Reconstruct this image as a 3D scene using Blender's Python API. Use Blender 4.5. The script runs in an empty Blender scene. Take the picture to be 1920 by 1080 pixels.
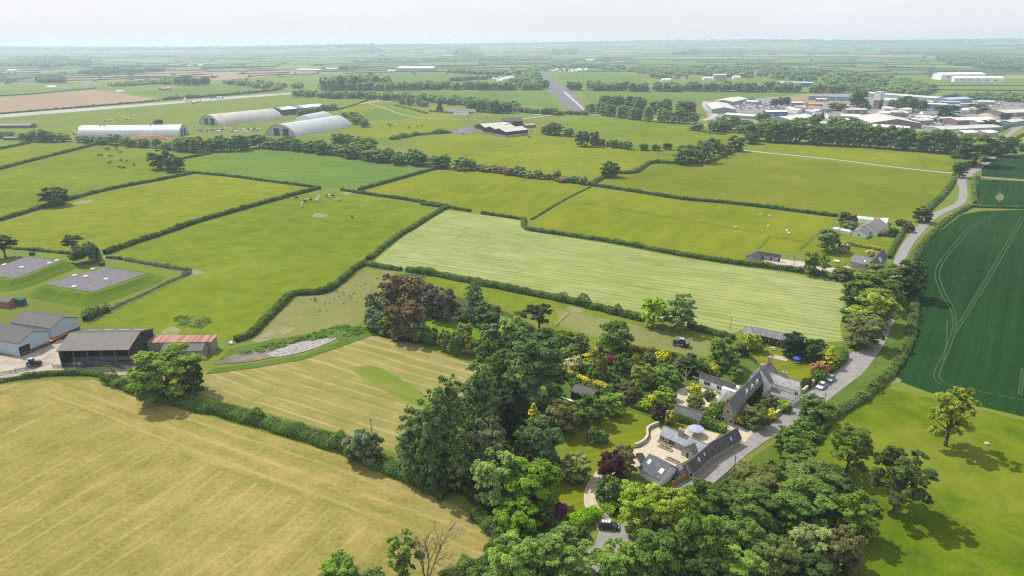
import bpy, bmesh, math, random
import numpy as np
from mathutils import Vector

# ------------------------------------------------------------------ camera, sky, sun, exposure
sc = bpy.context.scene
C = sc.collection
CAMH = 100.0
PITCH = math.atan(461 / 1280)
ROLL = math.radians(0.3)
cam = bpy.data.objects.new('camera', bpy.data.cameras.new('camera'))
C.objects.link(cam)
cam.data.sensor_width = 36
cam.data.lens = 24
cam.data.clip_start = 1
cam.data.clip_end = 60000
cam.location = (0, 0, CAMH)
from mathutils import Matrix
cam.rotation_euler = (Matrix.Rotation(math.pi / 2 - PITCH, 3, 'X') @ Matrix.Rotation(-ROLL, 3, 'Z')).to_euler()
sc.camera = cam

SUN_EL, SUN_AZ = math.radians(52), math.radians(138)     # azimuth counted from +x towards +y
world = bpy.data.worlds.new("World")
sc.world = world
world.use_nodes = True
wn, wl = world.node_tree.nodes, world.node_tree.links
wn.clear()
sky = wn.new('ShaderNodeTexSky')
sky.sky_type = 'NISHITA'
sky.sun_disc = False
sky.sun_elevation = SUN_EL
sky.sun_rotation = math.pi / 2 - SUN_AZ
sky.altitude = 100
sky.air_density = 1.0
sky.dust_density = 3.0
tc = wn.new('ShaderNodeTexCoord')
mp = wn.new('ShaderNodeMapping')
mp.inputs['Scale'].default_value = (1.2, 1.2, 7)
cn = wn.new('ShaderNodeTexNoise')
cn.inputs['Scale'].default_value = 1.6
cn.inputs['Detail'].default_value = 6
wl.new(tc.outputs['Generated'], mp.inputs['Vector'])
wl.new(mp.outputs['Vector'], cn.inputs['Vector'])
cr = wn.new('ShaderNodeMapRange')
cr.inputs['From Min'].default_value = .3
cr.inputs['From Max'].default_value = .7
cr.inputs['To Min'].default_value = .78
cr.inputs['To Max'].default_value = .97
wl.new(cn.outputs['Fac'], cr.inputs['Value'])
veil = wn.new('ShaderNodeMix')                            # thin high cloud over a blue sky
veil.data_type = 'RGBA'
veil.inputs['B'].default_value = (7.55, 7.75, 8.0, 1)
wl.new(cr.outputs['Result'], veil.inputs['Factor'])
wl.new(sky.outputs['Color'], veil.inputs['A'])
bg = wn.new('ShaderNodeBackground')
bg.inputs['Strength'].default_value = 0.1
wo = wn.new('ShaderNodeOutputWorld')
wl.new(veil.outputs['Result'], bg.inputs['Color'])
wl.new(bg.outputs['Background'], wo.inputs['Surface'])

sl = bpy.data.lights.new('sun', 'SUN')
sl.energy = 4.6
sl.angle = math.radians(0.5)
sl.color = (1, .955, .87)
sun = bpy.data.objects.new('sun', sl)
C.objects.link(sun)
sd = Vector((math.cos(SUN_EL) * math.cos(SUN_AZ), math.cos(SUN_EL) * math.sin(SUN_AZ), math.sin(SUN_EL)))
sun.rotation_euler = sd.to_track_quat('Z', 'Y').to_euler()
sun.location = sd * 400
vs = sc.view_settings
vs.view_transform = 'Standard'
vs.look = 'None'
vs.exposure = 0.33
vs.gamma = 1
vs.use_curve_mapping = False
cy = sc.cycles
cy.use_denoising = False
cy.filter_width = 1.2
cy.max_bounces = 6
cy.diffuse_bounces = 3
cy.glossy_bounces = 2
cy.transmission_bounces = 3
cy.transparent_max_bounces = 6
cy.volume_bounces = 1
cy.sample_clamp_indirect = 4

rnd = random.Random(7)
NR = np.random.default_rng(11)

# ------------------------------------------------------------------ photo point -> ground point
def ray(x, y):
    u, v = (x - 960) / 1280, (540 - y) / 1280
    u, v = u * math.cos(ROLL) + v * math.sin(ROLL), -u * math.sin(ROLL) + v * math.cos(ROLL)
    return Vector((u, math.cos(PITCH) + v * math.sin(PITCH), -math.sin(PITCH) + v * math.cos(PITCH)))
def at(x, y, z=0.0):
    d = ray(x, y)
    t = (z - CAMH) / d.z
    return Vector((d.x * t, d.y * t, z))
def height_at(p, x, y):
    """height above ground point p at which photo row y is met"""
    d = ray(x, y)
    return CAMH + d.z * math.hypot(p.x, p.y) / math.hypot(d.x, d.y)
def depth(p):
    return p.y * math.cos(PITCH) + (CAMH - p.z) * math.sin(PITCH)

# ------------------------------------------------------------------ materials
def new_mat(name):
    m = bpy.data.materials.new(name)
    m.use_nodes = True
    return m, m.node_tree.nodes, m.node_tree.links, m.node_tree.nodes['Principled BSDF']
def noise(N, L, vec, scale, detail=4, rough=.6, lo=.3, hi=.7):
    n = N.new('ShaderNodeTexNoise')
    n.inputs['Scale'].default_value = scale
    n.inputs['Detail'].default_value = detail
    n.inputs['Roughness'].default_value = rough
    L.new(vec, n.inputs['Vector'])
    r = N.new('ShaderNodeMapRange')
    r.inputs['From Min'].default_value = lo
    r.inputs['From Max'].default_value = hi
    L.new(n.outputs['Fac'], r.inputs['Value'])
    return r.outputs['Result']
def math_node(N, L, op, a, b):
    n = N.new('ShaderNodeMath')
    n.operation = op
    for i, q in enumerate((a, b)):
        if isinstance(q, (int, float)):
            n.inputs[i].default_value = q
        else:
            L.new(q, n.inputs[i])
    return n.outputs[0]
def mixc(N, L, fac, a, b, blend='MIX'):
    n = N.new('ShaderNodeMix')
    n.data_type = 'RGBA'
    n.blend_type = blend
    if isinstance(fac, (int, float)):
        n.inputs['Factor'].default_value = fac
    else:
        L.new(fac, n.inputs['Factor'])
    for s, q in (('A', a), ('B', b)):
        if isinstance(q, tuple):
            n.inputs[s].default_value = (*q, 1)
        else:
            L.new(q, n.inputs[s])
    return n.outputs['Result']
MATS = {}
def M(name, col, var=.2, scale=.8, rough=.85, metal=0.0, stretch=(1, 1, 1), col2=None, bump=0.0):
    """plain surface with patchy weathering"""
    if name in MATS:
        return MATS[name]
    m, N, L, b = new_mat(name)
    t = N.new('ShaderNodeTexCoord')
    g = N.new('ShaderNodeMapping')
    g.inputs['Scale'].default_value = stretch
    L.new(t.outputs['Object'], g.inputs['Vector'])
    f1 = noise(N, L, g.outputs['Vector'], scale, 6, .65)
    c2 = col2 or tuple(c * (1 - var) for c in col)
    c1 = tuple(c * (1 + var * .6) for c in col)
    L.new(mixc(N, L, f1, c2, c1), b.inputs['Base Color'])
    b.inputs['Roughness'].default_value = rough
    b.inputs['Metallic'].default_value = metal
    if rough > .6: b.inputs['Specular IOR Level'].default_value = .15
    if bump:
        bp = N.new('ShaderNodeBump')
        bp.inputs['Strength'].default_value = bump
        bp.inputs['Distance'].default_value = .1
        L.new(f1, bp.inputs['Height'])
        L.new(bp.outputs['Normal'], b.inputs['Normal'])
    MATS[name] = m
    return m
def sheet_roof(name, c1, c2, period=1.0, rough=.6, metal=0.0, stripe=None, skew=.5):
    """ribbed sheeting whose ribs run down the slope (local y), with weathered patches"""
    if name in MATS:
        return MATS[name]
    m, N, L, b = new_mat(name)
    t = N.new('ShaderNodeTexCoord')
    g = N.new('ShaderNodeMapping')
    g.inputs['Scale'].default_value = (1 / period, .04, .04)
    L.new(t.outputs['Object'], g.inputs['Vector'])
    st = noise(N, L, g.outputs['Vector'], 1.0, 1, .5, .35, .65)
    pa = noise(N, L, t.outputs['Object'], .35, 6, .7)
    f = math_node(N, L, 'ADD', math_node(N, L, 'MULTIPLY', st, skew), math_node(N, L, 'MULTIPLY', pa, 1 - skew))
    col = mixc(N, L, f, c1, c2)
    L.new(col, b.inputs['Base Color'])
    b.inputs['Roughness'].default_value = rough
    b.inputs['Specular IOR Level'].default_value = .2
    b.inputs['Metallic'].default_value = metal
    MATS[name] = m
    return m
def slate_roof(name, c1, c2, c3, lich=.5):
    """slates in courses: staggered tone per slate plus lichen patches"""
    if name in MATS:
        return MATS[name]
    m, N, L, b = new_mat(name)
    t = N.new('ShaderNodeTexCoord')
    br = N.new('ShaderNodeTexBrick')
    br.inputs['Scale'].default_value = 1
    br.inputs['Brick Width'].default_value = .45
    br.inputs['Row Height'].default_value = .3
    br.inputs['Mortar Size'].default_value = .012
    br.inputs['Color1'].default_value = (*c1, 1)
    br.inputs['Color2'].default_value = (*c2, 1)
    br.inputs['Mortar'].default_value = tuple(c * .5 for c in c1) + (1,)
    L.new(t.outputs['Object'], br.inputs['Vector'])
    pa = noise(N, L, t.outputs['Object'], .9, 7, .72, .5 - lich * .1, .72)
    pb = noise(N, L, t.outputs['Object'], 5.0, 3, .6)
    f = math_node(N, L, 'MULTIPLY', pa, math_node(N, L, 'ADD', math_node(N, L, 'MULTIPLY', pb, .6), .4))
    L.new(mixc(N, L, f, br.outputs['Color'], c3), b.inputs['Base Color'])
    b.inputs['Roughness'].default_value = .7
    b.inputs['Specular IOR Level'].default_value = .25
    MATS[name] = m
    return m
def stone_wall(name, c1, c2, mort):
    if name in MATS:
        return MATS[name]
    m, N, L, b = new_mat(name)
    t = N.new('ShaderNodeTexCoord')
    v = N.new('ShaderNodeTexVoronoi')
    v.inputs['Scale'].default_value = 2.6
    L.new(t.outputs['Object'], v.inputs['Vector'])
    s = N.new('ShaderNodeSeparateColor')
    L.new(v.outputs['Color'], s.inputs['Color'])
    c = mixc(N, L, s.outputs['Red'], c1, c2)
    r = N.new('ShaderNodeMapRange')
    r.inputs['From Min'].default_value = .25
    r.inputs['From Max'].default_value = .5
    L.new(v.outputs['Distance'], r.inputs['Value'])
    L.new(mixc(N, L, r.outputs['Result'], c, mort), b.inputs['Base Color'])
    b.inputs['Roughness'].default_value = .95
    MATS[name] = m
    return m
def field_mat(name, c1, c2, c3, ang=0.0, period=3.0, wl=.25, wm=.2, wf=.25, ws=.3, long=.02, large=.012, patch=None, pscale=.03, plo=.55, phi=.7, rows=None):
    """crop or grass: large, middle and fine mottling plus streaks along the working direction; optional second colour in patches"""
    m, N, L, b = new_mat(name)
    t = N.new('ShaderNodeTexCoord')
    o = t.outputs['Object']
    g = N.new('ShaderNodeMapping')
    g.vector_type = 'POINT'
    g.inputs['Rotation'].default_value = (0, 0, -ang)
    L.new(o, g.inputs['Vector'])
    g2 = N.new('ShaderNodeMapping')
    g2.inputs['Scale'].default_value = (long, 1 / period, 0)
    L.new(g.outputs['Vector'], g2.inputs['Vector'])
    parts = [(noise(N, L, o, large, 5, .6), wl), (noise(N, L, o, .11, 5, .65), wm), (noise(N, L, o, .9, 6, .75, .25, .75), wf),
             (noise(N, L, g2.outputs['Vector'], 1.0, 3, .6, .3, .7), ws)]
    tot = sum(w for _, w in parts)
    acc = None
    for s, w in parts:
        if w == 0:
            continue
        q = math_node(N, L, 'MULTIPLY', s, w / tot)
        acc = q if acc is None else math_node(N, L, 'ADD', acc, q)
    ramp = N.new('ShaderNodeValToRGB')
    e = ramp.color_ramp.elements
    e[0].position, e[0].color = .22, (*c1, 1)
    e[1].position, e[1].color = .78, (*c3, 1)
    k = e.new(.5)
    k.color = (*c2, 1)
    L.new(acc, ramp.inputs['Fac'])
    col = ramp.outputs['Color']
    if patch:
        pf = noise(N, L, o, pscale, 6, .7, plo, phi)
        col = mixc(N, L, pf, col, patch)
    if rows:                                              # thin broken lines left by the machines: (angle, spacing, width, colour, strength)
        ra, sp, wd, rc, rs = rows
        gr = N.new('ShaderNodeMapping')
        gr.inputs['Rotation'].default_value = (0, 0, -ra)
        L.new(o, gr.inputs['Vector'])
        sx = N.new('ShaderNodeSeparateXYZ')
        L.new(gr.outputs['Vector'], sx.inputs['Vector'])
        wob = math_node(N, L, 'MULTIPLY', noise(N, L, o, .02, 2, .5, 0, 1), sp * 1.2)
        wob2 = math_node(N, L, 'MULTIPLY', noise(N, L, o, .6, 3, .7, 0, 1), sp * .28)
        q = math_node(N, L, 'DIVIDE', math_node(N, L, 'ADD', math_node(N, L, 'ADD', sx.outputs['Y'], wob), wob2), sp)
        fr = math_node(N, L, 'ABSOLUTE', math_node(N, L, 'SUBTRACT', math_node(N, L, 'FRACT', q, 0), .5), 0)
        mr = N.new('ShaderNodeMapRange')
        mr.interpolation_type = 'SMOOTHSTEP'
        mr.inputs['From Min'].default_value = wd
        mr.inputs['From Max'].default_value = wd * .25
        L.new(fr, mr.inputs['Value'])
        g3 = N.new('ShaderNodeMapping')
        g3.inputs['Scale'].default_value = (.06, .35, 0)
        L.new(gr.outputs['Vector'], g3.inputs['Vector'])
        brk = noise(N, L, g3.outputs['Vector'], 1.0, 5, .75, .36, .62)
        col = mixc(N, L, math_node(N, L, 'MULTIPLY', math_node(N, L, 'MULTIPLY', mr.outputs['Result'], brk), rs), col, rc)
    L.new(col, b.inputs['Base Color'])
    b.inputs['Roughness'].default_value = .95
    b.inputs['Specular IOR Level'].default_value = .0
    bp = N.new('ShaderNodeBump')
    bp.inputs['Strength'].default_value = .6
    bp.inputs['Distance'].default_value = .6
    L.new(acc, bp.inputs['Height'])
    L.new(bp.outputs['Normal'], b.inputs['Normal'])
    return m
def leaf_material():
    m, N, L, b = new_mat('leaf')
    N.remove(b)
    oi = N.new('ShaderNodeObjectInfo')
    a = N.new('ShaderNodeAttribute')
    a.attribute_name = 'tone'
    v = N.new('ShaderNodeMapRange')
    v.inputs['To Min'].default_value = .4
    v.inputs['To Max'].default_value = 1.75
    L.new(a.outputs['Fac'], v.inputs['Value'])
    h = N.new('ShaderNodeHueSaturation')
    L.new(oi.outputs['Color'], h.inputs['Color'])
    L.new(v.outputs['Result'], h.inputs['Value'])
    hr = N.new('ShaderNodeMapRange')
    hr.inputs['To Min'].default_value = .513
    hr.inputs['To Max'].default_value = .484
    L.new(a.outputs['Fac'], hr.inputs['Value'])
    L.new(hr.outputs['Result'], h.inputs['Hue'])
    d = N.new('ShaderNodeBsdfDiffuse')
    tr = N.new('ShaderNodeBsdfTranslucent')
    L.new(h.outputs['Color'], d.inputs['Color'])
    yl = mixc(N, L, .35, h.outputs['Color'], (1.0, .95, .25), 'MULTIPLY')
    L.new(yl, tr.inputs['Color'])
    mx = N.new('ShaderNodeMixShader')
    mx.inputs[0].default_value = .48
    L.new(d.outputs[0], mx.inputs[1])
    L.new(tr.outputs[0], mx.inputs[2])
    L.new(mx.outputs[0], N['Material Output'].inputs['Surface'])
    return m
LEAF = leaf_material()
FOL = 2.65                                                  # overall lightness of foliage
BARK = M('bark', (.10, .08, .06), .4, 3)
HEDGE_CORE = M('hedge_core', (.022, .030, .010), .4, 2)  # solid stand-in for the inner twigs, added to stop light through hedges

# ------------------------------------------------------------------ object helpers
def link(name, me, mat=None, parent=None):
    o = bpy.data.objects.new(name, me)
    C.objects.link(o)
    if mat is not None and me is not None and not me.materials:
        for q in (mat if isinstance(mat, (list, tuple)) else [mat]):
            me.materials.append(q)
    if parent:
        o.parent = parent
    return o
def tag(o, label=None, cat=None, group=None, kind=None):
    if label: o['label'] = label
    if cat: o['category'] = cat
    if group: o['group'] = group
    if kind: o['kind'] = kind
    return o
def thing(name, label, cat, loc=(0, 0, 0), rz=0.0, group=None):
    o = bpy.data.objects.new(name, None)
    o.empty_display_size = .5
    C.objects.link(o)
    o.location = loc
    o.rotation_euler = (0, 0, rz)
    return tag(o, label, cat, group)
def mesh_from(name, verts, faces):
    me = bpy.data.meshes.new(name)
    me.from_pydata([tuple(v) for v in verts], [], faces)
    me.update()
    return me
class MB:
    """collects boxes, prisms and tubes; build() links them as one mesh object"""
    def __init__(s):
        s.v, s.f = [], []
    def add(s, verts, faces):
        k = len(s.v)
        s.v += [tuple(v) for v in verts]
        s.f += [[i + k for i in f] for f in faces]
        return s
    def box(s, x0, x1, y0, y1, z0, z1):
        return s.add([(x0, y0, z0), (x1, y0, z0), (x1, y1, z0), (x0, y1, z0), (x0, y0, z1), (x1, y0, z1), (x1, y1, z1), (x0, y1, z1)],
                     [(3, 2, 1, 0), (4, 5, 6, 7), (0, 1, 5, 4), (1, 2, 6, 5), (2, 3, 7, 6), (3, 0, 4, 7)])
    def cbox(s, cx, cy, cz, w, d, h):
        return s.box(cx - w / 2, cx + w / 2, cy - d / 2, cy + d / 2, cz - h / 2, cz + h / 2)
    def extr(s, prof, x0, x1):
        """profile of (y, z) points extruded along x"""
        n = len(prof)
        return s.add([(x0, y, z) for y, z in prof] + [(x1, y, z) for y, z in prof],
                     [list(range(n))[::-1], list(range(n, 2 * n))] + [(i, (i + 1) % n, n + (i + 1) % n, n + i) for i in range(n)])
    def yextr(s, prof, y0, y1):
        """profile of (x, z) points extruded along y"""
        n = len(prof)
        return s.add([(x, y0, z) for x, z in prof] + [(x, y1, z) for x, z in prof],
                     [list(range(n)), list(range(n, 2 * n))[::-1]] + [((i + 1) % n, i, n + i, n + (i + 1) % n) for i in range(n)])
    def prism(s, pts, z0, z1):
        n = len(pts)
        return s.add([(p[0], p[1], z0) for p in pts] + [(p[0], p[1], z1) for p in pts],
                     [list(range(n))[::-1], list(range(n, 2 * n))] + [(i, (i + 1) % n, n + (i + 1) % n, n + i) for i in range(n)])
    def tube(s, pts, rad, n=6):
        k = len(s.v)
        pts = [Vector(p) for p in pts]
        for i, p in enumerate(pts):
            d = (pts[min(i + 1, len(pts) - 1)] - pts[max(i - 1, 0)]).normalized()
            a = d.cross(Vector((.13, .9, .4))).normalized()
            b = d.cross(a)
            r = rad[i] if isinstance(rad, (list, tuple)) else rad
            for j in range(n):
                q = 2 * math.pi * j / n
                s.v.append(tuple(p + a * (r * math.cos(q)) + b * (r * math.sin(q))))
        for i in range(len(pts) - 1):
            for j in range(n):
                s.f.append([k + i * n + j, k + i * n + (j + 1) % n, k + (i + 1) * n + (j + 1) % n, k + (i + 1) * n + j])
        s.f.append([k + j for j in range(n)][::-1])
        e = k + (len(pts) - 1) * n
        s.f.append([e + j for j in range(n)])
        return s
    def wheel(s, cx, cy, cz, r, w, n=14):
        """disc standing upright, axle along y"""
        return s.yextr([(cx + r * math.cos(2 * math.pi * i / n), cz + r * math.sin(2 * math.pi * i / n)) for i in range(n)], cy - w / 2, cy + w / 2)
    def mesh(s, name):
        return mesh_from(name, s.v, s.f)
    def build(s, name, mat, parent=None, loc=None):
        o = link(name, s.mesh(name), mat, parent)
        if loc is not None:
            o.location = loc
        return o
def copy_tree(o, parent=None):
    c = o.copy()
    C.objects.link(c)
    c.parent = parent
    for ch in list(o.children):
        copy_tree(ch, c)
    return c

# ------------------------------------------------------------------ ground sheets
LAYER = [0]
def smooth(pts, step=4):
    """Catmull-Rom through the points"""
    out = []
    P = [Vector(p) for p in pts]
    for i in range(len(P) - 1):
        p0, p1, p2, p3 = P[max(i - 1, 0)], P[i], P[i + 1], P[min(i + 2, len(P) - 1)]
        for k in range(step):
            t = k / step
            out.append(.5 * ((2 * p1) + (p2 - p0) * t + (2 * p0 - 5 * p1 + 4 * p2 - p3) * t * t + (3 * p1 - p0 - 3 * p2 + p3) * t ** 3))
    out.append(P[-1])
    return out
def sheet(name, px, mat, label=None, cat=None, z=None, round_=False):
    LAYER[0] += 1
    z = z if z is not None else .012 + .0015 * LAYER[0]
    pts = [at(*p) for p in px]
    if round_:
        pts = smooth(pts + pts[:1], 5)[:-1]
    me = mesh_from(name, [(p.x, p.y, z) for p in pts], [list(range(len(pts)))])
    if me.polygons[0].normal.z < 0:
        me.flip_normals()
    o = link(name, me, mat)
    return tag(o, label, cat, kind='structure')
def ribbon(name, px, width, mat, label=None, cat=None, world=None, sm=4, z=None, wob=0.0):
    """strip of given width (number or list per point) along photo points"""
    LAYER[0] += 1
    z = z if z is not None else .012 + .0015 * LAYER[0]
    pts = [at(*p) for p in px]
    n0 = len(pts)
    P = smooth(pts, sm) if sm > 1 else pts
    W = [width] * len(P) if not isinstance(width, (list, tuple)) else [np.interp(i / (len(P) - 1) * (n0 - 1), range(n0), width) for i in range(len(P))]
    v = []
    for i, p in enumerate(P):
        d = P[min(i + 1, len(P) - 1)] - P[max(i - 1, 0)]
        d.z = 0
        d.normalize()
        q = Vector((-d.y, d.x, 0))
        a, b = 1 + rnd.uniform(-wob, wob), 1 + rnd.uniform(-wob, wob)
        v += [(p + q * W[i] / 2 * a).xy.to_tuple() + (z,), (p - q * W[i] / 2 * b).xy.to_tuple() + (z,)]
    f = [(2 * i + 1, 2 * i + 3, 2 * i + 2, 2 * i) for i in range(len(P) - 1)]
    o = link(name, mesh_from(name, v, f), mat)
    return tag(o, label, cat, kind='structure')

# ------------------------------------------------------------------ leaves, crowns, trunks
def unit(a):
    return a / np.maximum(np.linalg.norm(a, axis=1, keepdims=True), 1e-9)
def quads_mesh(name, V, tone):
    """V: (n, 4, 3) corner array -> mesh with one tone per quad"""
    n = len(V)
    me = bpy.data.meshes.new(name)
    me.vertices.add(4 * n)
    me.vertices.foreach_set('co', V.reshape(-1).astype(np.float32))
    me.loops.add(4 * n)
    me.loops.foreach_set('vertex_index', np.arange(4 * n, dtype=np.int32))
    me.polygons.add(n)
    me.polygons.foreach_set('loop_start', np.arange(0, 4 * n, 4, dtype=np.int32))
    at_ = me.attributes.new('tone', 'FLOAT', 'POINT')
    at_.data.foreach_set('value', np.repeat(np.clip(tone, 0, 1), 4).astype(np.float32))
    me.update(calc_edges=True)
    return me
def leaf_quads(pos, nrm, size, rng, aspect=.62):
    n = unit(nrm)
    t = unit(np.cross(n, rng.normal(size=pos.shape)))
    b = np.cross(n, t)
    s = size[:, None]
    droop = n * s * .22
    return np.stack([pos + t * s - droop, pos + b * s * aspect + droop, pos - t * s - droop, pos - b * s * aspect + droop], axis=1)
RATIO = dict(round=2.15, oak=2.3, tall=3.3, pine=2.4, cone=2.6, bush=1.25, column=3.2, sparse=2.4)
def lobes(kind, rng):
    H = RATIO[kind]
    c, r = [], []
    def add(x, y, z, q):
        c.append((x, y, z)); r.append(q)
    if kind == 'round':
        add(0, 0, .48 * H, .62)
        for k in range(20):
            a = 2.4 * k + rng.uniform(-.3, .3)
            zz = .10 + .80 * (k + .5) / 20 + rng.uniform(-.04, .04)
            e = math.sqrt(max(0.05, 1 - ((zz - .44) / .54) ** 2)) * .70
            add(e * math.cos(a), e * math.sin(a), zz * H, rng.uniform(.23, .37))
    elif kind == 'oak':
        add(0, 0, .62 * H, .42)
        for k in range(24):
            a = 2.4 * k + rng.uniform(-.5, .5)
            zz = .24 + .68 * (k + .5) / 24 + rng.uniform(-.05, .05)
            e = math.sqrt(max(.05, 1 - ((zz - .52) / .56) ** 2)) * rng.uniform(.5, .8)
            add(e * math.cos(a), e * math.sin(a), zz * H, rng.uniform(.19, .31))
    elif kind == 'tall':
        add(0, 0, .35 * H, .6); add(0, 0, .55 * H, .55); add(0, 0, .74 * H, .42)
        for k in range(44):
            a = 2.4 * k + rng.uniform(-.2, .2)
            zz = .07 + .86 * (k + .5) / 44
            e = (.74 if zz < .5 else .74 * math.sqrt(max(.01, 1 - ((zz - .5) / .47) ** 2))) * rng.uniform(.88, 1.06)
            add(e * math.cos(a), e * math.sin(a), zz * H, rng.uniform(.17, .27))
    elif kind == 'pine':
        for k in range(14):
            a = 2.4 * k + rng.uniform(-.5, .5)
            zz = .5 + .42 * (k + .5) / 14
            e = rng.uniform(.3, .75) * (1.25 - zz * .6)
            add(e * math.cos(a), e * math.sin(a), zz * H, rng.uniform(.2, .32))
        add(0, 0, .82 * H, .4)
    elif kind == 'cone':
        for k in range(34):
            a = 2.4 * k
            zz = .05 + .93 * (k / 33) ** .9
            e = (1 - zz) * .78
            add(e * math.cos(a), e * math.sin(a), zz * H, (.26 * (1 - zz) + .09) * rng.uniform(.8, 1.2))
    elif kind == 'column':
        for k in range(26):
            a = 2.4 * k
            zz = .07 + .86 * k / 25
            e = .55 * min(1, 3.2 * (1.02 - zz))
            add(e * math.cos(a), e * math.sin(a), zz * H, rng.uniform(.32, .46) * min(1, .45 + 2 * (1 - zz)))
    elif kind == 'bush':
        add(0, 0, .4 * H, .6)
        for k in range(15):
            a = 2.4 * k + rng.uniform(-.3, .3)
            zz = .15 + .62 * (k + .5) / 15
            e = math.sqrt(max(.05, 1 - (zz / .95) ** 2)) * .72
            add(e * math.cos(a), e * math.sin(a), zz * H, rng.uniform(.24, .38))
    elif kind == 'sparse':
        for k in range(24):
            a = 2.4 * k + rng.uniform(-.5, .5)
            zz = .30 + .66 * (k + .5) / 24
            e = rng.uniform(.1, .8) * (1.15 - .5 * zz)
            add(e * math.cos(a), e * math.sin(a), zz * H, rng.uniform(.14, .26))
    return np.array(c), np.array(r)
LOD = {0: (42000, .037), 1: (15000, .064), 2: (3200, .145), 3: (420, .28)}
CROWNS, TRUNKS = {}, {}
def crown_data(kind, lod, seed):
    rng = np.random.default_rng(seed * 97 + 5 + sum(map(ord, kind)))
    c0, r0 = lobes(kind, rng)
    n, s = LOD[lod]
    if kind in ('sparse',):
        n = n // 2
    H = RATIO[kind]
    # every limb's clump is broken into ragged sprays
    cs, rs, tn, par = [], [], [], []
    for q in range(len(r0)):
        k = 22 if r0[q] > .3 else 13
        lt = rng.normal(0, .10)
        for _ in range(k):
            d = rng.normal(size=3)
            d /= np.linalg.norm(d)
            if d[2] < -.35: d[2] *= -.6
            cs.append(c0[q] + d * r0[q] * rng.uniform(.45, 1.02) * np.array([1, 1, .85]))
            rs.append(r0[q] * rng.uniform(.16, .42))
            tn.append(lt + rng.normal(0, .11)); par.append(q)
    c, r, tn = np.array(cs), np.array(rs), np.array(tn)
    m = int(n * 2.2)
    li = rng.choice(len(r), m, p=r ** 2 / (r ** 2).sum())
    d = unit(rng.normal(size=(m, 3)))
    d[:, 2] = np.where(d[:, 2] < -.3, -d[:, 2] * .8, d[:, 2])
    rad = (r[li] * rng.uniform(.25, 1.12, m))[:, None]
    pos = c[li] + d * rad * np.array([1.08, 1.08, .88])
    inside = np.zeros(m, bool)
    pq = np.array(par)[li]
    for q in range(len(r0)):
        inside |= (np.linalg.norm(pos - c0[q], axis=1) < r0[q] * .55) & (pq != q)
    k = np.where(~inside & (pos[:, 2] > .02))[0][:n]
    pos[:, :2] /= np.percentile(np.hypot(pos[k, 0], pos[k, 1]), 98)
    pos[:, 2] *= H / np.percentile(pos[k, 2], 99.6)
    out = pos - np.array([0, 0, .45 * H])
    nr = unit(out) * .55 + d * .45 + rng.normal(0, .42, (m, 3))
    nr[:, 2] += .85
    tone = .5 + tn[li] + rng.normal(0, .16, m)
    size = s * rng.uniform(.55, 1.45, m)
    return leaf_quads(pos[k], nr[k], size[k], rng), tone[k]
def crown_mesh(kind, lod, seed):
    key = (kind, lod, seed)
    if key not in CROWNS:
        V, t = crown_data(kind, lod, seed)
        me = quads_mesh('crown', V, t)
        me.materials.append(LEAF)
        CROWNS[key] = me
    return CROWNS[key]
def trunk_mesh(kind, seed):
    key = (kind, seed)
    if key not in TRUNKS:
        rng = np.random.default_rng(seed * 97 + 5 + sum(map(ord, kind)))
        c, r = lobes(kind, rng)
        H = RATIO[kind]
        b = MB()
        w = .085 if kind != 'sparse' else .05
        top = (.75 if kind in ('tall', 'cone', 'column', 'pine') else .55) * H
        b.tube([(0, 0, -.05), (.01, .01, .15), (.03, 0, .4 * top), (0, .03, top)], [w * 1.35, w, w * .75, w * .3], 7)
        order = np.argsort(-np.hypot(c[:, 0], c[:, 1]))[:(14 if kind in ('oak', 'sparse', 'pine') else 7)]
        for j in order:
            e = c[j]
            z0 = min(max(.14 * H, e[2] * .55), top * .9)
            b.tube([(0, 0, z0), (e[0] * .45, e[1] * .45, (z0 + e[2]) / 2 - .02), tuple(e * np.array([1, 1, 1.0]))], [w * .45, w * .3, w * .1], 5)
        me = b.mesh('trunk')
        me.materials.append(BARK)
        TRUNKS[key] = me
    return TRUNKS[key]
KIND_NAME = dict(round='broadleaf_tree', oak='oak_tree', tall='poplar_tree', pine='pine_tree', cone='conifer_tree', column='cypress_tree', bush='shrub', sparse='ash_tree')
COUNT = [0]
def plant(p, r, h, kind, col, label, group=None, lod=1, name=None, cat=None):
    COUNT[0] += 1
    seed = COUNT[0] % (6 if lod <= 1 else 4)
    s = h / RATIO[kind]
    rz = rnd.uniform(0, 6.28)
    j = 1 + rnd.uniform(-.06, .06)
    colr = tuple(min(.62, c * j * FOL) for c in col) + (1,)
    colr = colr
    if kind == 'bush':
        o = link(name or 'shrub', crown_mesh(kind, lod, seed))
        o.location, o.rotation_euler, o.scale, o.color = p, (0, 0, rz), (r, r, s), colr
        return tag(o, label, cat or 'shrub', group)
    root = thing(name or KIND_NAME[kind], label, cat or 'tree', p, rz, group)
    root.scale = (r, r, s)
    k = link('crown', crown_mesh(kind, lod, seed), None, root)
    k.color = colr
    link('trunk', trunk_mesh(kind, seed), None, root)
    return root
def T(x0, y0, x1, y1, kind, col, label, k=.55, group=None, name=None, cat=None, lod=None):
    """plant whose outline in the photo is the given box; k: how far the stem stands behind the box's lower edge, in crown radii"""
    cx = (x0 + x1) / 2
    g = at(cx, y1)
    f = Vector((g.x, g.y, 0)).normalized()
    p = g.copy()
    for _ in range(3):
        r = (x1 - x0) / 2 * depth(p) / 1280
        p = g + f * r * k
    r *= .97
    h = max(height_at(p, cx, y0) * .97, .7 * r)
    w = x1 - x0
    if lod is None:
        lod = 0 if w > 62 else 1 if w > 24 else 2
    return plant(Vector((p.x, p.y, 0)), r, h, kind, col, label, group, lod, name, cat)
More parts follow.
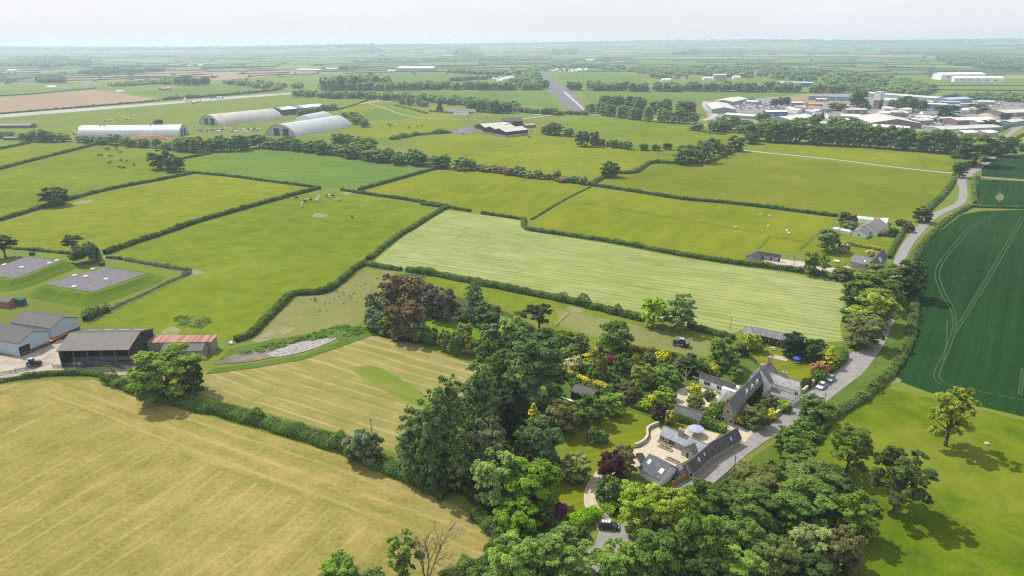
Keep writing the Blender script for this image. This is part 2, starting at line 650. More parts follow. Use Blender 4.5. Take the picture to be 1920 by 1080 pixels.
def ordinal(n):
    return '%d%s' % (n, 'th' if 10 <= n % 100 <= 20 else {1: 'st', 2: 'nd', 3: 'rd'}.get(n % 10, 'th'))
def along(px, n):
    """n points spread evenly (in metres) along photo points, on the ground"""
    P = [at(*p) for p in px]
    L = [0]
    for a, b in zip(P, P[1:]):
        L.append(L[-1] + (b - a).length)
    out = []
    for i in range(n):
        s = (i + .5) / n * L[-1]
        k = max(j for j in range(len(L) - 1) if L[j] <= s)
        out.append(P[k].lerp(P[k + 1], (s - L[k]) / (L[k + 1] - L[k])))
    return out
def belt(px, n, h, r, kind, cols, where, group, jit=3.0, lod=2, cat='tree', end='left', name=None):
    """a row of single trees along photo points"""
    for i, p in enumerate(along(px, n)):
        p = p + Vector((rnd.uniform(-jit, jit), rnd.uniform(-jit, jit), 0))
        kd = kind if isinstance(kind, str) else rnd.choice(kind)
        word = 'tree' if cat == 'tree' else 'shrub'
        plant(p, rnd.uniform(*r), rnd.uniform(*h), kd, tuple(q * 1.22 for q in rnd.choice(cols)), '%s %s from the %s end %s' % (ordinal(i + 1), word, end, where), group, lod, name, cat)
def wood(name, spots, label, h=(8, 14), r=(4, 7), col=(.05, .085, .025), q=70, cat='woodland'):
    """far-off trees that read as one mass: one mesh; spots are ground points"""
    rng = NR
    base = [crown_data('round', 3, s) for s in range(3)]
    VS, TS = [], []
    for p in spots:
        V, t = base[rng.integers(3)]
        k = rng.choice(len(V), min(q, len(V)), replace=False)
        R, Hh = rng.uniform(*r), rng.uniform(*h)
        a = rng.uniform(0, 6.28)
        W = V[k].copy()
        ctr = W.mean(axis=1, keepdims=True)
        W = ctr + (W - ctr) * 1.5
        x = W[..., 0] * math.cos(a) - W[..., 1] * math.sin(a)
        y = W[..., 0] * math.sin(a) + W[..., 1] * math.cos(a)
        W = np.stack([x * R + p[0], y * R + p[1], W[..., 2] * Hh / RATIO['round'] + hill(p[0], p[1])], axis=-1)
        VS.append(W)
        TS.append(t[k] + rng.normal(0, .1))
    me = quads_mesh(name, np.concatenate(VS), np.concatenate(TS))
    me.materials.append(LEAF)
    o = link(name, me)
    o.color = (*[c * FOL * 1.2 for c in col], 1)
    return tag(o, label, cat, kind='stuff')
def hill(x, y):
    """gentle far relief; flat within 4.5 km"""
    d = math.hypot(x, y)
    if d < 4500:
        return 0.0
    f = min(1, (d - 4500) / 6000)
    f = f * f * (3 - 2 * f)
    return f * (80 + 14 * math.sin(x / 1900 + .7) + 9 * math.sin(x / 730 + y / 2100) + .0030 * x)
def spots_in(poly, n):
    """n random ground points inside a polygon of photo points"""
    P = [at(*p) for p in poly]
    out = []
    x0, x1 = min(p.x for p in P), max(p.x for p in P)
    y0, y1 = min(p.y for p in P), max(p.y for p in P)
    while len(out) < n:
        x, y = rnd.uniform(x0, x1), rnd.uniform(y0, y1)
        c = False
        for i in range(len(P)):
            a, b = P[i], P[i - 1]
            if (a.y > y) != (b.y > y) and x < (b.x - a.x) * (y - a.y) / (b.y - a.y) + a.x:
                c = not c
        if c:
            out.append((x, y))
    return out
def spots_on(px, n, jit):
    return [(p.x + rnd.uniform(-jit, jit), p.y + rnd.uniform(-jit, jit)) for p in along(px, n)]
def undergrowth(px, n, h, r, cols, label, name='undergrowth', cat='undergrowth', q=260):
    base = [crown_data('bush', 2, s) for s in range(3)]
    VS, TS = [], []
    for p in spots_in(px, n):
        V, t = base[NR.integers(3)]
        k = NR.choice(len(V), q, replace=False)
        R_, H_ = NR.uniform(*r), NR.uniform(*h)
        a = NR.uniform(0, 6.28)
        W = V[k]
        ctr = W.mean(axis=1, keepdims=True)
        W = ctr + (W - ctr) * 1.5
        x = W[..., 0] * math.cos(a) - W[..., 1] * math.sin(a)
        y = W[..., 0] * math.sin(a) + W[..., 1] * math.cos(a)
        VS.append(np.stack([x * R_ + p[0], y * R_ + p[1], W[..., 2] * H_ / RATIO['bush']], axis=-1))
        TS.append(t[k] + NR.normal(0, .16))
    me = quads_mesh(name, np.concatenate(VS), np.concatenate(TS))
    me.materials.append(LEAF)
    o = link(name, me)
    o.color = (*[c * FOL for c in cols], 1)
    return tag(o, label, cat, kind='stuff')
def hedge(px, w, h, label, col=(.045, .075, .02), rough=.25, tops=.0, name='hedge', dens=1.0, leaf=None, cat='hedge', sm=3, group=None):
    w, h = w * .85, h * .85
    P = [at(*p) for p in px]
    if sm > 1:
        P = smooth(P, sm)
    o0 = P[0].copy()
    A = np.array([(p.x - o0.x, p.y - o0.y) for p in P])
    seg = np.linalg.norm(np.diff(A, axis=0), axis=1)
    cum = np.concatenate([[0], np.cumsum(seg)])
    Ltot = cum[-1]
    dist = np.mean([depth(p) for p in P])
    s = leaf or min(max(dist / 900, .18), 1.0)
    per = w + 1.6 * h
    n = int(min(max(Ltot * per / (s * s) * 1.5 * dens, 60), 40000))
    rng = NR
    u = rng.random(n) * Ltot
    x = np.interp(u, cum, A[:, 0]); y = np.interp(u, cum, A[:, 1])
    idx = np.clip(np.searchsorted(cum, u) - 1, 0, len(seg) - 1)
    T_ = np.diff(A, axis=0) / np.maximum(seg, 1e-6)[:, None]
    nx, ny = -T_[idx, 1], T_[idx, 0]
    kn = int(Ltot / max(2.2, w * .7)) + 3
    bump = rng.normal(0, rough * .6, kn)
    if tops:
        bump += (rng.random(kn) < tops) * rng.uniform(.5, 1.3, kn)
    bw = rng.normal(0, rough * .5, kn)
    f = 1 + np.interp(u, np.linspace(0, Ltot, kn), bump)
    fw = 1 + np.interp(u, np.linspace(0, Ltot, kn), bw)
    a = rng.random(n) * math.pi
    ca, sa = np.cos(a), np.sin(a)
    yy = np.sign(ca) * np.abs(ca) ** .7 * w / 2 * fw
    zz = np.abs(sa) ** .6 * h * f
    j = rng.normal(0, .07 * h + .03, (n, 3))
    pos = np.stack([x + nx * yy, y + ny * yy, np.maximum(zz, .05)], axis=1) + j
    nrm = np.stack([nx * ca, ny * ca, sa + .35], axis=1) + rng.normal(0, .45, (n, 3))
    tone = .5 + rng.normal(0, .17, n) + np.interp(u, np.linspace(0, Ltot, kn), rng.normal(0, .1, kn))
    V = leaf_quads(pos, nrm, s * rng.uniform(.6, 1.3, n), rng)
    # inner twigs as a solid core along the line, added to block light
    core = []
    for i in range(len(A) - 1):
        tx, ty = T_[i]
        q = np.array([-ty, tx]) * w * .36
        a0, a1 = A[i], A[i + 1]
        hh = h * .78
        l0, r0, l1, r1 = a0 + q, a0 - q, a1 + q, a1 - q
        L3 = lambda p, z: (p[0], p[1], z)
        core += [[L3(l0, 0), L3(l0, hh), L3(l1, hh), L3(l1, 0)], [L3(r0, hh), L3(r0, 0), L3(r1, 0), L3(r1, hh)], [L3(l0, hh), L3(r0, hh), L3(r1, hh), L3(l1, hh)]]
    core = np.array(core)
    me = quads_mesh(name, np.concatenate([V, core]), np.concatenate([tone, np.full(len(core), .3)]))
    me.materials.append(LEAF)
    me.materials.append(HEDGE_CORE)
    mi = np.zeros(len(V) + len(core), dtype=np.int32)
    mi[len(V):] = 1
    me.polygons.foreach_set('material_index', mi)
    o = link(name, me)
    o.location = (o0.x, o0.y, 0)
    o.color = (*[c * FOL for c in col], 1)
    return tag(o, label, cat, group)

# ------------------------------------------------------------------ ground: one sheet to the horizon, far part a patchwork of fields
R = math.radians
G_PAST = ((.070, .108, .008), (.116, .154, .012), (.162, .196, .022))
def ground_sheet():
    rings = [0.0, 40, 90, 150, 250, 400, 600, 850, 1150, 1500, 1850, 2150]
    d = 2400.0
    while d < 15500:
        rings.append(d)
        d *= 1.062
    angs = [R(-75 + 2.5 * i) for i in range(61)]
    rg = np.random.default_rng(3)
    V, idx = [], {}
    for i, rr in enumerate(rings):
        for j, a in enumerate(angs):
            far = 2400 < rr
            q = rr * (1 + (rg.uniform(-.016, .016) + .03 * math.sin(j * .35 + i * .8) if far else 0))
            b = a + (R(rg.uniform(-.75, .75)) if far else 0)
            x, y = q * math.sin(b), q * math.cos(b) - 30
            idx[i, j] = len(V)
            V.append((x, y, hill(x, y)))
    pal = [(.10, .145, .03), (.085, .14, .035), (.07, .125, .03), (.12, .16, .04), (.05, .095, .03), (.11, .14, .045), (.09, .15, .04), (.17, .15, .08), (.24, .17, .115), (.035, .075, .03), (.20, .19, .08)]
    wts = np.array([3, 3, 3, 3, 2, 2, 3, .7, .9, 1.2, .6]); wts /= wts.sum()
    F, col, cell = [], [], {}
    for i in range(len(rings) - 1):
        for j in range(len(angs) - 1):
            F.append((idx[i, j], idx[i, j + 1], idx[i + 1, j + 1], idx[i + 1, j]))
            if rings[i] < 2300:
                k = -1
            elif j and rg.random() < .45:
                k = cell[i, j - 1]
            elif (i - 1, j) in cell and cell[i - 1, j] >= 0 and rg.random() < .2:
                k = cell[i - 1, j]
            else:
                k = int(rg.choice(len(pal), p=wts)) + 100 * len(F)
            cell[i, j] = k
            c = (.112, .142, .018) if k < 0 else pal[k % 100]
            col.append(c)
    F.append(tuple(idx[0, j] for j in range(0)) or None); F.pop()
    # behind the camera
    k = len(V)
    V += [(-16000, -60, -0.02), (16000, -60, -0.02), (16000, -1000, -0.02), (-16000, -1000, -0.02), (-16000, 4000, -0.03), (16000, 4000, -0.03)]
    F += [(k + 3, k + 2, k + 1, k), (k, k + 1, k + 5, k + 4)]
    col += [(.105, .15, .027)] * 2
    me = mesh_from('ground', V, F)
    ca = me.color_attributes.new('land', 'FLOAT_COLOR', 'CORNER')
    arr = np.ones((len(me.loops), 4), np.float32)
    for p in me.polygons:
        arr[p.loop_start:p.loop_start + p.loop_total, :3] = col[p.index]
    ca.data.foreach_set('color', arr.reshape(-1))
    for p in me.polygons:
        if p.normal.z < 0:
            p.flip()
    m, N, L, b = new_mat('land')
    a = N.new('ShaderNodeAttribute'); a.attribute_name = 'land'
    t = N.new('ShaderNodeTexCoord')
    n1 = noise(N, L, t.outputs['Object'], .006, 6, .65)
    n2 = noise(N, L, t.outputs['Object'], .5, 5, .75)
    f = math_node(N, L, 'ADD', math_node(N, L, 'MULTIPLY', n1, .45), math_node(N, L, 'MULTIPLY', n2, .35))
    v = math_node(N, L, 'ADD', f, .62)
    h = N.new('ShaderNodeHueSaturation')
    L.new(a.outputs['Color'], h.inputs['Color'])
    L.new(v, h.inputs['Value'])
    L.new(h.outputs['Color'], b.inputs['Base Color'])
    b.inputs['Roughness'].default_value = 1
    b.inputs['Specular IOR Level'].default_value = .1
    o = link('ground', me, m)
    tag(o, 'broad lowland of pasture stretching to the hazy horizon', 'ground', kind='structure')
    # hedgerows of the far fields: real banks of growth along the cell edges
    hv = MB()
    def strip(a, b, d):
        A, B = Vector(V[a]), Vector(V[b])
        t = (B - A); t.z = 0
        if t.length < 1: return
        t.normalize()
        w = .9 + d / 4500
        q = Vector((-t.y, t.x, 0)) * w
        n = 3
        for s in range(n):
            p0, p1 = A.lerp(B, s / n), A.lerp(B, (s + 1) / n)
            hh = rg.uniform(2.0, 3.6)
            for p in (p0, p1): p.z = hill(p.x, p.y)
            k = len(hv.v)
            up = Vector((0, 0, hh))
            hv.v += [tuple(u) for u in (p0 + q, p0 + q * .7 + up, p0 - q * .7 + up, p0 - q, p1 + q, p1 + q * .7 + up, p1 - q * .7 + up, p1 - q)]
            hv.f += [[k, k + 1, k + 5, k + 4], [k + 1, k + 2, k + 6, k + 5], [k + 2, k + 3, k + 7, k + 6], [k, k + 3, k + 2, k + 1], [k + 4, k + 5, k + 6, k + 7]]
    trees = []
    for (i, j), c in cell.items():
        if c < 0 or rings[i] > 9500: continue
        for e in ((i + 1, j, idx[i + 1, j], idx[i + 1, j + 1]) if i + 1 < len(rings) - 1 else None, (i, j + 1, idx[i, j + 1], idx[i + 1, j + 1]) if j + 1 < len(angs) - 1 else None):
            if e is None: continue
            ii, jj, a, b = e
            if cell.get((ii, jj)) != c and rg.random() < .8:
                strip(a, b, rings[i])
                A, B = Vector(V[a]), Vector(V[b])
                if rg.random() < .3:
                    t0, t1 = sorted((rg.random(), rg.random()))
                    ln = (B - A).length * (t1 - t0)
                    for s in range(int(min(14, ln / 16)) + 1):
                        p = A.lerp(B, rg.uniform(t0, t1))
                        trees.append((p.x + rg.uniform(-5, 5), p.y + rg.uniform(-5, 5)))
    o = hv.build('far_hedgerows', M('far_hedge', (.045, .07, .028), .3, .03))
    tag(o, 'dark hedgerows dividing the far patchwork of fields', 'hedgerows', kind='stuff')
    trees = [t for t in trees if 2300 < math.hypot(*t)]
    wood('far_hedgerow_trees', trees, 'scattered trees along the far hedgerows', (5, 9), (3.5, 6), (.055, .085, .03), 60)
ground_sheet()

# ------------------------------------------------------------------ near and middle fields, each its own sheet
def dirang(a, b):
    d = at(*b) - at(*a)
    return math.atan2(d.y, d.x)
PAST = field_mat('pasture', *G_PAST, ws=0.08, wf=.35, wm=.3)
PASTB = field_mat('pasture_bright', (.092, .122, .008), (.140, .165, .012), (.190, .205, .020), ws=.06, wf=.3, wm=.3)
PASTY = field_mat('buttercup_pasture', (.085, .125, .007), (.130, .157, .010), (.172, .185, .014), ws=.2, wf=.3, ang=dirang((690, 357), (820, 318)), period=9, patch=(.205, .19, .014), pscale=.02, plo=.52, phi=.8)
PASTG = field_mat('green_ley', (.068, .125, .020), (.092, .152, .026), (.125, .178, .038), ws=.25, wm=.15, ang=dirang((360, 310), (780, 318)), period=7)
PASTZ = field_mat('rough_meadow', (.080, .108, .008), (.118, .142, .011), (.158, .168, .018), ws=.12, wf=.4, patch=(.16, .155, .03), pscale=.012)
HAYROW = (.37, .285, .135)
HC = ((.108, .124, .020), (.218, .184, .056), (.33, .262, .105))
HAY = field_mat('cut_hay', *HC, wl=.22, ws=.15, wm=.30, wf=.5, ang=dirang((15, 992), (270, 845)), period=3, long=.03, large=.02, rows=(dirang((15, 992), (270, 845)), 5.6, .10, HAYROW, .5))
HAYH = field_mat('cut_hay_headland', *HC, wl=.2, ws=.3, wm=.28, wf=.5, ang=dirang((250, 790), (800, 990)), period=3, long=.03, large=.02, rows=(dirang((250, 790), (800, 990)), 5.0, .15, HAYROW, .5))
HAY2 = field_mat('cut_hay_upper', (.12, .14, .030), (.20, .18, .058), (.29, .235, .10), ang=dirang((480, 700), (760, 790)), period=3.2, wl=.22, ws=.25, wm=.28, wf=.3, long=.02, rows=(dirang((480, 700), (760, 790)), 4.6, .15, (.38, .30, .15), .65))
MOWN = field_mat('mown_silage', (.145, .18, .048), (.225, .252, .09), (.29, .307, .135), ang=dirang((760, 470), (1500, 580)), period=3.4, wl=.3, ws=.3, wm=.15, wf=.25, long=.03, rows=(dirang((760, 462), (1500, 575)), 3.6, .2, (.085, .13, .028), .8), patch=(.17, .21, .06), pscale=.05, plo=.5, phi=.75)
CROP = field_mat('cereal_crop', (.007, .030, .007), (.0115, .042, .010), (.0175, .054, .0135), ang=dirang((1780, 700), (1850, 450)), period=2.4, wl=.3, ws=.3, wm=.1, wf=.2, long=.004)
MEAD = field_mat('lush_meadow', (.045, .085, .004), (.090, .132, .006), (.145, .170, .012), ws=.02, wf=.3, wm=.35, large=.03, patch=(.155, .17, .022), pscale=.03, plo=.48, phi=.72)
DRYP = field_mat('grazed_paddock', (.11, .135, .035), (.16, .165, .058), (.20, .19, .085), ws=.05, wf=.4)
LAWN = field_mat('lawn_grass', (.085, .118, .007), (.125, .148, .010), (.165, .172, .015), ang=R(20), period=1.3, ws=.5, wf=.15, wm=.2, long=.03)
VERGE = field_mat('verge_grass', (.045, .088, .012), (.075, .122, .018), (.11, .15, .03), ws=.05, wf=.45, wm=.4)
PLOUGH = field_mat('bare_tillage', (.22, .15, .10), (.26, .185, .125), (.29, .215, .15), ang=R(10), period=5, ws=.3, large=.006)
PLOUGHG = field_mat('brown_stubble', (.20, .16, .085), (.23, .18, .10), (.26, .21, .12), ang=R(10), period=5, ws=.3)
FARG = field_mat('far_green', (.078, .132, .026), (.098, .152, .030), (.12, .168, .038), ws=.15, wf=.1, period=8, large=.006)
FARL = field_mat('far_light_green', (.09, .145, .035), (.115, .165, .04), (.14, .18, .05), ws=.15, wf=.1, period=8, large=.006)
ASPH = M('asphalt', (.225, .21, .205), .25, .5, .9)
ASPHD = M('airfield_asphalt', (.13, .125, .14), .35, .06, .9, stretch=(1, 1, 1))
CONC = M('concrete', (.34, .32, .29), .25, .25, .95)
YARD = M('yard_concrete', (.33, .29, .245), .4, .22, .95)
GRAV = M('gravel', (.42, .36, .27), .18, .8, .95)
DIRT = M('dirt_track', (.27, .225, .17), .35, .3, .95)
EST = M('estate_tarmac', (.20, .195, .19), .4, .04, .95)
PATH = M('pale_track', (.36, .33, .29), .25, .2, .95)

S = lambda px, m, l, nm='field', **k: sheet(nm, px, m, l, nm, **k)
# bottom and west
S([(-260, 735), (0, 722), (100, 712), (175, 712), (225, 728), (290, 752), (360, 774), (480, 806), (600, 842), (690, 872), (770, 905), (850, 945), (915, 985), (938, 1015), (930, 1045), (880, 1070), (800, 1110), (600, 1200), (-400, 1300), (-500, 900)], HAY, 'straw coloured hay field with cut rows beside the poplars')
S([(60, 714), (175, 712), (225, 728), (290, 752), (360, 774), (480, 806), (600, 842), (690, 872), (770, 905), (850, 945), (915, 985), (938, 1015), (930, 1045), (880, 1070), (800, 1110), (700, 1130), (740, 1040), (700, 985), (600, 945), (480, 905), (330, 850), (200, 790), (100, 752)], HAYH, 'headland of the straw coloured hay field along the hedge')
S([(383, 698), (480, 684), (600, 658), (690, 627), (760, 640), (830, 665), (905, 690), (880, 740), (800, 770), (760, 820), (742, 850), (700, 835), (560, 790), (420, 752), (360, 735)], HAY2, 'smaller straw coloured hay field with a green patch')
S([(655, 690), (700, 686), (760, 715), (815, 755), (800, 765), (745, 745), (690, 715)], field_mat('regrowth', (.10, .15, .02), (.14, .165, .03), (.20, .18, .05), ws=.4, ang=dirang((430, 700), (740, 805)), period=3), 'green patch of regrowth in the smaller hay field', round_=True)
S([(205, 478), (260, 457), (367, 420), (500, 382), (600, 357), (650, 362), (700, 370), (770, 380), (830, 392), (745, 443), (690, 488), (640, 520), (600, 545), (550, 550), (517, 580), (483, 610), (455, 637), (420, 637), (290, 620), (160, 605), (205, 585), (265, 555), (358, 512), (290, 497)], PAST, 'large green cattle pasture with pale cows by the hedge')
S([(-300, 505), (0, 418), (100, 387), (200, 360), (300, 341), (365, 328), (440, 334), (500, 343), (590, 354), (500, 378), (367, 416), (257, 453), (197, 474), (147, 474), (33, 465), (-300, 470)], PASTB, 'yellowish pasture between two straight hedges')
S([(-300, 420), (0, 320), (100, 295), (185, 273), (300, 283), (390, 294), (345, 301), (400, 310), (362, 324), (300, 338), (200, 356), (100, 383), (0, 412), (-300, 500)], PAST, 'pasture grazed by black cattle below the silver hangar')
S([(-300, 345), (0, 283), (55, 271), (175, 271), (90, 292), (0, 314), (-300, 395)], PASTB, 'narrow pasture at the foot of the hangar trees')
S([(348, 302), (395, 293), (495, 281), (583, 287), (640, 297), (740, 306), (810, 317), (740, 337), (672, 355), (600, 351), (500, 339), (400, 326), (372, 322), (400, 311)], PASTG, 'rich green ley below the tree belt')
S([(684, 357), (750, 340), (822, 319), (897, 322), (980, 331), (1070, 344), (1103, 350), (1050, 381), (993, 410), (900, 396), (800, 377)], PASTY, 'yellow green buttercup meadow with a pale strip')
S([(1000, 412), (1107, 353), (1200, 365), (1280, 377), (1447, 393), (1566, 410), (1556, 425), (1530, 440), (1500, 470), (1470, 472), (1400, 470), (1395, 492), (1280, 474), (1140, 448), (1010, 430)], PASTY, 'buttercup paddock with sheep and wire fences')
S([(1120, 346), (1150, 336), (1195, 327), (1230, 309), (1280, 311), (1325, 310), (1368, 293), (1395, 285), (1500, 298), (1650, 314), (1780, 328), (1792, 335), (1770, 365), (1735, 400), (1700, 412), (1640, 408), (1570, 403), (1450, 387), (1280, 368), (1180, 354)], PASTZ, 'wide rough meadow beside the lane')
S([(1405, 280), (1440, 264), (1560, 272), (1680, 281), (1790, 290), (1788, 322), (1650, 307), (1500, 290)], PASTY, 'meadow strip under the dark tree belt')
S([(760, 264), (850, 252), (1000, 250), (1080, 262), (1180, 280), (1265, 290), (1262, 302), (1218, 303), (1185, 323), (1135, 335), (1105, 343), (1000, 328), (900, 316), (830, 300), (790, 280)], PASTB, 'bright pasture below the dark farm sheds')
S([(1060, 232), (1100, 217), (1250, 224), (1420, 252), (1440, 262), (1400, 275), (1370, 285), (1300, 300), (1200, 285), (1080, 262), (1010, 248)], PAST, 'pasture sloping to the main road')
S([(836, 394), (905, 403), (980, 413), (985, 430), (1010, 436), (1140, 457), (1280, 484), (1380, 499), (1507, 516), (1590, 530), (1590, 570), (1575, 610), (1580, 640), (1500, 645), (1470, 625), (1400, 612), (1370, 630), (1295, 615), (1205, 595), (1040, 555), (907, 528), (800, 507), (755, 503), (700, 492), (752, 447)], MOWN, 'pale mown silage field with swath lines')
S([(690, 506), (740, 509), (735, 530), (715, 560), (690, 600), (650, 614), (560, 630), (470, 640), (495, 612), (530, 582), (560, 558), (610, 552), (650, 530)], DRYP, 'bare grazed paddock with dock tufts by the copper trees')
S([(800, 518), (907, 540), (1040, 567), (1200, 607), (1295, 625), (1372, 642), (1390, 655), (1330, 680), (1240, 668), (1150, 655), (1060, 630), (1000, 600), (900, 570), (830, 548), (780, 530)], PAST, 'long paddock behind the gardens with a tractor')
S([(1040, 577), (1200, 612), (1290, 630), (1360, 648), (1330, 668), (1230, 662), (1140, 640), (1050, 610)], DRYP, 'dry worn strip of the paddock behind the gardens')
S([(790, 600), (845, 598), (900, 620), (900, 645), (830, 640), (790, 625)], field_mat('clearing_grass', (.09, .17, .008), (.12, .2, .010), (.15, .22, .015), ws=.02), 'sunlit grass clearing among the copper trees')
# east: arable and meadow
S([(1838, 396), (1925, 393), (2300, 400), (2500, 900), (2200, 860), (1925, 783), (1830, 760), (1740, 735), (1668, 708), (1688, 683), (1712, 627), (1722, 560), (1728, 473), (1760, 432), (1806, 402)], CROP, 'dark green cereal crop with curving tramlines', 'crop_field')
S([(1836, 336), (1925, 340), (2100, 345), (2100, 392), (1925, 389), (1838, 386), (1830, 360)], CROP, 'dark crop patch with a bare spot beside the lane', 'crop_field')
S([(1842, 312), (1875, 292), (1925, 289), (2100, 280), (2100, 338), (1925, 336), (1840, 330)], CROP, 'farthest dark crop with straight tramlines', 'crop_field')
S([(1662, 728), (1745, 746), (1830, 767), (1925, 790), (2300, 880), (2500, 1500), (1500, 1500), (1560, 1010), (1545, 900), (1510, 850), (1545, 808), (1600, 770)], MEAD, 'lush meadow with three parkland trees and shadows', 'meadow')
SPOT = M('thin_crop_soil', (.13, .12, .055), .5, 1.2, col2=(.05, .075, .02))
for px, w_ in (([(1868, 366), (1872, 371), (1874, 378)], [1, 3, .6]), ([(1874, 362), (1876, 369), (1874, 376)], [.8, 3, 1]), ([(1881, 365), (1879, 371), (1877, 376)], [.6, 2.2, .8]), ([(1866, 373), (1874, 372), (1882, 371)], [.5, 1.8, .5])):
    ribbon('bare_patch', px, w_, SPOT, 'thin tan streak of failed crop beside the lane junction', 'bare patch', wob=.4)
S([(1890, 262), (1925, 240), (1990, 225), (1990, 275), (1925, 278)], field_mat('rape', (.16, .17, .02), (.2, .19, .02), (.24, .21, .03)), 'yellowish field at the road bend')
BARE = M('trodden_earth', (.20, .165, .095), .35, .25, col2=(.11, .13, .035))
for px, l in (([(352, 508), (366, 506), (384, 511), (372, 515), (356, 516)], 'trodden earth at the corner of the reservoir fence'),
              ([(193, 482), (206, 478), (232, 482), (226, 487), (200, 488)], 'trodden earth by the round bush'),
              ([(132, 383), (150, 377), (176, 375), (168, 380), (146, 384)], 'bare patch beside the lone oak'),
              ([(584, 406), (592, 400), (612, 402), (610, 407), (596, 408)], 'bare ground around the stone heap'),
              ([(1062, 578), (1074, 574), (1092, 580), (1086, 587), (1070, 585)], 'bare gateway in the long paddock'),
              ([(301, 622), (322, 612), (338, 620), (326, 630), (308, 629)], 'muddy patch behind the open barn'),
              ([(470, 640), (500, 622), (530, 612), (555, 618), (520, 632), (490, 642)], 'sandy scrape in the grazed paddock'),
              ([(1664, 712), (1680, 708), (1690, 714), (1678, 720), (1666, 719)], 'bare earth at the crop corner'),
              ([(640, 361), (652, 357), (660, 361), (650, 366)], 'worn gateway between hedges above the cattle')):
    S(px, BARE, l, 'bare_patch', round_=True)
# tramlines: strips of thinner crop
TRAM = M('tramline', (.032, .068, .022), .5, .5)
for px in ([(1866, 402), (1827, 419), (1780, 467), (1754, 507), (1762, 545), (1783, 583), (1786, 615), (1770, 660), (1752, 697), (1754, 713), (1772, 723)],
           [(1872, 404), (1833, 421), (1787, 468), (1762, 507), (1769, 543), (1789, 581), (1792, 617), (1777, 662), (1762, 697), (1763, 711), (1780, 722)],
           [(1915, 406), (1885, 460), (1845, 528), (1790, 618)], [(1921, 408), (1891, 461), (1851, 530), (1793, 624)],
           [(1776, 600), (1774, 650), (1768, 680)], [(1780, 723), (1840, 735), (1920, 750)], [(1916, 690), (1910, 740)], [(1921, 693), (1915, 743)],
           [(1872, 325), (1895, 297), (1905, 290)], [(1878, 326), (1900, 298), (1910, 290)], [(1830, 385), (1865, 372), (1925, 368)], [(1838, 392), (1880, 400), (1925, 402)]):
    ribbon('tramline', px, .5, TRAM, 'pale wheel line through the dark crop', 'tramline')
# middle distance
S([(-300, 240), (0, 222), (200, 207), (340, 193), (560, 174), (600, 172), (690, 183), (705, 187), (640, 203), (600, 212), (520, 200), (380, 220), (340, 245), (150, 250), (60, 262), (0, 264), (-300, 270)], field_mat('airfield_grass', (.10, .145, .025), (.125, .162, .028), (.15, .175, .036), ws=.15, period=12, ang=R(20)), 'broad airfield grass beyond the hangars')
S([(-200, 200), (0, 183), (100, 175), (175, 168), (230, 176), (292, 187), (200, 196), (0, 212), (-200, 225)], PLOUGH, 'large pinkish tilled field beside the old runway')
S([(240, 172), (330, 166), (440, 160), (518, 169), (420, 179), (312, 187)], FARG, 'green field behind the old runway')
S([(130, 164), (220, 158), (330, 160), (240, 169), (180, 168), (60, 178), (0, 180), (-100, 186), (-100, 172)], FARL, 'light green strip above the tilled field')
S([(400, 139), (480, 133), (567, 130), (600, 136), (500, 144), (400, 151), (330, 152), (370, 143)], PLOUGH, 'pink tilled field far off near the pale shed')
S([(240, 142), (320, 133), (420, 134), (470, 133), (390, 142)], PLOUGH, 'thin pink tilled strip far off')
S([(30, 151), (80, 142), (235, 142), (175, 151), (100, 153)], PLOUGHG, 'brownish stubble field far off')
S([(620, 150), (690, 141), (800, 138), (973, 142), (920, 149), (800, 153), (700, 157)], FARG, 'green field beyond the caravans')
S([(730, 172), (800, 170), (1025, 170), (1048, 204), (1000, 198), (930, 188), (840, 180)], FARG, 'bright green field left of the runway')
S([(1092, 172), (1300, 173), (1515, 174), (1480, 184), (1340, 190), (1280, 200), (1160, 215), (1112, 208)], FARG, 'green field right of the runway')
S([(1040, 140), (1090, 136), (1200, 140), (1205, 160), (1070, 160)], FARG, 'green field beside the far end of the runway')
S([(1700, 153), (1925, 153), (2000, 170), (1925, 182), (1800, 178), (1745, 168)], FARL, 'fields beyond the industrial estate')
S([(1320, 102), (1440, 98), (1605, 101), (1597, 107), (1440, 104)], PLOUGH, 'long pink tilled field near the skyline')
S([(1470, 105), (1597, 109), (1585, 119), (1400, 119)], FARL, 'pale green field near the skyline')
S([(1205, 108), (1320, 106), (1440, 107), (1395, 119), (1210, 118)], FARG, 'green fields near the skyline')
S([(640, 200), (700, 190), (745, 202), (840, 215), (880, 232), (840, 240), (760, 258), (690, 262), (640, 240)], PASTB, 'rough grassland beside the farm track')
S([(690, 205), (745, 204), (790, 216), (740, 226), (680, 225)], PASTG, 'greener corner of grass by the farm track')
S([(1322, 190), (1400, 186), (1520, 176), (1640, 176), (1780, 180), (1925, 192), (2100, 200), (2100, 240), (1925, 236), (1870, 250), (1800, 250), (1620, 240), (1440, 232), (1330, 226), (1318, 200)], EST, 'pale tarmac of the industrial estate', 'yard')
S([(1465, 181), (1520, 177), (1560, 190), (1500, 196), (1450, 186)], PLOUGHG, 'bare sandy ground in the industrial estate', 'yard')
S([(840, 249), (862, 240), (890, 238), (890, 249), (858, 252)], ASPHD, 'dark silage pad beside the farm sheds', 'yard')
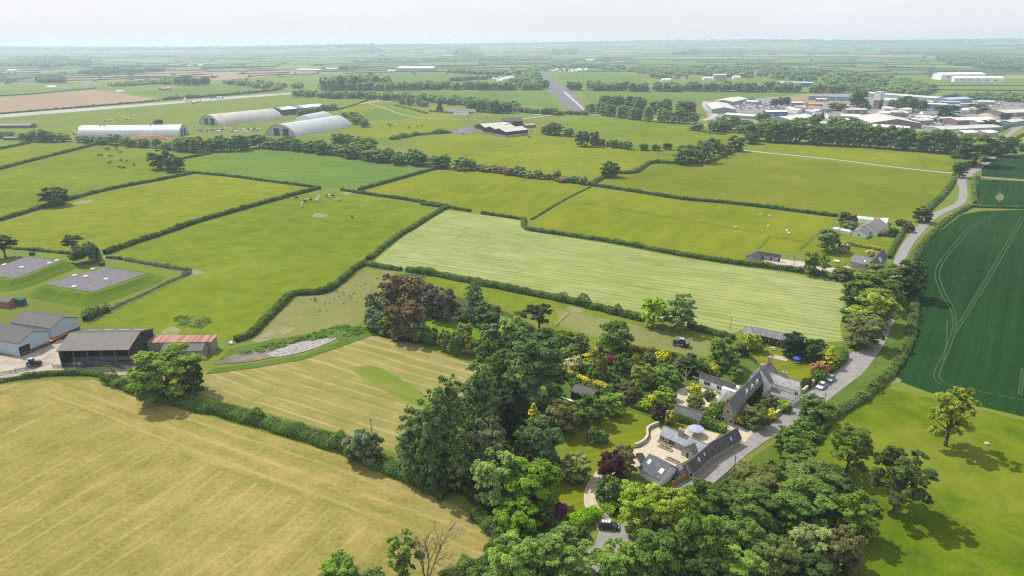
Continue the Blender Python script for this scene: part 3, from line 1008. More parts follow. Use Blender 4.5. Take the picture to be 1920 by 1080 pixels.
# runways and roads
S([(1010, 140), (1021, 139), (1066, 167), (1106, 206), (1068, 208), (1027, 168)], ASPHD, 'old grey runway running to the horizon', 'runway')
S([(1055, 172), (1061, 172), (1098, 206), (1093, 206)], PATH, 'pale lane along the old runway', 'road')
S([(-300, 250), (-300, 234), (0, 215), (100, 207), (307, 192), (420, 182), (560, 173), (564, 175), (420, 187), (333, 194), (100, 213), (0, 221)], M('old_runway', (.31, .29, .27), .25, .03, .95), 'pale old runway on the airfield', 'runway')
ribbon('road', [(1318, 226), (1340, 215), (1322, 200), (1322, 190)], 8, CONC, 'road into the industrial estate', 'road')
ribbon('road', [(700, 192), (735, 190), (690, 205), (660, 200), (720, 185)][:2], 6, PATH, 'track by the airfield', 'road')
ribbon('track', [(640, 201), (690, 192), (735, 184)], 6, PATH, 'pale track leading to the airfield', 'track')
ribbon('track', [(690, 194), (712, 200), (740, 210), (760, 216), (800, 222), (880, 224), (905, 227)], 4, DIRT, 'winding farm track across rough grass', 'track')
ribbon('road', [(1580, 290), (1500, 262), (1400, 245), (1280, 229), (1170, 219), (1060, 211), (1000, 216)][1:], 7, CONC, 'main road crossing behind the farm', 'road')
ribbon('track', [(960, 226), (1010, 219), (1060, 212)], 5, PATH, 'pale track from the farm sheds', 'track')
ribbon('track', [(1392, 282), (1450, 288), (1560, 299), (1680, 314), (1785, 325)], [6, 4, 3.5, 3.5, 4], PATH, 'pale straight track across the meadow', 'track')
ribbon('track', [(1812, 328), (1850, 333), (1925, 340)], 3, DIRT, 'short track between the crops', 'track')
ribbon('road', [(1820, 325), (1838, 312), (1858, 298), (1866, 287), (1880, 265), (1895, 250), (1925, 232), (1990, 205)], 6, ASPH, 'lane climbing to the estate', 'road')
ribbon('road', [(1000, 1180), (1060, 1110), (1130, 1042), (1168, 1010), (1230, 960), (1320, 897), (1370, 855), (1410, 825), (1450, 800), (1500, 768), (1552, 728), (1600, 692), (1640, 645), (1664, 600), (1676, 560), (1680, 520), (1690, 480), (1712, 445), (1752, 405), (1795, 384), (1805, 372), (1806, 355), (1803, 340), (1815, 327), (1832, 318)],
       [6, 6, 6, 5.6, 5.4, 5.4, 5.4, 5.6, 6, 6.4, 6.6, 6.4, 5.4, 4.6, 4.4, 4.4, 4.6, 4.8, 5, 5, 5, 5, 6, 6, 6], ASPH, 'grey country lane winding past the cottages', 'road')
S([(1580, 690), (1588, 668), (1600, 660), (1612, 668), (1625, 675), (1600, 697)], ASPH, 'field entrance apron beside the lane', 'road')
S([(1103, 1062), (1122, 1000), (1128, 985), (1160, 985), (1172, 1005), (1150, 1030)], ASPH, 'tarmac splay at the drive entrance', 'road')
ribbon('drive', [(1138, 990), (1128, 975), (1113, 958), (1103, 935), (1107, 910), (1122, 893), (1150, 880), (1185, 868), (1205, 860)], [4.4, 4, 3.6, 3.4, 3.4, 3.4, 3.4, 4, 5], GRAV, 'curved gravel drive to the barn courtyard', 'drive')
S([(1188, 844), (1203, 838), (1216, 824), (1220, 806), (1234, 800), (1242, 812), (1262, 830), (1278, 846), (1300, 852), (1292, 862), (1262, 878), (1240, 872), (1200, 872), (1185, 866)], GRAV, 'pale gravel courtyard between the barns', 'courtyard')
S([(1290, 800), (1305, 803), (1350, 815), (1330, 836), (1318, 832), (1280, 812)], GRAV, 'small gravel terrace with the grey parasol', 'courtyard')
S([(1262, 745), (1268, 732), (1300, 722), (1345, 738), (1360, 752), (1335, 762), (1312, 770), (1275, 765)], GRAV, 'gravel garden behind the farmhouse', 'courtyard')
S([(1330, 800), (1340, 778), (1362, 786), (1385, 800), (1412, 812), (1396, 830), (1375, 815)], GRAV, 'gravel parking place with the blue car', 'courtyard')
S([(1040, 790), (1150, 770), (1200, 778), (1232, 792), (1215, 808), (1208, 830), (1190, 838), (1150, 858), (1115, 888), (1098, 915), (1095, 945), (1105, 968), (1070, 985), (1040, 985), (1030, 940), (1050, 890), (1060, 840)], LAWN, 'striped garden lawn west of the barns', 'lawn', round_=True)
S([(1140, 715), (1165, 700), (1180, 712), (1176, 725), (1150, 728)], LAWN, 'small hidden garden lawn', 'lawn', round_=True)
S([(1392, 655), (1415, 655), (1450, 652), (1488, 664), (1515, 672), (1535, 690), (1512, 712), (1490, 715), (1455, 695), (1430, 682), (1405, 672)], LAWN, 'sunny lawn north of the farmhouse', 'lawn', round_=True)
S([(1505, 470), (1530, 445), (1575, 452), (1650, 470), (1640, 488), (1600, 480), (1580, 498), (1540, 500), (1505, 492)], LAWN, 'lawn with a white table by the slate house', 'lawn')
S([(1532, 442), (1545, 428), (1620, 440), (1690, 455), (1665, 478), (1600, 462)], LAWN, 'mown paddock between two houses', 'lawn')
S([(1396, 492), (1402, 484), (1465, 486), (1512, 492), (1545, 504), (1590, 499), (1603, 508), (1585, 516), (1540, 510), (1440, 498)], M('pale_yard', (.38, .33, .29), .25, .3), 'pale yard in front of the paddock stable', 'yard')
S([(1425, 632), (1470, 642), (1466, 650), (1420, 640)], YARD, 'pale strip in front of the garden stable', 'yard')
S([(-80, 705), (-60, 660), (20, 668), (60, 650), (100, 632), (125, 640), (130, 670), (240, 684), (272, 690), (262, 706), (150, 700), (60, 704), (0, 712)], YARD, 'pale concrete farmyard with tractor tracks', 'yard')
ribbon('track', [(-60, 722), (0, 712), (60, 702), (150, 697), (230, 698), (290, 690), (330, 680)], [4, 4, 4, 4.4, 5, 4.6, 4], DIRT, 'stony farm track below the yard', 'track')
S([(400, 684), (430, 668), (480, 655), (540, 642), (617, 629), (634, 632), (600, 650), (567, 661), (467, 679)], M('bare_soil', (.16, .13, .105), .45, .15), 'strip of bare earth and track below the paddock', 'track')
S([(500, 664), (540, 648), (600, 636), (632, 630), (628, 638), (580, 657), (520, 670)], M('spread_rubble', (.27, .255, .245), .6, .9), 'pale grey rubble spread along a strip', 'rubble', round_=True)
S([(430, 655), (500, 640), (600, 622), (650, 612), (690, 614), (690, 626), (640, 640), (620, 628), (540, 640), (470, 655), (410, 676)], VERGE, 'weedy green bank above the rubble', 'verge')
S([(400, 692), (470, 682), (570, 666), (635, 642), (690, 624), (700, 628), (640, 650), (570, 674), (480, 690), (385, 702)], VERGE, 'green margin along the smaller hay field', 'verge')
S([(1365, 900), (1400, 868), (1450, 832), (1500, 795), (1560, 748), (1605, 712), (1640, 676), (1662, 640), (1678, 600), (1690, 560), (1694, 520), (1704, 480), (1735, 440), (1760, 420), (1800, 400), (1812, 396), (1740, 452), (1722, 480), (1720, 560), (1718, 610), (1706, 652), (1684, 690), (1660, 722), (1600, 770), (1545, 808), (1510, 850), (1480, 870), (1420, 890)], VERGE, 'wide grass verge between lane and hedge', 'verge')
S([(1040, 655), (1180, 655), (1300, 680), (1380, 640), (1470, 650), (1590, 650), (1592, 682), (1560, 715), (1520, 745), (1440, 800), (1400, 815), (1330, 800), (1270, 790), (1200, 785), (1080, 790), (1040, 760)], VERGE, 'garden ground around the farmhouse', 'garden', z=.018)
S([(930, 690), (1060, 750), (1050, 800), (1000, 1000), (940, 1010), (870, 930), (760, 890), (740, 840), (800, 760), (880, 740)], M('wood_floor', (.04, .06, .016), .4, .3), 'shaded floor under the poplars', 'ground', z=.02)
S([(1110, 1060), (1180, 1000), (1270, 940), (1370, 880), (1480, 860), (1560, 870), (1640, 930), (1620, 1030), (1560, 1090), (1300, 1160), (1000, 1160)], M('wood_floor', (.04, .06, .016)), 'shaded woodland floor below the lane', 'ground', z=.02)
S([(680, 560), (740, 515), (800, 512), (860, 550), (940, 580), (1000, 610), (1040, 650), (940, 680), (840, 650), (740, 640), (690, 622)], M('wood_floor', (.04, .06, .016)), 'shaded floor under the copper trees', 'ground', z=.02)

# ------------------------------------------------------------------ covered reservoirs on the west side
def reservoir(corn, zt, foot, where):
    P = [at(*c, zt) for c in corn]
    ctr = sum(P, Vector()) / 4
    mb = MB()
    top = [ctr + (p - ctr) * 1.16 for p in P]
    base = [ctr + (p - ctr).normalized() * ((p - ctr).length * 1.16 + foot) for p in P]
    def rounded(Q, z, k):
        out = []
        n = len(Q)
        for i in range(n):
            a, b, c = Q[i - 1], Q[i], Q[(i + 1) % n]
            u, w = b + (a - b).normalized() * k, b + (c - b).normalized() * k
            for t in (0, .25, .5, .75, 1):
                q = u.lerp(b, t).lerp(b.lerp(w, t), t)
                out.append((q.x, q.y, z))
        return out
    rings = [rounded(base, 0, 12), rounded([b.lerp(t, .5) for b, t in zip(base, top)], zt * .42, 9), rounded([b.lerp(t, .9) for b, t in zip(base, top)], zt * .93, 7), rounded(top, zt - .05, 6)]
    n = len(rings[0])
    v = [q for r_ in rings for q in r_]
    f = [(r_ * n + i, r_ * n + (i + 1) % n, (r_ + 1) * n + (i + 1) % n, (r_ + 1) * n + i) for r_ in range(3) for i in range(n)]
    f.append([3 * n + i for i in range(n)])
    me = mesh_from('grass_mound', v, f)
    bm = bmesh.new(); bm.from_mesh(me); bmesh.ops.recalc_face_normals(bm, faces=bm.faces); bm.to_mesh(me); bm.free()
    o = link('grass_mound', me, field_mat('mound_grass_' + where.split()[0], (.06, .112, .010), (.09, .145, .013), (.125, .17, .022), ws=.3, period=2.5, ang=dirang(corn[0], corn[1]), wf=.3))
    tag(o, 'mown grass bank around the ' + where + ' reservoir', 'mound', kind='structure')
    root = thing('covered_reservoir', 'flat grey gravel topped reservoir roof on a grass mound, ' + where, 'reservoir', (ctr.x, ctr.y, zt))
    L = [(p.x - ctr.x, p.y - ctr.y) for p in P]
    MB().prism(L, -.3, .12).build('roof', M('reservoir_gravel', (.135, .125, .145), .3, .5, .95), root)
    edge = MB()
    for i in range(4):
        a, b = Vector((*L[i], 0)), Vector((*L[(i + 1) % 4], 0))
        edge.tube([(a.x, a.y, .14), (b.x, b.y, .14)], .14, 4)
    edge.build('kerb', CONC, root)
    return root, ctr
res1, c1 = reservoir([(85, 533), (197, 502), (272, 513), (173, 548)], 3.4, 9, 'nearer one')
res2, c2 = reservoir([(-27, 512), (50, 482), (113, 490), (25, 523)], 3.4, 9, 'farther one')
for root, ctr, lst in ((res1, c1, [(140, 517), (161, 519), (139, 538), (199, 524), (174, 505)]), (res2, c2, [(8, 497), (41, 502), (93, 494), (107, 489)])):
    for q in lst:
        p = at(*q, 3.5)
        MB().tube([(0, 0, 0), (0, 0, .35), (0, 0, .5)], [1.1, 1.1, .9], 10).build('vent', M('vent_white', (.5, .5, .52), .1), root, (p.x - ctr.x, p.y - ctr.y, .1))
for q, root, ctr in (((192, 499), res1, c1), ((61, 479), res2, c2)):
    p = at(*q, 3.5)
    MB().box(-1, 1, -.8, .8, 0, 1.6).box(-1.1, 1.1, -.9, .9, 1.6, 1.75).build('access_hatch', M('hatch_green', (.03, .06, .05)), root, (p.x - ctr.x, p.y - ctr.y, .1))

# ------------------------------------------------------------------ hedges of the near and middle fields
H = hedge
DK, MD, LT, YH = (.042, .068, .018), (.052, .085, .02), (.075, .115, .025), (.26, .24, .02)
H([(-120, 448), (0, 414), (100, 384), (200, 357), (300, 338), (365, 325)], 3.2, 2.4, 'long straight hedge running past the lone oak', DK)
H([(365, 325), (430, 331), (500, 340), (600, 353)], 2.6, 1.9, 'hedge along the green ley beside the paired trees', DK)
H([(640, 357), (690, 365), (760, 375), (840, 388)], 2.8, 2.0, 'hedge between cattle pasture and buttercup meadow', DK)
H([(790, 384), (840, 390), (883, 397)], 2.4, 1.8, 'short hedge at the top corner of the mown field', DK, sm=2)
H([(903, 401), (945, 407), (983, 413)], 2.6, 2.0, 'hedge piece between buttercup meadow and mown field', DK, sm=2)
H([(600, 354), (560, 364), (500, 380), (430, 400), (367, 418), (310, 438), (257, 455), (197, 477)], 3.4, 2.6, 'straight hedge sloping down to the round bush', DK)
H([(-120, 352), (0, 318), (60, 302), (120, 287), (182, 271)], 3.6, 2.6, 'hedge climbing to the silver hangar', DK)
H([(-80, 297), (0, 280), (55, 269)], 3.2, 2.4, 'short hedge at the far west edge', DK)
H([(340, 299), (365, 294), (393, 289)], 3.2, 2.2, 'short hedge stub above the paired trees', DK, sm=2)
H([(673, 357), (720, 344), (770, 330), (818, 317)], 3.2, 2.2, 'hedge between green ley and buttercup meadow', DK)
H([(1107, 348), (1190, 360), (1280, 374), (1360, 381), (1447, 391), (1570, 407)], 3.2, 2.2, 'long hedge above the sheep paddock', DK)
H([(1107, 347), (1125, 337), (1150, 326), (1187, 325), (1205, 315), (1222, 306), (1267, 307), (1323, 307), (1345, 298), (1363, 290), (1390, 281)], 4.0, 2.6, 'winding hedge past the solitary round tree', MD, .35)
H([(1107, 351), (1060, 374), (1020, 398), (997, 412)], 1.6, .9, 'low thin hedge between two buttercup fields', MD)
H([(983, 413), (982, 424), (990, 431), (1007, 434), (1070, 443), (1140, 453), (1210, 466), (1280, 479), (1340, 489), (1380, 495)], 3.4, 2.1, 'hedge along the top of the mown field', MD)
H([(1380, 495), (1440, 502), (1507, 511), (1560, 520), (1600, 527)], 3.6, 2.6, 'hedge in front of the paddock stable yard', MD, .35)
H([(835, 391), (800, 411), (770, 430), (747, 443), (715, 468), (690, 488)], 3.4, 2.2, 'broad hedge on the west end of the mown field', MD)
H([(686, 494), (665, 506), (640, 528), (615, 546), (590, 551), (550, 553), (530, 570), (517, 583), (495, 605), (470, 630), (440, 640)], 3.2, 2.6, 'curving hedge down to the farm buildings', MD)
H([(683, 496), (715, 502), (752, 507)], 3.0, 2.1, 'short hedge above the bare paddock', MD, sm=2)
H([(763, 508), (800, 513), (850, 523), (907, 534), (970, 547), (1040, 561)], 4.0, 2.6, 'thick hedge above the long paddock, west part', MD, .3)
H([(1040, 561), (1080, 570), (1120, 580), (1160, 590), (1204, 601)], 3.8, 2.6, 'thick hedge above the long paddock, by the gap', MD, .35, .15)
H([(1290, 613), (1330, 624), (1375, 636)], 3.2, 2.0, 'hedge behind the parked paddock tractor', DK, .3, sm=2)
H([(160, 602), (185, 590), (205, 583)], 3.6, 2.4, 'thick bushy end of the reservoir fence hedge', DK, .4, .2, sm=2)
H([(210, 581), (235, 568), (267, 554), (310, 533), (358, 512)], 1.4, 1.0, 'thin growth along the reservoir fence', DK, .4, .1)
H([(358, 508), (300, 499), (233, 487), (200, 484)], 2.0, 1.3, 'rough growth along the upper reservoir fence', MD, .45, .1)
H([(147, 478), (90, 472), (33, 467), (-60, 458)], 2.2, 1.4, 'weedy fence line behind the farther reservoir', MD, .4)
H([(-80, 724), (0, 716), (60, 707), (100, 703), (150, 702), (183, 704), (217, 718)], 2.4, 1.3, 'low growth between farm track and hay field', MD, .4, .1)
H([(200, 712), (217, 720), (250, 732), (283, 744), (320, 752), (345, 758)], 4.5, 2.4, 'bramble bank below the big farmyard tree', MD, .4, .2)
H([(335, 752), (367, 762), (420, 774), (470, 788), (520, 803), (580, 820), (640, 838)], 5.4, 2.5, 'broad overgrown hedge between the two hay fields', MD, .25, .12)
H([(640, 838), (690, 862), (740, 885), (790, 908), (840, 932)], 5.4, 2.5, 'overgrown hedge running to the poplars', MD, .3, .12)
H([(890, 970), (930, 1000), (935, 1025), (925, 1045)], 4, 2.5, 'hedge at the round end of the hay field', MD, .4, .2)
H([(930, 1052), (880, 1075), (830, 1098)], 4, 2.4, 'hedge at the bottom of the hay field', MD, .35, .1, sm=2)
H([(1738, 447), (1722, 470), (1715, 500), (1714, 550), (1712, 600), (1703, 645), (1680, 685), (1658, 712), (1618, 747), (1580, 769), (1550, 790), (1524, 812)], 3.6, 1.7, 'long clipped hedge between lane and crop', (.058, .088, .022), .25, .1)
H([(1820, 388), (1790, 403), (1765, 422), (1740, 447)], 3.0, 2.0, 'hedge on the bend beside the lane', MD)
H([(1820, 388), (1870, 390), (1990, 392)], 2.4, 1.6, 'low hedge between two crop fields', MD)
H([(1828, 382), (1826, 362), (1826, 340), (1834, 333)], 3.0, 2.0, 'hedge at the junction beside the crop', MD, sm=2)
H([(1788, 338), (1772, 362), (1745, 388), (1730, 402)], 4.0, 2.4, 'hedge between rough meadow and lane', MD, .35)
H([(1705, 420), (1690, 440), (1672, 470), (1666, 485)], 2.6, 2.0, 'clipped hedge beside the lane at the houses', MD, sm=2)
H([(1568, 456), (1600, 461), (1650, 470)], 2.6, 1.9, 'golden clipped hedge behind the slate house', (.16, .17, .02), .15, sm=2)
H([(1267, 787), (1295, 792), (1330, 801), (1361, 810)], 2.8, 2.6, 'clipped garden hedge behind the barn terrace', (.07, .115, .02), .12, sm=2)
H([(1066, 990), (1085, 985), (1105, 976), (1122, 968)], 4.0, 3.0, 'bright clipped hedge at the drive gate, field side', (.11, .19, .012), .06, sm=2)
H([(1133, 952), (1145, 958), (1156, 964)], 3.4, 2.2, 'short bright clipped hedge inside the gate', (.11, .19, .012), .08, sm=2)
H([(1066, 703), (1085, 712), (1110, 722), (1138, 732)], 2.2, 2.0, 'golden garden hedge behind the old shed', YH, .2, sm=2)
H([(1093, 676), (1110, 667), (1127, 657)], 1.8, 2.2, 'golden hedge pointing at the paddock', YH, .15, sm=2)
H([(1172, 652), (1205, 660), (1240, 665), (1278, 672)], 2.6, 2.2, 'dark gold hedge between garden and paddock', (.14, .15, .02), .3, sm=2)
H([(1553, 700), (1565, 690), (1578, 680), (1583, 670)], 2.6, 2.6, 'dark hedge between golden conifer and lane', DK, .2, sm=2)
H([(1598, 655), (1620, 640), (1640, 620), (1655, 598)], 4, 1.8, 'wild bank of growth beside the tree lined lane', MD, .4, .2, sm=2)
# middle distance hedges
H([(-120, 225), (0, 214), (150, 202), (300, 189)], 4, 2.4, 'hedge between tilled field and old runway', DK, .3, .1)
H([(305, 188), (360, 184), (440, 178), (520, 170)], 7, 4.5, 'tall hedge behind the lorries on the runway', DK, .35, .2)
H([(0, 180), (60, 177), (110, 172), (180, 166)], 4, 2.2, 'hedge above the large tilled field', DK, .3)
H([(690, 188), (660, 199), (632, 206)], 4, 2.2, 'hedge beside the airfield track', DK, .3)
H([(740, 198), (770, 205), (800, 213)], 5, 1.6, 'scrubby hedge in the rough grass', DK, .5)
H([(735, 262), (765, 256), (800, 252), (845, 249)], 9, 2.4, 'scrub and nettles beside the silage pad', MD, .5, .2)
H([(1360, 253), (1330, 250), (1300, 243)], 4, 2, 'low bushes in the road pasture', MD, .5)
H([(1700, 161), (1800, 161), (1990, 162)], 5, 2.2, 'straight hedge beyond the estate, upper', DK, .2)
H([(1745, 169), (1830, 170), (1990, 171)], 5, 2.2, 'straight hedge beyond the estate, lower', DK, .2)
H([(1835, 262), (1870, 247), (1905, 232), (1925, 222)], 6, 2.6, 'hedge along the lane climbing to the estate', DK, .25)
H([(1875, 287), (1893, 268), (1925, 250), (1970, 232)], 4, 2.4, 'hedge across the climbing lane', DK, .25)

# ------------------------------------------------------------------ trees and shrubs
G, GD, GL, GB, OL, GY, YG = (.058, .098, .020), (.032, .055, .017), (.095, .150, .026), (.050, .085, .032), (.080, .090, .026), (.095, .120, .060), (.150, .185, .022)
YE, PU, BR, GO, VD, PL = (.50, .36, .015), (.040, .016, .026), (.085, .060, .028), (.42, .33, .02), (.018, .030, .014), (.30, .32, .10)
# poplar stand
T(747, 765, 815, 905, 'tall', (.072, .108, .044), 'grey green poplar on the field side of the poplar stand', .5)
T(778, 735, 848, 922, 'tall', (.066, .104, .038), 'second poplar of the stand, in front of the tall one', .5)
T(812, 703, 882, 900, 'tall', (.068, .108, .034), 'tall leaning edge poplar in the middle of the stand', .6)
T(866, 672, 942, 870, 'tall', (.064, .102, .034), 'tallest poplar, at the top of the stand', .6)
T(838, 800, 884, 928, 'tall', (.075, .11, .035), 'slim light poplar at the foot of the stand', .5)
T(880, 790, 948, 905, 'round', (.10, .125, .066), 'grey green willow beside the poplar stand', .5)
T(790, 840, 842, 925, 'round', GB, 'lower bluish tree at the foot of the poplars', .5)
T(946, 618, 1058, 772, 'tall', (.054, .088, .03), 'huge dark broad tree standing behind the conifer', .6)
T(908, 655, 962, 730, 'round', G, 'tree filling the space between poplars and huge dark tree', .5)
T(930, 712, 990, 828, 'column', VD, 'black green conifer between poplars and chestnut', .5)
T(960, 786, 1054, 890, 'round', GB, 'blue green chestnut in front of the black conifer', .5)
T(982, 756, 1019, 800, 'cone', (.30, .27, .03), 'small golden conifer behind the blue green chestnut', .5)
T(1018, 737, 1060, 778, 'round', (.065, .11, .03), 'green tree beside the old sheet roofed shed', .5)
T(1024, 755, 1088, 820, 'round', OL, 'olive willow on the edge of the striped lawn', .5)
T(1072, 744, 1134, 800, 'round', G, 'spreading orchard tree on the north edge of the lawn', .35)
T(1122, 738, 1172, 782, 'round', (.085, .135, .022), 'bright orchard tree beside the spreading one', .3)
T(1096, 800, 1124, 835, 'bush', G, 'low shrub on the striped lawn', .6)
T(1118, 808, 1142, 834, 'bush', (.07, .115, .022), 'second low shrub on the striped lawn', .6)
T(888, 848, 976, 965, 'round', (.105, .155, .045), 'pale flowering ash beside the bright oak', .5)
T(940, 866, 1050, 970, 'round', (.068, .125, .012), 'broad bright green oak south of the chestnut', .5)
T(925, 945, 1012, 1015, 'round', (.07, .13, .012), 'bright low oak above the round field end', .5)
T(1005, 950, 1040, 1000, 'round', GD, 'dark tree in the shade beside the clipped hedge', .5)
T(1048, 853, 1108, 908, 'round', (.095, .12, .035), 'thin pale shrubby tree on the lawn', .5)
T(1118, 848, 1172, 908, 'round', PU, 'dark purple plum tree beside the white garage', .5)
T(1140, 838, 1194, 900, 'round', (.075, .075, .026), 'brownish tree behind the purple plum', .5)
T(1114, 896, 1164, 950, 'round', (.058, .085, .024), 'small round tree beside the curved drive', .5)
T(1038, 945, 1066, 975, 'bush', (.105, .022, .085), 'purple flowering rhododendron on the lawn', .7)
T(648, 805, 724, 876, 'bush', (.085, .115, .06), 'grey green willow bush in the hay field hedge', .6)
T(724, 1003, 795, 1100, 'sparse', (.085, .13, .028), 'thin half bare ash at the bottom of the hay field', .2)
T(605, 1046, 676, 1110, 'round', GL, 'tree top at the lower edge west of the bare ash', .3)
T(680, 1066, 724, 1110, 'round', G, 'small tree top beside the bare ash', .3)
T(918, 1012, 1022, 1110, 'round', (.09, .14, .028), 'rounded pale tree below the hay field end', .4)
T(1000, 1002, 1116, 1100, 'round', (.085, .135, .032), 'broad pale tree beside the lane bottom', .4)
T(870, 1070, 940, 1120, 'round', G, 'tree top at the lower edge below the field end', .4)
T(1155, 905, 1250, 1010, 'round', (.115, .165, .018), 'large lime green tree beside the white garage', .5)
T(1215, 918, 1300, 1025, 'round', (.125, .165, .022), 'yellowish lime tree overhanging the hidden lane', .5)
T(1110, 1020, 1200, 1100, 'round', (.085, .135, .026), 'green tree below the lane bottom', .4)
T(1180, 1000, 1280, 1100, 'round', G, 'wide green tree between lime trees and lower edge', .4)
# wood below the lane
T(1268, 908, 1350, 985, 'round', G, 'wood edge tree beside the timber fence', .5)
T(1258, 960, 1345, 1090, 'round', (.065, .11, .02), 'tall tree deep in the lower wood', .5)
T(1345, 918, 1450, 1000, 'round', (.055, .085, .022), 'dark rounded tree in the middle of the lower wood', .5)
T(1362, 878, 1462, 945, 'round', OL, 'olive crown of the lower wood beside the lane', .5)
T(1452, 868, 1562, 950, 'round', (.062, .095, .022), 'big dome shaped tree at the top of the lower wood', .5)
T(1440, 905, 1560, 1000, 'round', G, 'broad glossy tree in the lower wood', .5)
T(1558, 922, 1636, 1020, 'round', (.085, .13, .018), 'bright tree on the meadow edge of the wood', .5)
T(1474, 985, 1555, 1065, 'round', (.11, .14, .05), 'pale blossoming tree low in the wood', .5)
T(1530, 990, 1608, 1080, 'round', (.072, .07, .03), 'dull brownish tree on the meadow corner of the wood', .5)
T(1405, 1012, 1490, 1095, 'round', (.075, .10, .028), 'olive crown at the lower edge of the wood', .5)
T(1338, 970, 1422, 1060, 'round', G, 'mid green tree west of the glossy one', .5)
T(1335, 1035, 1430, 1110, 'round', GL, 'light tree at the very bottom of the wood', .5)
T(1270, 1040, 1350, 1120, 'round', GD, 'dark crown at the bottom of the wood', .5)
T(1490, 1045, 1560, 1110, 'round', GD, 'dark low tree at the bottom meadow corner', .5)
# lane side and parkland
T(1447, 800, 1502, 860, 'round', G, 'roadside tree opposite the barns, upper', .5)
T(1462, 828, 1528, 888, 'round', (.065, .105, .02), 'roadside tree opposite the barns, lower', .5)
T(1493, 743, 1558, 802, 'round', (.058, .095, .022), 'bushy tree in the lane hedge by the dark parked car', .5)
T(1485, 785, 1525, 815, 'bush', (.06, .10, .02), 'bush in the lane hedge below the bushy tree', .6)
T(1546, 790, 1628, 886, 'oak', (.068, .105, .016), 'parkland oak with a dead low branch', .0)
T(1622, 838, 1732, 960, 'oak', (.052, .078, .022), 'dark open parkland oak with a visible trunk', .0)
T(1732, 722, 1814, 836, 'oak', (.115, .145, .018), 'yellow green parkland oak near the crop', .0)
T(1600, 494, 1690, 562, 'round', (.075, .11, .024), 'lane tree nearest to the slate house', .5)
T(1672, 482, 1731, 562, 'round', GD, 'dark rounded tree on the crop side of the lane', .4)
T(1572, 526, 1616, 578, 'round', G, 'field side tree of the lane avenue', .5)
T(1588, 518, 1680, 585, 'round', (.07, .105, .022), 'middle tree of the lane avenue', .5)
T(1592, 542, 1676, 618, 'round', (.115, .15, .022), 'bright yellow green tree of the lane avenue', .5)
T(1578, 588, 1650, 656, 'round', (.085, .10, .035), 'lowest tree of the lane avenue, thin and greyish', .4)
T(1675, 552, 1694, 580, 'bush', LT, 'shrub on the verge under the avenue', .6)
T(1464, 622, 1509, 672, 'column', VD, 'tall dark yew beside the garden stable', .4)
T(1500, 636, 1546, 680, 'round', GD, 'dark pine between yew and golden conifer', .4)
T(1534, 649, 1574, 692, 'cone', (.52, .37, .012), 'bright golden conifer beside the lane', .5)
T(1517, 677, 1552, 710, 'bush', (.19, .105, .055), 'pink brown shrub below the golden conifer', .6)
T(1518, 694, 1547, 720, 'bush', G, 'green shrub above the pale blue car', .6)
T(1500, 710, 1522, 728, 'bush', GD, 'small dark shrub at the cottage gable', .6)
T(1388, 624, 1428, 662, 'bush', YG, 'yellow green bush beside the garden stable', .6)
T(1375, 645, 1398, 668, 'bush', GD, 'dark bush at the corner of the sunny lawn', .6)
T(1326, 636, 1387, 694, 'round', (.062, .10, .022), 'large round tree behind the farmhouse', .4)
T(1364, 689, 1394, 715, 'round', G, 'small round tree by the farmhouse back wall', .4)
T(1321, 682, 1349, 704, 'bush', (.30, .29, .02), 'yellow shrub behind the low annex', .6)
T(1200, 557, 1249, 616, 'round', (.145, .215, .012), 'vivid yellow green tree on the mown field hedge', .4)
T(1242, 551, 1305, 622, 'round', (.085, .125, .045), 'grey green tree on the mown field hedge', .4)
T(1118, 601, 1186, 668, 'round', (.068, .105, .028), 'broad tree standing in the paddock hedge', .4)
T(982, 572, 1039, 622, 'pine', (.035, .050, .024), 'dark flat topped pine on the paddock edge', .0)
T(962, 584, 990, 614, 'pine', (.035, .050, .024), 'smaller dark pine beside the flat topped one', .1)
T(934, 592, 990, 652, 'round', GL, 'light green tree in front of the small pine', .4)
T(870, 527, 909, 606, 'tall', (.068, .10, .045), 'tall grey green birch behind the clearing', .4)
T(890, 566, 942, 625, 'round', (.05, .085, .025), 'mid green tree right of the tall birch', .4)
T(900, 606, 942, 650, 'round', (.075, .105, .05), 'greyish tree beside the sunlit clearing', .4)
T(857, 606, 888, 640, 'bush', (.12, .15, .035), 'pale bush on the sunlit clearing', .5)
T(712, 514, 766, 580, 'round', (.085, .065, .034), 'copper beech at the top of the copper group', .5)
T(748, 518, 800, 585, 'round', (.095, .072, .038), 'second copper beech of the copper group', .5)
T(792, 532, 830, 600, 'round', (.085, .068, .06), 'purplish grey tree of the copper group', .5)
T(815, 540, 858, 606, 'round', (.075, .07, .055), 'dull purple tree next to the birch', .5)
T(726, 562, 799, 642, 'round', (.078, .062, .028), 'brown leaved tree in front of the copper beeches', .5)
T(685, 548, 728, 602, 'round', (.088, .115, .06), 'silvery willow on the bare paddock side', .5)
T(682, 578, 722, 622, 'bush', (.10, .13, .07), 'silvery low willow beside the green bank', .5)
T(702, 594, 738, 628, 'bush', (.075, .12, .022), 'green bush at the foot of the brown tree', .5)
T(765, 598, 802, 642, 'bush', (.10, .125, .06), 'grey willow at the corner of the clearing', .5)
for i, (x, y, w, h, c) in enumerate([(808, 618, 34, 32, G), (836, 624, 32, 34, LT), (858, 628, 34, 38, G), (880, 632, 30, 34, (.10, .12, .025)), (905, 636, 40, 40, LT), (926, 640, 30, 34, G)]):
    T(x - w / 2, y - 4, x + w / 2, y + h, 'bush', c, '%s shrub from the copper trees in the row along the clearing' % ordinal(i + 1), .5, 'shrub row along the clearing')
T(1040, 621, 1078, 658, 'round', G, 'tree between huge dark tree and paddock', .4)
T(1068, 626, 1106, 662, 'round', (.06, .088, .024), 'dull green tree beside the blue cold frame', .4)
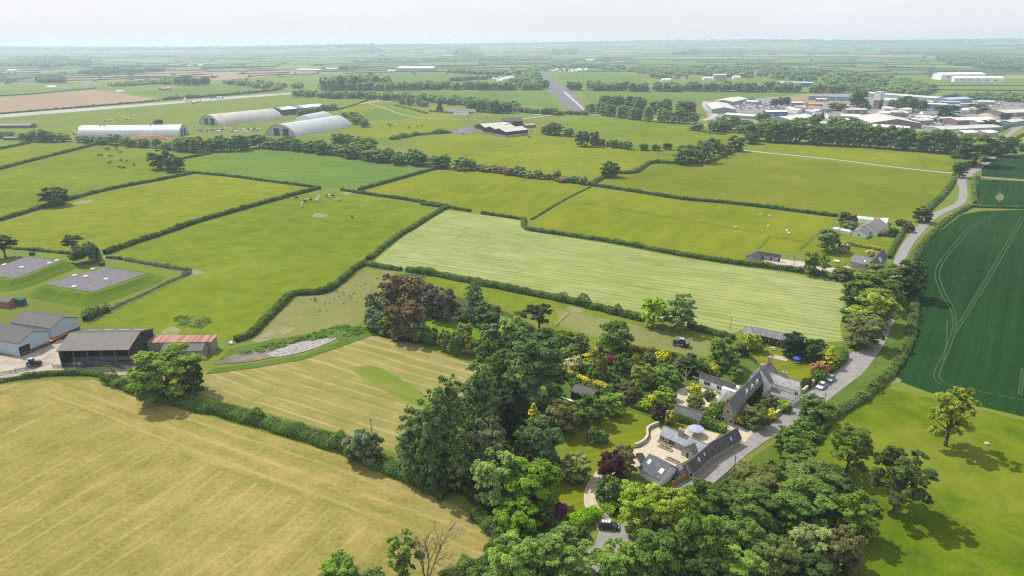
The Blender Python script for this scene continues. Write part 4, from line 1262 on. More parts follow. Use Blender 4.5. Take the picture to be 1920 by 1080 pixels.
T(1046, 649, 1088, 682, 'bush', (.075, .12, .022), 'fresh green bush above the cream shrub', .5)
T(1058, 667, 1092, 700, 'bush', (.42, .42, .12), 'cream variegated shrub in the garden', .6)
T(1088, 674, 1119, 698, 'bush', YG, 'yellow green shrub beside the cream one', .6)
T(1098, 690, 1129, 720, 'bush', G, 'mid green shrub below the yellow green one', .6)
T(1116, 662, 1138, 708, 'round', OL, 'slim olive tree in the garden middle', .3)
T(1136, 666, 1154, 686, 'bush', (.14, .02, .055), 'crimson shrub in the garden', .6)
T(1147, 664, 1185, 704, 'round', (.05, .085, .02), 'deep green rounded garden tree', .4)
T(1183, 664, 1200, 680, 'bush', (.38, .27, .015), 'small orange yellow shrub by the golden hedge', .6)
T(1206, 664, 1230, 692, 'round', (.05, .062, .03), 'dark grey green garden tree by the yellow broom', .4)
T(1226, 659, 1256, 684, 'bush', YE, 'bright yellow broom on the paddock edge', .6)
T(1182, 680, 1224, 732, 'round', (.105, .13, .028), 'olive green birch in the garden', .4)
T(1221, 687, 1275, 728, 'round', (.068, .115, .025), 'wide fresh green garden tree', .4)
T(1270, 668, 1328, 706, 'round', GD, 'dark spreading tree behind the annex', .4)
T(1262, 676, 1290, 696, 'bush', (.10, .08, .03), 'brownish shrub beside the dark spreading tree', .5)
T(1153, 719, 1202, 758, 'bush', (.075, .075, .034), 'dusky brown green shrub in the garden', .5)
T(1223, 728, 1264, 768, 'round', (.125, .17, .025), 'lime green tree beside the gravel garden', .4)
T(1196, 749, 1224, 772, 'bush', (.17, .23, .015), 'lime yellow bush above the lawn', .6)
T(1211, 741, 1232, 756, 'bush', YE, 'low yellow shrub above the lime bush', .6)
T(1218, 758, 1250, 792, 'round', (.042, .022, .028), 'dark plum coloured tree beside the hipped roof', .4)
T(1244, 768, 1268, 798, 'bush', (.16, .16, .05), 'pale shrub at the end of the clipped hedge', .5)
T(1246, 721, 1268, 752, 'bush', GD, 'dark shrub on the gravel garden edge', .6)
T(1289, 720, 1316, 742, 'bush', YE, 'yellow shrub in the gravel garden', .6)
T(1284, 738, 1320, 770, 'bush', (.10, .13, .03), 'spreading green shrub in the gravel garden', .6)
T(1316, 732, 1340, 752, 'bush', OL, 'olive shrub by the gravel garden wall', .6)
T(1318, 758, 1352, 792, 'bush', (.085, .13, .02), 'bright shrub left of the blue car', .6)
T(1340, 754, 1362, 778, 'bush', G, 'green shrub at the farmhouse stone gable', .6)
T(1372, 780, 1396, 796, 'bush', (.22, .22, .02), 'yellowish shrub under the stone gable window', .6)
T(1392, 762, 1440, 804, 'round', (.062, .085, .026), 'dark rounded tree in the farmhouse front garden', .35)
T(1418, 748, 1442, 772, 'bush', G, 'green shrub against the ivy wall', .6)
T(1434, 742, 1460, 768, 'bush', (.075, .085, .05), 'grey shrub in the front garden', .6)
T(1450, 752, 1482, 774, 'bush', (.13, .19, .015), 'lime shrub along the front garden wall', .6)
T(1432, 768, 1456, 790, 'bush', (.24, .26, .015), 'yellow shrub in the corner of the front garden', .6)
T(1468, 757, 1484, 766, 'bush', (.10, .16, .02), 'small lime shrub at the cottage white wall', .6)
# houses by the lane
T(1530, 431, 1569, 476, 'round', (.075, .12, .045), 'chestnut with pale flower candles on the paddock lawn', .45)
T(1568, 456, 1592, 475, 'bush', (.16, .17, .10), 'grey white flowering bush on the lawn', .6)
T(1622, 468, 1640, 481, 'bush', (.32, .30, .14), 'cream flowering shrub behind the slate house', .6)
T(1504, 470, 1532, 518, 'round', (.07, .11, .022), 'tree at the end of the pale yard', .3)
T(1528, 476, 1554, 512, 'sparse', (.07, .11, .022), 'thin tree beside the pale yard', .2)
T(1556, 498, 1600, 528, 'bush', OL, 'scrub beneath the avenue by the drive', .5)
T(1570, 396, 1594, 424, 'round', (.055, .07, .025), 'dusky tree beside the bungalow shed', .4)
T(1592, 402, 1606, 424, 'bush', OL, 'shrub in the bungalow garden', .5)
T(1578, 414, 1608, 432, 'bush', GY, 'grey shrubs behind the bungalow fence', .5)
T(1664, 428, 1684, 442, 'bush', GD, 'dark shrub in the bungalow front garden', .6)
T(1692, 418, 1712, 436, 'bush', (.07, .05, .03), 'brown shrub at the bungalow gate', .6)
T(1709, 387, 1744, 418, 'round', GD, 'dark round tree on the bend of the lane', .4)
T(1678, 412, 1700, 424, 'bush', GD, 'hedge shrub at the bungalow gable', .6)
# west side
T(258, 648, 384, 752, 'round', (.072, .112, .018), 'big farmyard tree beside the stony track', .4)
T(350, 676, 386, 745, 'round', GD, 'dark shrubby tree on the field side of the big farmyard tree', .4)
T(139, 457, 191, 496, 'bush', (.045, .07, .028), 'round dense holly bush by the reservoirs', .5)
T(122, 441, 158, 476, 'pine', (.030, .042, .020), 'small windblown pine beside the round bush', .0)
T(-14, 442, 36, 484, 'pine', (.030, .042, .020), 'dark pine at the western edge', .1)
T(79, 351, 129, 387, 'round', (.045, .068, .02), 'lone oak on the hedge of the western pasture', .3)
T(280, 281, 327, 318, 'round', (.036, .058, .02), 'larger of the paired trees in the cattle pasture', .3)
T(310, 293, 348, 323, 'round', (.036, .058, .02), 'smaller of the paired trees in the cattle pasture', .4)
T(1124, 303, 1161, 333, 'round', (.035, .065, .016), 'solitary round tree on the winding hedge', .3)
T(1262, 271, 1304, 309, 'round', (.055, .09, .022), 'tree with light gaps on the rough meadow edge', .35)
T(1296, 262, 1334, 306, 'round', (.065, .095, .03), 'paler tree beside the one with gaps', .35)
T(1322, 258, 1352, 294, 'round', (.06, .088, .03), 'hedge tree behind the paler tree', .35)
T(1362, 254, 1394, 284, 'round', (.045, .065, .024), 'dark hedge tree at the start of the pale track', .35)
T(1345, 270, 1372, 290, 'bush', OL, 'hedge shrubs at the start of the pale track', .5)
T(1390, 248, 1424, 270, 'round', (.05, .078, .025), 'tree at the west end of the dark belt', .35)
T(1786, 256, 1866, 312, 'round', (.038, .058, .018), 'largest dark tree at the lane junction', .3)
T(1856, 254, 1902, 294, 'round', (.042, .07, .02), 'dark tree behind the largest junction tree', .3)
T(1784, 303, 1812, 334, 'round', (.038, .062, .018), 'small dense tree right at the lane junction', .4)
T(1892, 258, 1908, 276, 'round', G, 'small tree on the climbing lane', .4)
T(1908, 268, 1930, 284, 'round', (.06, .09, .02), 'bush like tree at the eastern edge', .4)
T(1024, 229, 1058, 254, 'round', (.05, .085, .022), 'round pasture tree next to the farm sheds', .3)
T(1014, 236, 1034, 252, 'round', GD, 'small dark tree next to the round pasture tree', .3)
T(1056, 240, 1078, 256, 'round', (.06, .09, .03), 'light tree following the round pasture tree', .3)
T(1077, 246, 1106, 275, 'round', (.042, .07, .022), 'tree leading the pasture tree row', .3)
T(1104, 246, 1124, 276, 'round', (.05, .075, .025), 'second tree of the pasture tree row', .3)
belt([(1110, 271), (1150, 276), (1184, 281)], 6, (5, 8), (4, 5.5), 'round', [G, GD, OL], 'of the thin pasture tree row', 'thin pasture tree row', 2)
for i, (x, y) in enumerate([(1207, 282), (1230, 283), (1251, 281)]):
    T(x - 9, y - 13, x + 9, y, 'round', [G, OL, GD][i], ['bushy tree alone in the pasture after the row', 'smallest tree in the pasture after the row', 'dark tree just before the rough meadow trees'][i], .3)
T(288, 224, 306, 234, 'bush', GD, 'bush on the airfield behind the silver hangar', .4)
# belts of single trees
GR = [(.052, .086, .024), (.06, .098, .024), (.072, .108, .026), (.056, .09, .034), (.085, .115, .032)]
belt([(40, 266), (95, 266), (135, 265)], 6, (8, 13), (6, 9), 'round', GR, 'of the trees west of the silver hangar', 'trees west of the silver hangar', 4, 1)
belt([(150, 266), (190, 269), (240, 274), (300, 279), (345, 284)], 13, (6, 11), (5.5, 8), 'round', GR, 'of the belt in front of the silver hangar', 'belt in front of the silver hangar', 4, 1)
belt([(335, 284), (365, 285), (400, 285), (440, 283), (488, 277)], 12, (12, 16), (7, 10), 'round', GR, 'of the tall belt between the hangars', 'tall belt between the hangars', 4, 1)
belt([(500, 277), (540, 280), (580, 284), (625, 291), (640, 293)], 11, (9, 14), (6, 9), 'round', GR, 'of the belt in front of the round roofed hangar', 'belt in front of the round roofed hangar', 4, 1)
belt([(640, 293), (700, 302), (760, 308), (810, 314), (880, 318)], 20, (8, 13), (6, 9), 'round', GR, 'of the belt along the green ley', 'belt along the green ley', 6, 1)
belt([(640, 275), (675, 280), (700, 290)], 6, (11, 15), (7, 10), 'round', GR, 'of the clump behind the green ley belt', 'clump behind the green ley belt', 7, 1)
belt([(895, 319), (940, 324), (990, 332), (1040, 338), (1098, 346)], 14, (4, 7.5), (3.5, 6), 'round', GR + [(.11, .095, .05), (.12, .10, .055)], 'of the low hawthorn row', 'low hawthorn row above the buttercup meadow', 2, 2)
belt([(1415, 264), (1480, 267), (1560, 272), (1640, 277), (1720, 283), (1795, 288)], 26, (17, 22), (9, 12), 'round', [(.048, .08, .022), (.056, .092, .022), (.044, .072, .022)], 'of the dark belt below the industrial estate', 'dark belt below the industrial estate', 5, 1)
belt([(1310, 243), (1350, 248), (1400, 252), (1440, 256)], 10, (8, 14), (6, 9), 'round', GR, 'of the trees below the green sheds', 'trees below the green sheds', 8, 2)
belt([(1340, 236), (1380, 238), (1430, 240), (1470, 244)], 9, (9, 14), (6, 9), 'round', GR, 'of the upper trees below the green sheds', 'upper trees below the green sheds', 8, 2)
belt([(1110, 212), (1150, 218), (1200, 225), (1250, 230), (1310, 232)], 13, (14, 20), (7, 10), ['tall', 'round'], GR, 'of the poplar wood front by the runway', 'poplar wood front by the runway', 6, 2)
belt([(1120, 205), (1180, 210), (1250, 216), (1310, 216)], 11, (18, 24), (8, 11), ['tall', 'round'], [(.045, .075, .026), (.05, .085, .028)], 'of the poplar wood back by the runway', 'poplar wood back by the runway', 8, 2)
belt([(1490, 240), (1560, 243), (1620, 247)], 5, (12, 17), (7, 9), 'round', GR, 'of the trees behind the dark belt', 'trees behind the dark belt', 5, 2)
for i, (x, y, w, h) in enumerate([(1608, 200, 34, 32), (1664, 207, 18, 9), (1622, 206, 20, 12), (1680, 207, 34, 22), (1700, 210, 40, 30), (1725, 207, 26, 20), (1774, 218, 42, 22), (1568, 208, 34, 16), (1455, 197, 24, 12), (1470, 197, 26, 16), (1541, 224, 10, 16), (1430, 232, 26, 22), (1884, 224, 20, 12), (1832, 210, 40, 8), (1852, 240, 30, 16), (1600, 232, 22, 12)]):
    T(x - w / 2, y - h, x + w / 2, y, 'cone' if i == 10 else 'round', [(.042, .07, .024), (.05, .08, .026)][i % 2],
      ['tall tree block behind the tower', 'low tree at the foot of the tower', 'round tree in front of the tower', 'tree right of the tower', 'big tree between tower and steel shed', 'tree beside the blue fronted shed', 'spreading tree amid the eastern estate', 'dome tree among the grey roofs', 'left one of two trees by the car storage', 'right one of two trees by the car storage', 'dark spire conifer in the estate', 'tree at the white and blue block', 'small tree by the sand heap', 'low trees beside the scrap yard', 'tree by the lane end of the estate', 'tree between the hall and the dark belt'][i], .4, lod=2)
belt([(745, 196), (765, 197), (790, 199), (806, 201)], 4, (9, 15), (6, 9), 'round', GR, 'of the four trees west of the white house', 'four trees west of the white house', 4, 2)
T(817, 190, 833, 208, 'cone', GD, 'dark conifer beside the white house', .3)
belt([(880, 208), (905, 210), (935, 212), (950, 212)], 6, (13, 18), (9, 11), 'round', [(.042, .075, .022), (.048, .08, .022)], 'of the big trees east of the white house', 'big trees east of the white house', 8, 2)
belt([(955, 209), (1000, 212), (1040, 215), (1056, 216)], 9, (6, 10), (6, 8), 'round', GR, 'of the thicket reaching the runway', 'thicket reaching the runway', 5, 2)
belt([(1056, 213), (1100, 216)], 5, (3, 6), (4, 6), 'round', GR, 'of the scrub at the runway end', 'scrub at the runway end', 3, 2)
belt([(560, 218), (590, 212), (628, 205)], 7, (7, 11), (6, 8), 'round', GR, 'of the trees behind the small white hangar', 'trees behind the small white hangar', 6, 2)
belt([(630, 225), (665, 228), (680, 240)], 5, (8, 12), (6, 8), 'round', GR, 'of the trees at the round roofed hangar end', 'trees at the round roofed hangar end', 5, 2)
belt([(0, 262), (20, 256), (45, 258), (75, 262)], 4, (4, 7), (7, 10), 'round', GR, 'of the scrub beside the low western sheds', 'scrub beside the low western sheds', 5, 2)
belt([(332, 160), (350, 160), (372, 160), (392, 159)], 8, (16, 24), (9, 12), 'round', [(.035, .055, .025)], 'of the dark clump on the airfield edge', 'dark clump on the airfield edge', 8, 3)
# masses of far trees
WC = (.058, .092, .030)
wood('tree_mass', spots_on([(570, 180), (620, 184), (700, 184), (800, 190), (900, 200), (960, 208)], 110, 22), 'tree belt running behind the white house', (8, 14), (6, 9), WC, 130, 'tree mass')
wood('tree_mass', spots_on([(615, 168), (700, 170), (800, 167), (900, 168), (1020, 168)], 110, 26), 'long dark tree belt between the green fields', (13, 19), (8, 11), WC, 130, 'tree mass')
wood('tree_mass', spots_on([(620, 170), (660, 168), (720, 166)], 26, 30), 'tall poplars at the west end of the long belt', (24, 32), (9, 12), WC, 130, 'tree mass')
wood('tree_mass', spots_on([(1064, 168), (1200, 171), (1330, 172), (1450, 172), (1575, 174)], 95, 18), 'straight tree belt north of the green field', (14, 20), (8, 11), WC, 130, 'tree mass')
wood('tree_mass', spots_in([(1200, 135), (1320, 128), (1480, 130), (1600, 138), (1720, 158), (1780, 178), (1700, 178), (1580, 170), (1540, 158), (1440, 148), (1300, 146), (1230, 150)], 420), 'wide wood around the far works', (8, 15), (8, 13), (.052, .085, .028), 80, 'tree mass')
wood('tree_mass', spots_in([(1570, 168), (1700, 160), (1745, 172), (1760, 182), (1640, 178)], 110), 'wood behind the long estate shed', (8, 14), (7, 10), (.055, .09, .028), 110, 'tree mass')
wood('tree_mass', spots_in([(1760, 184), (1830, 180), (1925, 182), (1925, 194), (1860, 190)], 60), 'scrub at the east end of the estate', (5, 9), (6, 9), (.055, .09, .028), 110, 'tree mass')
wood('tree_mass', spots_in([(1755, 112), (1800, 103), (1870, 108), (1925, 118), (1925, 135), (1860, 132), (1780, 122)], 330), 'large round wood on the eastern rise', (10, 18), (10, 18), (.045, .07, .028), 60, 'tree mass')
wood('tree_mass', spots_in([(955, 160), (985, 142), (995, 130), (1008, 130), (1004, 140), (1018, 160), (1015, 166), (985, 160)], 90), 'trees crowding the far runway end', (10, 18), (8, 12), WC, 100, 'tree mass')
wood('tree_mass', spots_in([(1020, 126), (1100, 121), (1200, 130), (1320, 132), (1310, 142), (1200, 138), (1120, 130)], 170), 'trees around the far caravan park', (8, 13), (8, 12), WC, 80, 'tree mass')
wood('tree_mass', spots_on([(520, 168), (450, 158), (440, 156), (480, 160), (570, 166)], 60, 22), 'trees along the airfield road', (8, 13), (7, 10), WC, 110, 'tree mass')
wood('tree_mass', spots_on([(845, 136), (930, 141), (980, 140)], 45, 25), 'row behind the long green field', (10, 15), (9, 13), WC, 90, 'tree mass')
wood('tree_mass', spots_on([(850, 152), (890, 149), (925, 147)], 30, 20), 'clipped looking plantation by the caravans', (9, 12), (8, 11), WC, 110, 'tree mass')
wood('tree_mass', spots_in([(0, 125), (30, 113), (90, 110), (170, 118), (165, 125), (80, 127)], 240), 'hazy wood in the far west', (12, 20), (12, 20), (.048, .075, .03), 60, 'tree mass')
wood('tree_mass', spots_in([(150, 137), (210, 131), (225, 133), (220, 139), (155, 141)], 60), 'dark plantation beside the tilled strip', (8, 12), (10, 14), (.03, .048, .028), 80, 'tree mass')
wood('tree_mass', spots_in([(230, 135), (310, 131), (305, 134), (240, 138)], 50), 'second dark plantation in the far west', (8, 12), (10, 14), (.03, .048, .028), 80, 'tree mass')
wood('tree_mass', spots_in([(70, 151), (95, 147), (122, 152), (118, 156), (75, 155)], 36), 'rounded copse on the stubble field', (10, 16), (9, 13), (.04, .062, .026), 100, 'tree mass')
wood('tree_mass', spots_in([(190, 163), (240, 157), (330, 152), (330, 158), (240, 162)], 60), 'thick hedge trees west of the dark clump', (6, 11), (7, 10), WC, 100, 'tree mass')
wood('tree_mass', spots_in([(640, 132), (640, 127), (668, 126), (668, 132)], 26), 'clump beside the far pale shed', (14, 18), (12, 16), WC, 80, 'tree mass')
wood('tree_mass', spots_in([(855, 103), (870, 99), (880, 103), (905, 105), (890, 108), (850, 106)], 70), 'hazy copses north of the farms', (14, 22), (14, 22), WC, 60, 'tree mass')
wood('tree_mass', spots_in([(1030, 104), (1035, 100), (1085, 100), (1090, 104)], 60), 'flat topped plantation far off', (16, 20), (14, 20), WC, 60, 'tree mass')
wood('tree_mass', spots_in([(665, 103), (680, 99), (715, 100), (718, 103)], 50), 'far copse on the pale slope', (14, 20), (14, 20), WC, 60, 'tree mass')
wood('tree_mass', spots_in([(1255, 104), (1300, 99), (1320, 101), (1310, 104)], 60), 'copse by the far pink field', (12, 18), (14, 20), WC, 60, 'tree mass')
wood('skyline_wood', spots_in([(0, 100), (140, 98), (300, 97), (480, 98), (700, 96), (700, 98), (480, 101), (300, 101), (140, 102), (0, 103)], 420), 'wooded skyline in the west', (16, 28), (20, 40), (.045, .07, .03), 40, 'tree mass')
wood('skyline_wood', spots_in([(1400, 92), (1640, 90), (1900, 88), (1925, 90), (1900, 93), (1640, 94), (1400, 95)], 300), 'wooded skyline in the east', (14, 24), (20, 40), (.045, .07, .03), 40, 'tree mass')
wood('skyline_wood', spots_in([(700, 96), (1000, 93), (1400, 91), (1400, 92), (1000, 95), (700, 98)], 200), 'broken trees along the middle skyline', (10, 18), (18, 30), (.045, .07, .03), 40, 'tree mass')

GARDEN = [(1060, 660), (1180, 660), (1280, 680), (1270, 720), (1230, 760), (1200, 772), (1130, 760), (1100, 745), (1060, 720)]
undergrowth(GARDEN, 150, (.8, 2.2), (1.0, 2.4), (.045, .072, .018), 'dense green planting filling the garden')
undergrowth([(1280, 680), (1340, 690), (1340, 715), (1290, 705)], 14, (.8, 1.6), (1, 2), (.05, .08, .02), 'low planting behind the annex')
undergrowth([(1420, 755), (1486, 757), (1440, 790), (1412, 795)], 34, (.6, 1.5), (.7, 1.4), (.07, .11, .02), 'mixed planting in the farmhouse front garden')
undergrowth([(760, 890), (760, 830), (830, 740), (930, 690), (1000, 760), (1000, 960), (930, 1000), (870, 935)], 160, (.8, 2.5), (1.2, 3), (.035, .055, .016), 'dark undergrowth below the poplar stand')
undergrowth([(700, 575), (760, 540), (860, 575), (985, 640), (960, 680), (940, 670), (900, 610), (840, 596), (790, 602), (790, 628), (720, 625)], 130, (.8, 2.4), (1.2, 2.6), (.04, .062, .016), 'undergrowth below the copper trees')
undergrowth([(1290, 955), (1390, 900), (1480, 872), (1560, 885), (1630, 950), (1600, 1050), (1500, 1090), (1280, 1090)], 240, (1, 4), (1.5, 3.4), (.04, .065, .016), 'undergrowth of the lower wood')
undergrowth([(935, 1020), (1010, 990), (1060, 985), (1100, 1000), (1095, 1060), (1000, 1090), (930, 1080)], 60, (.8, 3), (1.2, 2.6), (.045, .075, .018), 'undergrowth around the field end trees')
undergrowth([(1575, 560), (1600, 520), (1640, 510), (1668, 545), (1655, 600), (1620, 645), (1590, 650)], 70, (1, 3), (1.4, 2.6), (.05, .08, .02), 'bushes under the lane avenue')
undergrowth([(960, 640), (1060, 625), (1100, 645), (1060, 700), (1040, 740), (980, 720)], 70, (.8, 2.4), (1.2, 2.6), (.045, .07, .018), 'undergrowth behind the huge dark tree')
undergrowth([(1462, 850), (1512, 812), (1546, 790), (1558, 800), (1525, 840), (1482, 880)], 40, (.8, 2.5), (1.2, 2.4), (.05, .085, .018), 'roadside bushes opposite the barns')
undergrowth([(440, 660), (520, 642), (640, 612), (690, 616), (680, 628), (560, 640), (480, 664)], 90, (.3, .8), (.8, 1.8), (.055, .095, .016), 'weeds on the green bank')

undergrowth([(325, 598), (345, 590), (385, 596), (400, 605), (380, 615), (340, 612)], 60, (.15, .4), (.6, 1.4), (.06, .085, .022), 'patch of nettles and docks in the cattle pasture')
undergrowth([(560, 560), (640, 535), (690, 515), (720, 520), (690, 560), (600, 590)], 34, (.2, .4), (.25, .5), (.05, .085, .018), 'dock tufts on the grazed paddock')

# ------------------------------------------------------------------ buildings
SLATE = slate_roof('slate', (.058, .062, .075), (.085, .09, .102), (.17, .17, .18), .2)
SLATEL = slate_roof('pale_lichen_slate', (.28, .28, .285), (.36, .36, .36), (.60, .59, .56), .95)
SLATEM = slate_roof('mid_slate', (.105, .105, .112), (.14, .14, .146), (.26, .25, .245), .5)
SLATEB = slate_roof('blue_slate', (.22, .24, .28), (.28, .30, .34), (.42, .44, .48), .8)
STONE = stone_wall('rubble_stone', (.26, .22, .17), (.40, .35, .28), (.34, .30, .25))
WHITE = M('white_render', (.84, .85, .86), .08, .6)
CREAM = M('cream_render', (.62, .58, .50), .1, .6)
MINT = M('mint_render', (.56, .68, .58), .08, .6)
GLASS = M('window_glass', (.03, .035, .045), .2, 1, .15)
FRAMEW = M('white_paint', (.78, .78, .78), .04, 1, .5)
DOORM = M('door_brown', (.10, .045, .03), .2, 2)
DOORR = M('door_red', (.22, .035, .03), .2, 2)
BRICK = M('brick', (.26, .13, .095), .3, 3)
CLAY = M('clay_pot', (.40, .17, .10), .2)
SKYG = M('skylight_glass', (.55, .60, .66), .1, 1, .2)
FIBRE = sheet_roof('fibre_cement', (.044, .042, .039), (.084, .08, .074), .35)
FIBREL = sheet_roof('pale_fibre_cement', (.36, .35, .32), (.50, .48, .44), 1.2)
FIBREW = sheet_roof('white_sheeting', (.60, .61, .60), (.74, .75, .74), 1.5, .5)
BLUEW = M('pale_blue_sheeting', (.40, .46, .54), .1, .3)
BOARD = M('dark_boarding', (.035, .04, .04), .3, 1, stretch=(4, 4, .2))
BOARDB = M('brown_boarding', (.10, .065, .045), .35, 1, stretch=(4, 4, .2))
RUST = sheet_roof('rusty_sheeting', (.22, .048, .018), (.32, .21, .17), .9, .7, skew=.8)
STEELG = M('grey_green_sheeting', (.22, .29, .26), .12, .2)
STEELB = M('blue_sheeting', (.05, .13, .32), .15, .2)
STEELP = M('blue_grey_sheeting', (.20, .26, .35), .12, .2)
INT = M('doorway_shade', (.03, .027, .024), .3, 1)  # shade inside open doorways, put into a flat panel colour
def window(parent, side, half, u, z, w, h, mat=GLASS, nm='window', sub='pane', fm=None):
    """opening on a long wall: side +1/-1 of local y, at u along x"""
    y = side * half
    f = MB()
    t = .09
    ya, yb = sorted((y - side * .02, y + side * .06))
    f.box(u - w / 2, u - w / 2 + t, ya, yb, z, z + h).box(u + w / 2 - t, u + w / 2, ya, yb, z, z + h)
    f.box(u - w / 2 + t, u + w / 2 - t, ya, yb, z, z + t).box(u - w / 2 + t, u + w / 2 - t, ya, yb, z + h - t, z + h)
    if w > .8 and nm == 'window':
        f.box(u - .03, u + .03, ya, yb, z + t, z + h - t)
    fo = f.build(nm, fm or FRAMEW, parent)
    ya, yb = sorted((y - side * .02, y + side * .03))
    MB().box(u - w / 2 + t, u + w / 2 - t, ya, yb, z + t, z + h - t).build(sub, mat, fo)
    return fo
def gwindow(parent, sx, half, v, z, w, h, mat=GLASS, nm='window', sub='pane', fm=None):
    """opening on a gable wall: sx +1/-1 of local x"""
    x = sx * half
    xa, xb = sorted((x - sx * .02, x + sx * .06))
    t = .09
    f = MB().box(xa, xb, v - w / 2, v - w / 2 + t, z, z + h).box(xa, xb, v + w / 2 - t, v + w / 2, z, z + h)
    f.box(xa, xb, v - w / 2 + t, v + w / 2 - t, z, z + t).box(xa, xb, v - w / 2 + t, v + w / 2 - t, z + h - t, z + h)
    fo = f.build(nm, fm or FRAMEW, parent)
    xa, xb = sorted((x - sx * .02, x + sx * .03))
    MB().box(xa, xb, v - w / 2 + t, v + w / 2 - t, z + t, z + h - t).build(sub, mat, fo)
    return fo
def gable(name, label, cat, A, B, E, rh, eh, wall, roof, oh=.3, ends=.25, win=(), gwin=(), doors=(), gdoors=(), sky=(), chim=(), group=None, wallname='wall', open_side=0, base=None, thick=.16):
    """pitched roof building from its ridge ends A, B (photo points at height rh) and an eave point or a width E"""
    a, b = at(*A, rh), at(*B, rh)
    ax = (b - a); ax.z = 0
    L = ax.length
    ax.normalize()
    ny = Vector((-ax.y, ax.x, 0))
    if isinstance(E, tuple):
        d = (at(*E, eh) - a).dot(ny)
        near = 1 if d > 0 else -1
        half = abs(d)
    else:
        half = E / 2
        near = 1 if ny.dot(Vector((-a.x, -a.y, 0))) > 0 else -1
    c = (a + b) / 2
    root = thing(name, label, cat, (c.x, c.y, 0), math.atan2(ax.y, ax.x), group)
    hw = half - oh
    sl = (rh - eh) / half
    we = eh + sl * oh - thick * .6
    wr = rh - thick * .6
    hl = L / 2 - ends
    wm = MB()
    prof = [(-hw, 0), (hw, 0), (hw, we), (0, wr), (-hw, we)]
    if open_side:
        s = open_side * near
        # three walls of a shed open along one side
        wm.box(-hl, hl, *sorted((-s * hw, -s * (hw - .2))), 0, we)
        for x0, x1 in ((-hl, -hl + .2), (hl - .2, hl)):
            wm.extr(prof, x0, x1)
    else:
        wm.extr(prof, -hl, hl)
    wm.build(wallname, wall, root)
    rm = MB()
    rm.extr([(-half, eh), (0, rh), (half, eh), (half, eh - thick), (0, rh - thick), (-half, eh - thick)], -L / 2, L / 2)
    ro = rm.build('roof', roof, root)
    MB().extr([(-.16, rh - .03), (0, rh + .07), (.16, rh - .03)], -L / 2 + .02, L / 2 - .02).build('ridge', M('ridge_tile', (.13, .125, .125), .2), ro)
    for w in win:
        window(root, near * w[0], hw, *w[1:])
    for w in gwin:
        gwindow(root, w[0], hl, *w[1:])
    for w in doors:
        window(root, near * w[0], hw, w[1], 0.02, w[2], w[3], w[4] if len(w) > 4 else DOORM, 'door', 'leaf')
    for w in gdoors:
        gwindow(root, w[0], hl, w[1], 0.02, w[2], w[3], w[4] if len(w) > 4 else DOORM, 'door', 'leaf')
    for (s, u, fr, w, l) in sky:
        y = s * near * half * (1 - fr)
        z = eh + (rh - eh) * fr
        m = MB().cbox(0, 0, .05, w, l, .1).build('skylight', FRAMEW, root)
        m.location = (u, y, z)
        m.rotation_euler = (-s * near * math.atan(sl), 0, 0)
        MB().cbox(0, 0, .06, w - .16, l - .16, .1).build('pane', SKYG, m)
    for (u, y, w, d, h) in chim:
        top = rh + h
        m = MB().cbox(0, 0, (top + rh - 1.2) / 2, w, d, top - rh + 1.2).cbox(0, 0, top + .06, w + .14, d + .14, .12).build('chimney', STONE, root)
        m.location = (u, y * near, 0)
        p = MB()
        for k in range(2):
            p.tube([(0, (k - .5) * d * .5, top + .1), (0, (k - .5) * d * .5, top + .5)], [.14, .11], 8)
        p.build('chimney_pot', CLAY, m)
    root['half'] = half
    return root
def quadroof(name, label, cat, px, hs, wall, roof, over=.15, group=None, walls=True, thick=.12):
    """building or canopy under a single plane roof given by four photo points with heights"""
    P = [at(*p, h) for p, h in zip(px, hs)]
    c = sum(P, Vector()) / 4
    d = P[1] - P[0]
    rz = math.atan2(d.y, d.x)
    ca, sa = math.cos(-rz), math.sin(-rz)
    Q = [((p.x - c.x) * ca - (p.y - c.y) * sa, (p.x - c.x) * sa + (p.y - c.y) * ca, p.z) for p in P]
    area = sum(Q[i][0] * Q[(i + 1) % 4][1] - Q[(i + 1) % 4][0] * Q[i][1] for i in range(4))
    if area < 0:
        Q.reverse()
    root = thing(name, label, cat, (c.x, c.y, 0), rz, group)
    f = [(3, 2, 1, 0), (4, 5, 6, 7)] + [(i, (i + 1) % 4, 4 + (i + 1) % 4, 4 + i) for i in range(4)]
    if walls:
        k = .965
        MB().add([(x * k, y * k, 0) for x, y, z in Q] + [(x * k, y * k, z - thick - .02) for x, y, z in Q], f).build('wall', wall, root)
    MB().add([(x, y, z - thick) for x, y, z in Q] + [(x, y, z) for x, y, z in Q], f).build('roof', roof, root)
    return root
# --- barn conversion round the courtyard
gable('barn_cottage', 'low stone cottage with pale slates and a brick chimney facing the courtyard', 'cottage', (1245, 797), (1329, 834), (1233, 813.5), 4.3, 2.1, STONE, SLATEB, .25, .2,
      win=[(1, -6.0, .8, 1.5, 1.0), (1, -2.9, .5, 1.9, 1.4), (1, .2, .7, .9, 1.1)], chim=[(-1.2, .3, 1.2, .9, 1.2)])
gable('barn_porch', 'gabled stone porch in front of the courtyard cottage', 'porch', (1290, 837.5), (1304, 829), 4.2, 3.6, 2.1, STONE, SLATE, .25, .15, gwin=[(-1, -1.1, 1.0, .5, 1.2), (-1, 1.1, 1.0, .5, 1.2)], gdoors=[(-1, 0, 1.0, 2.05)])
gable('road_barn', 'long dark slate barn beside the lane, end near the parking place', 'barn', (1328, 832), (1382.5, 801), (1397, 819), 4.5, 1.9, STONE, SLATE, .2, .2, sky=[(1, 2.2, .45, .5, 1.0)], win=[(1, -5.6, .4, .8, 1.2)])
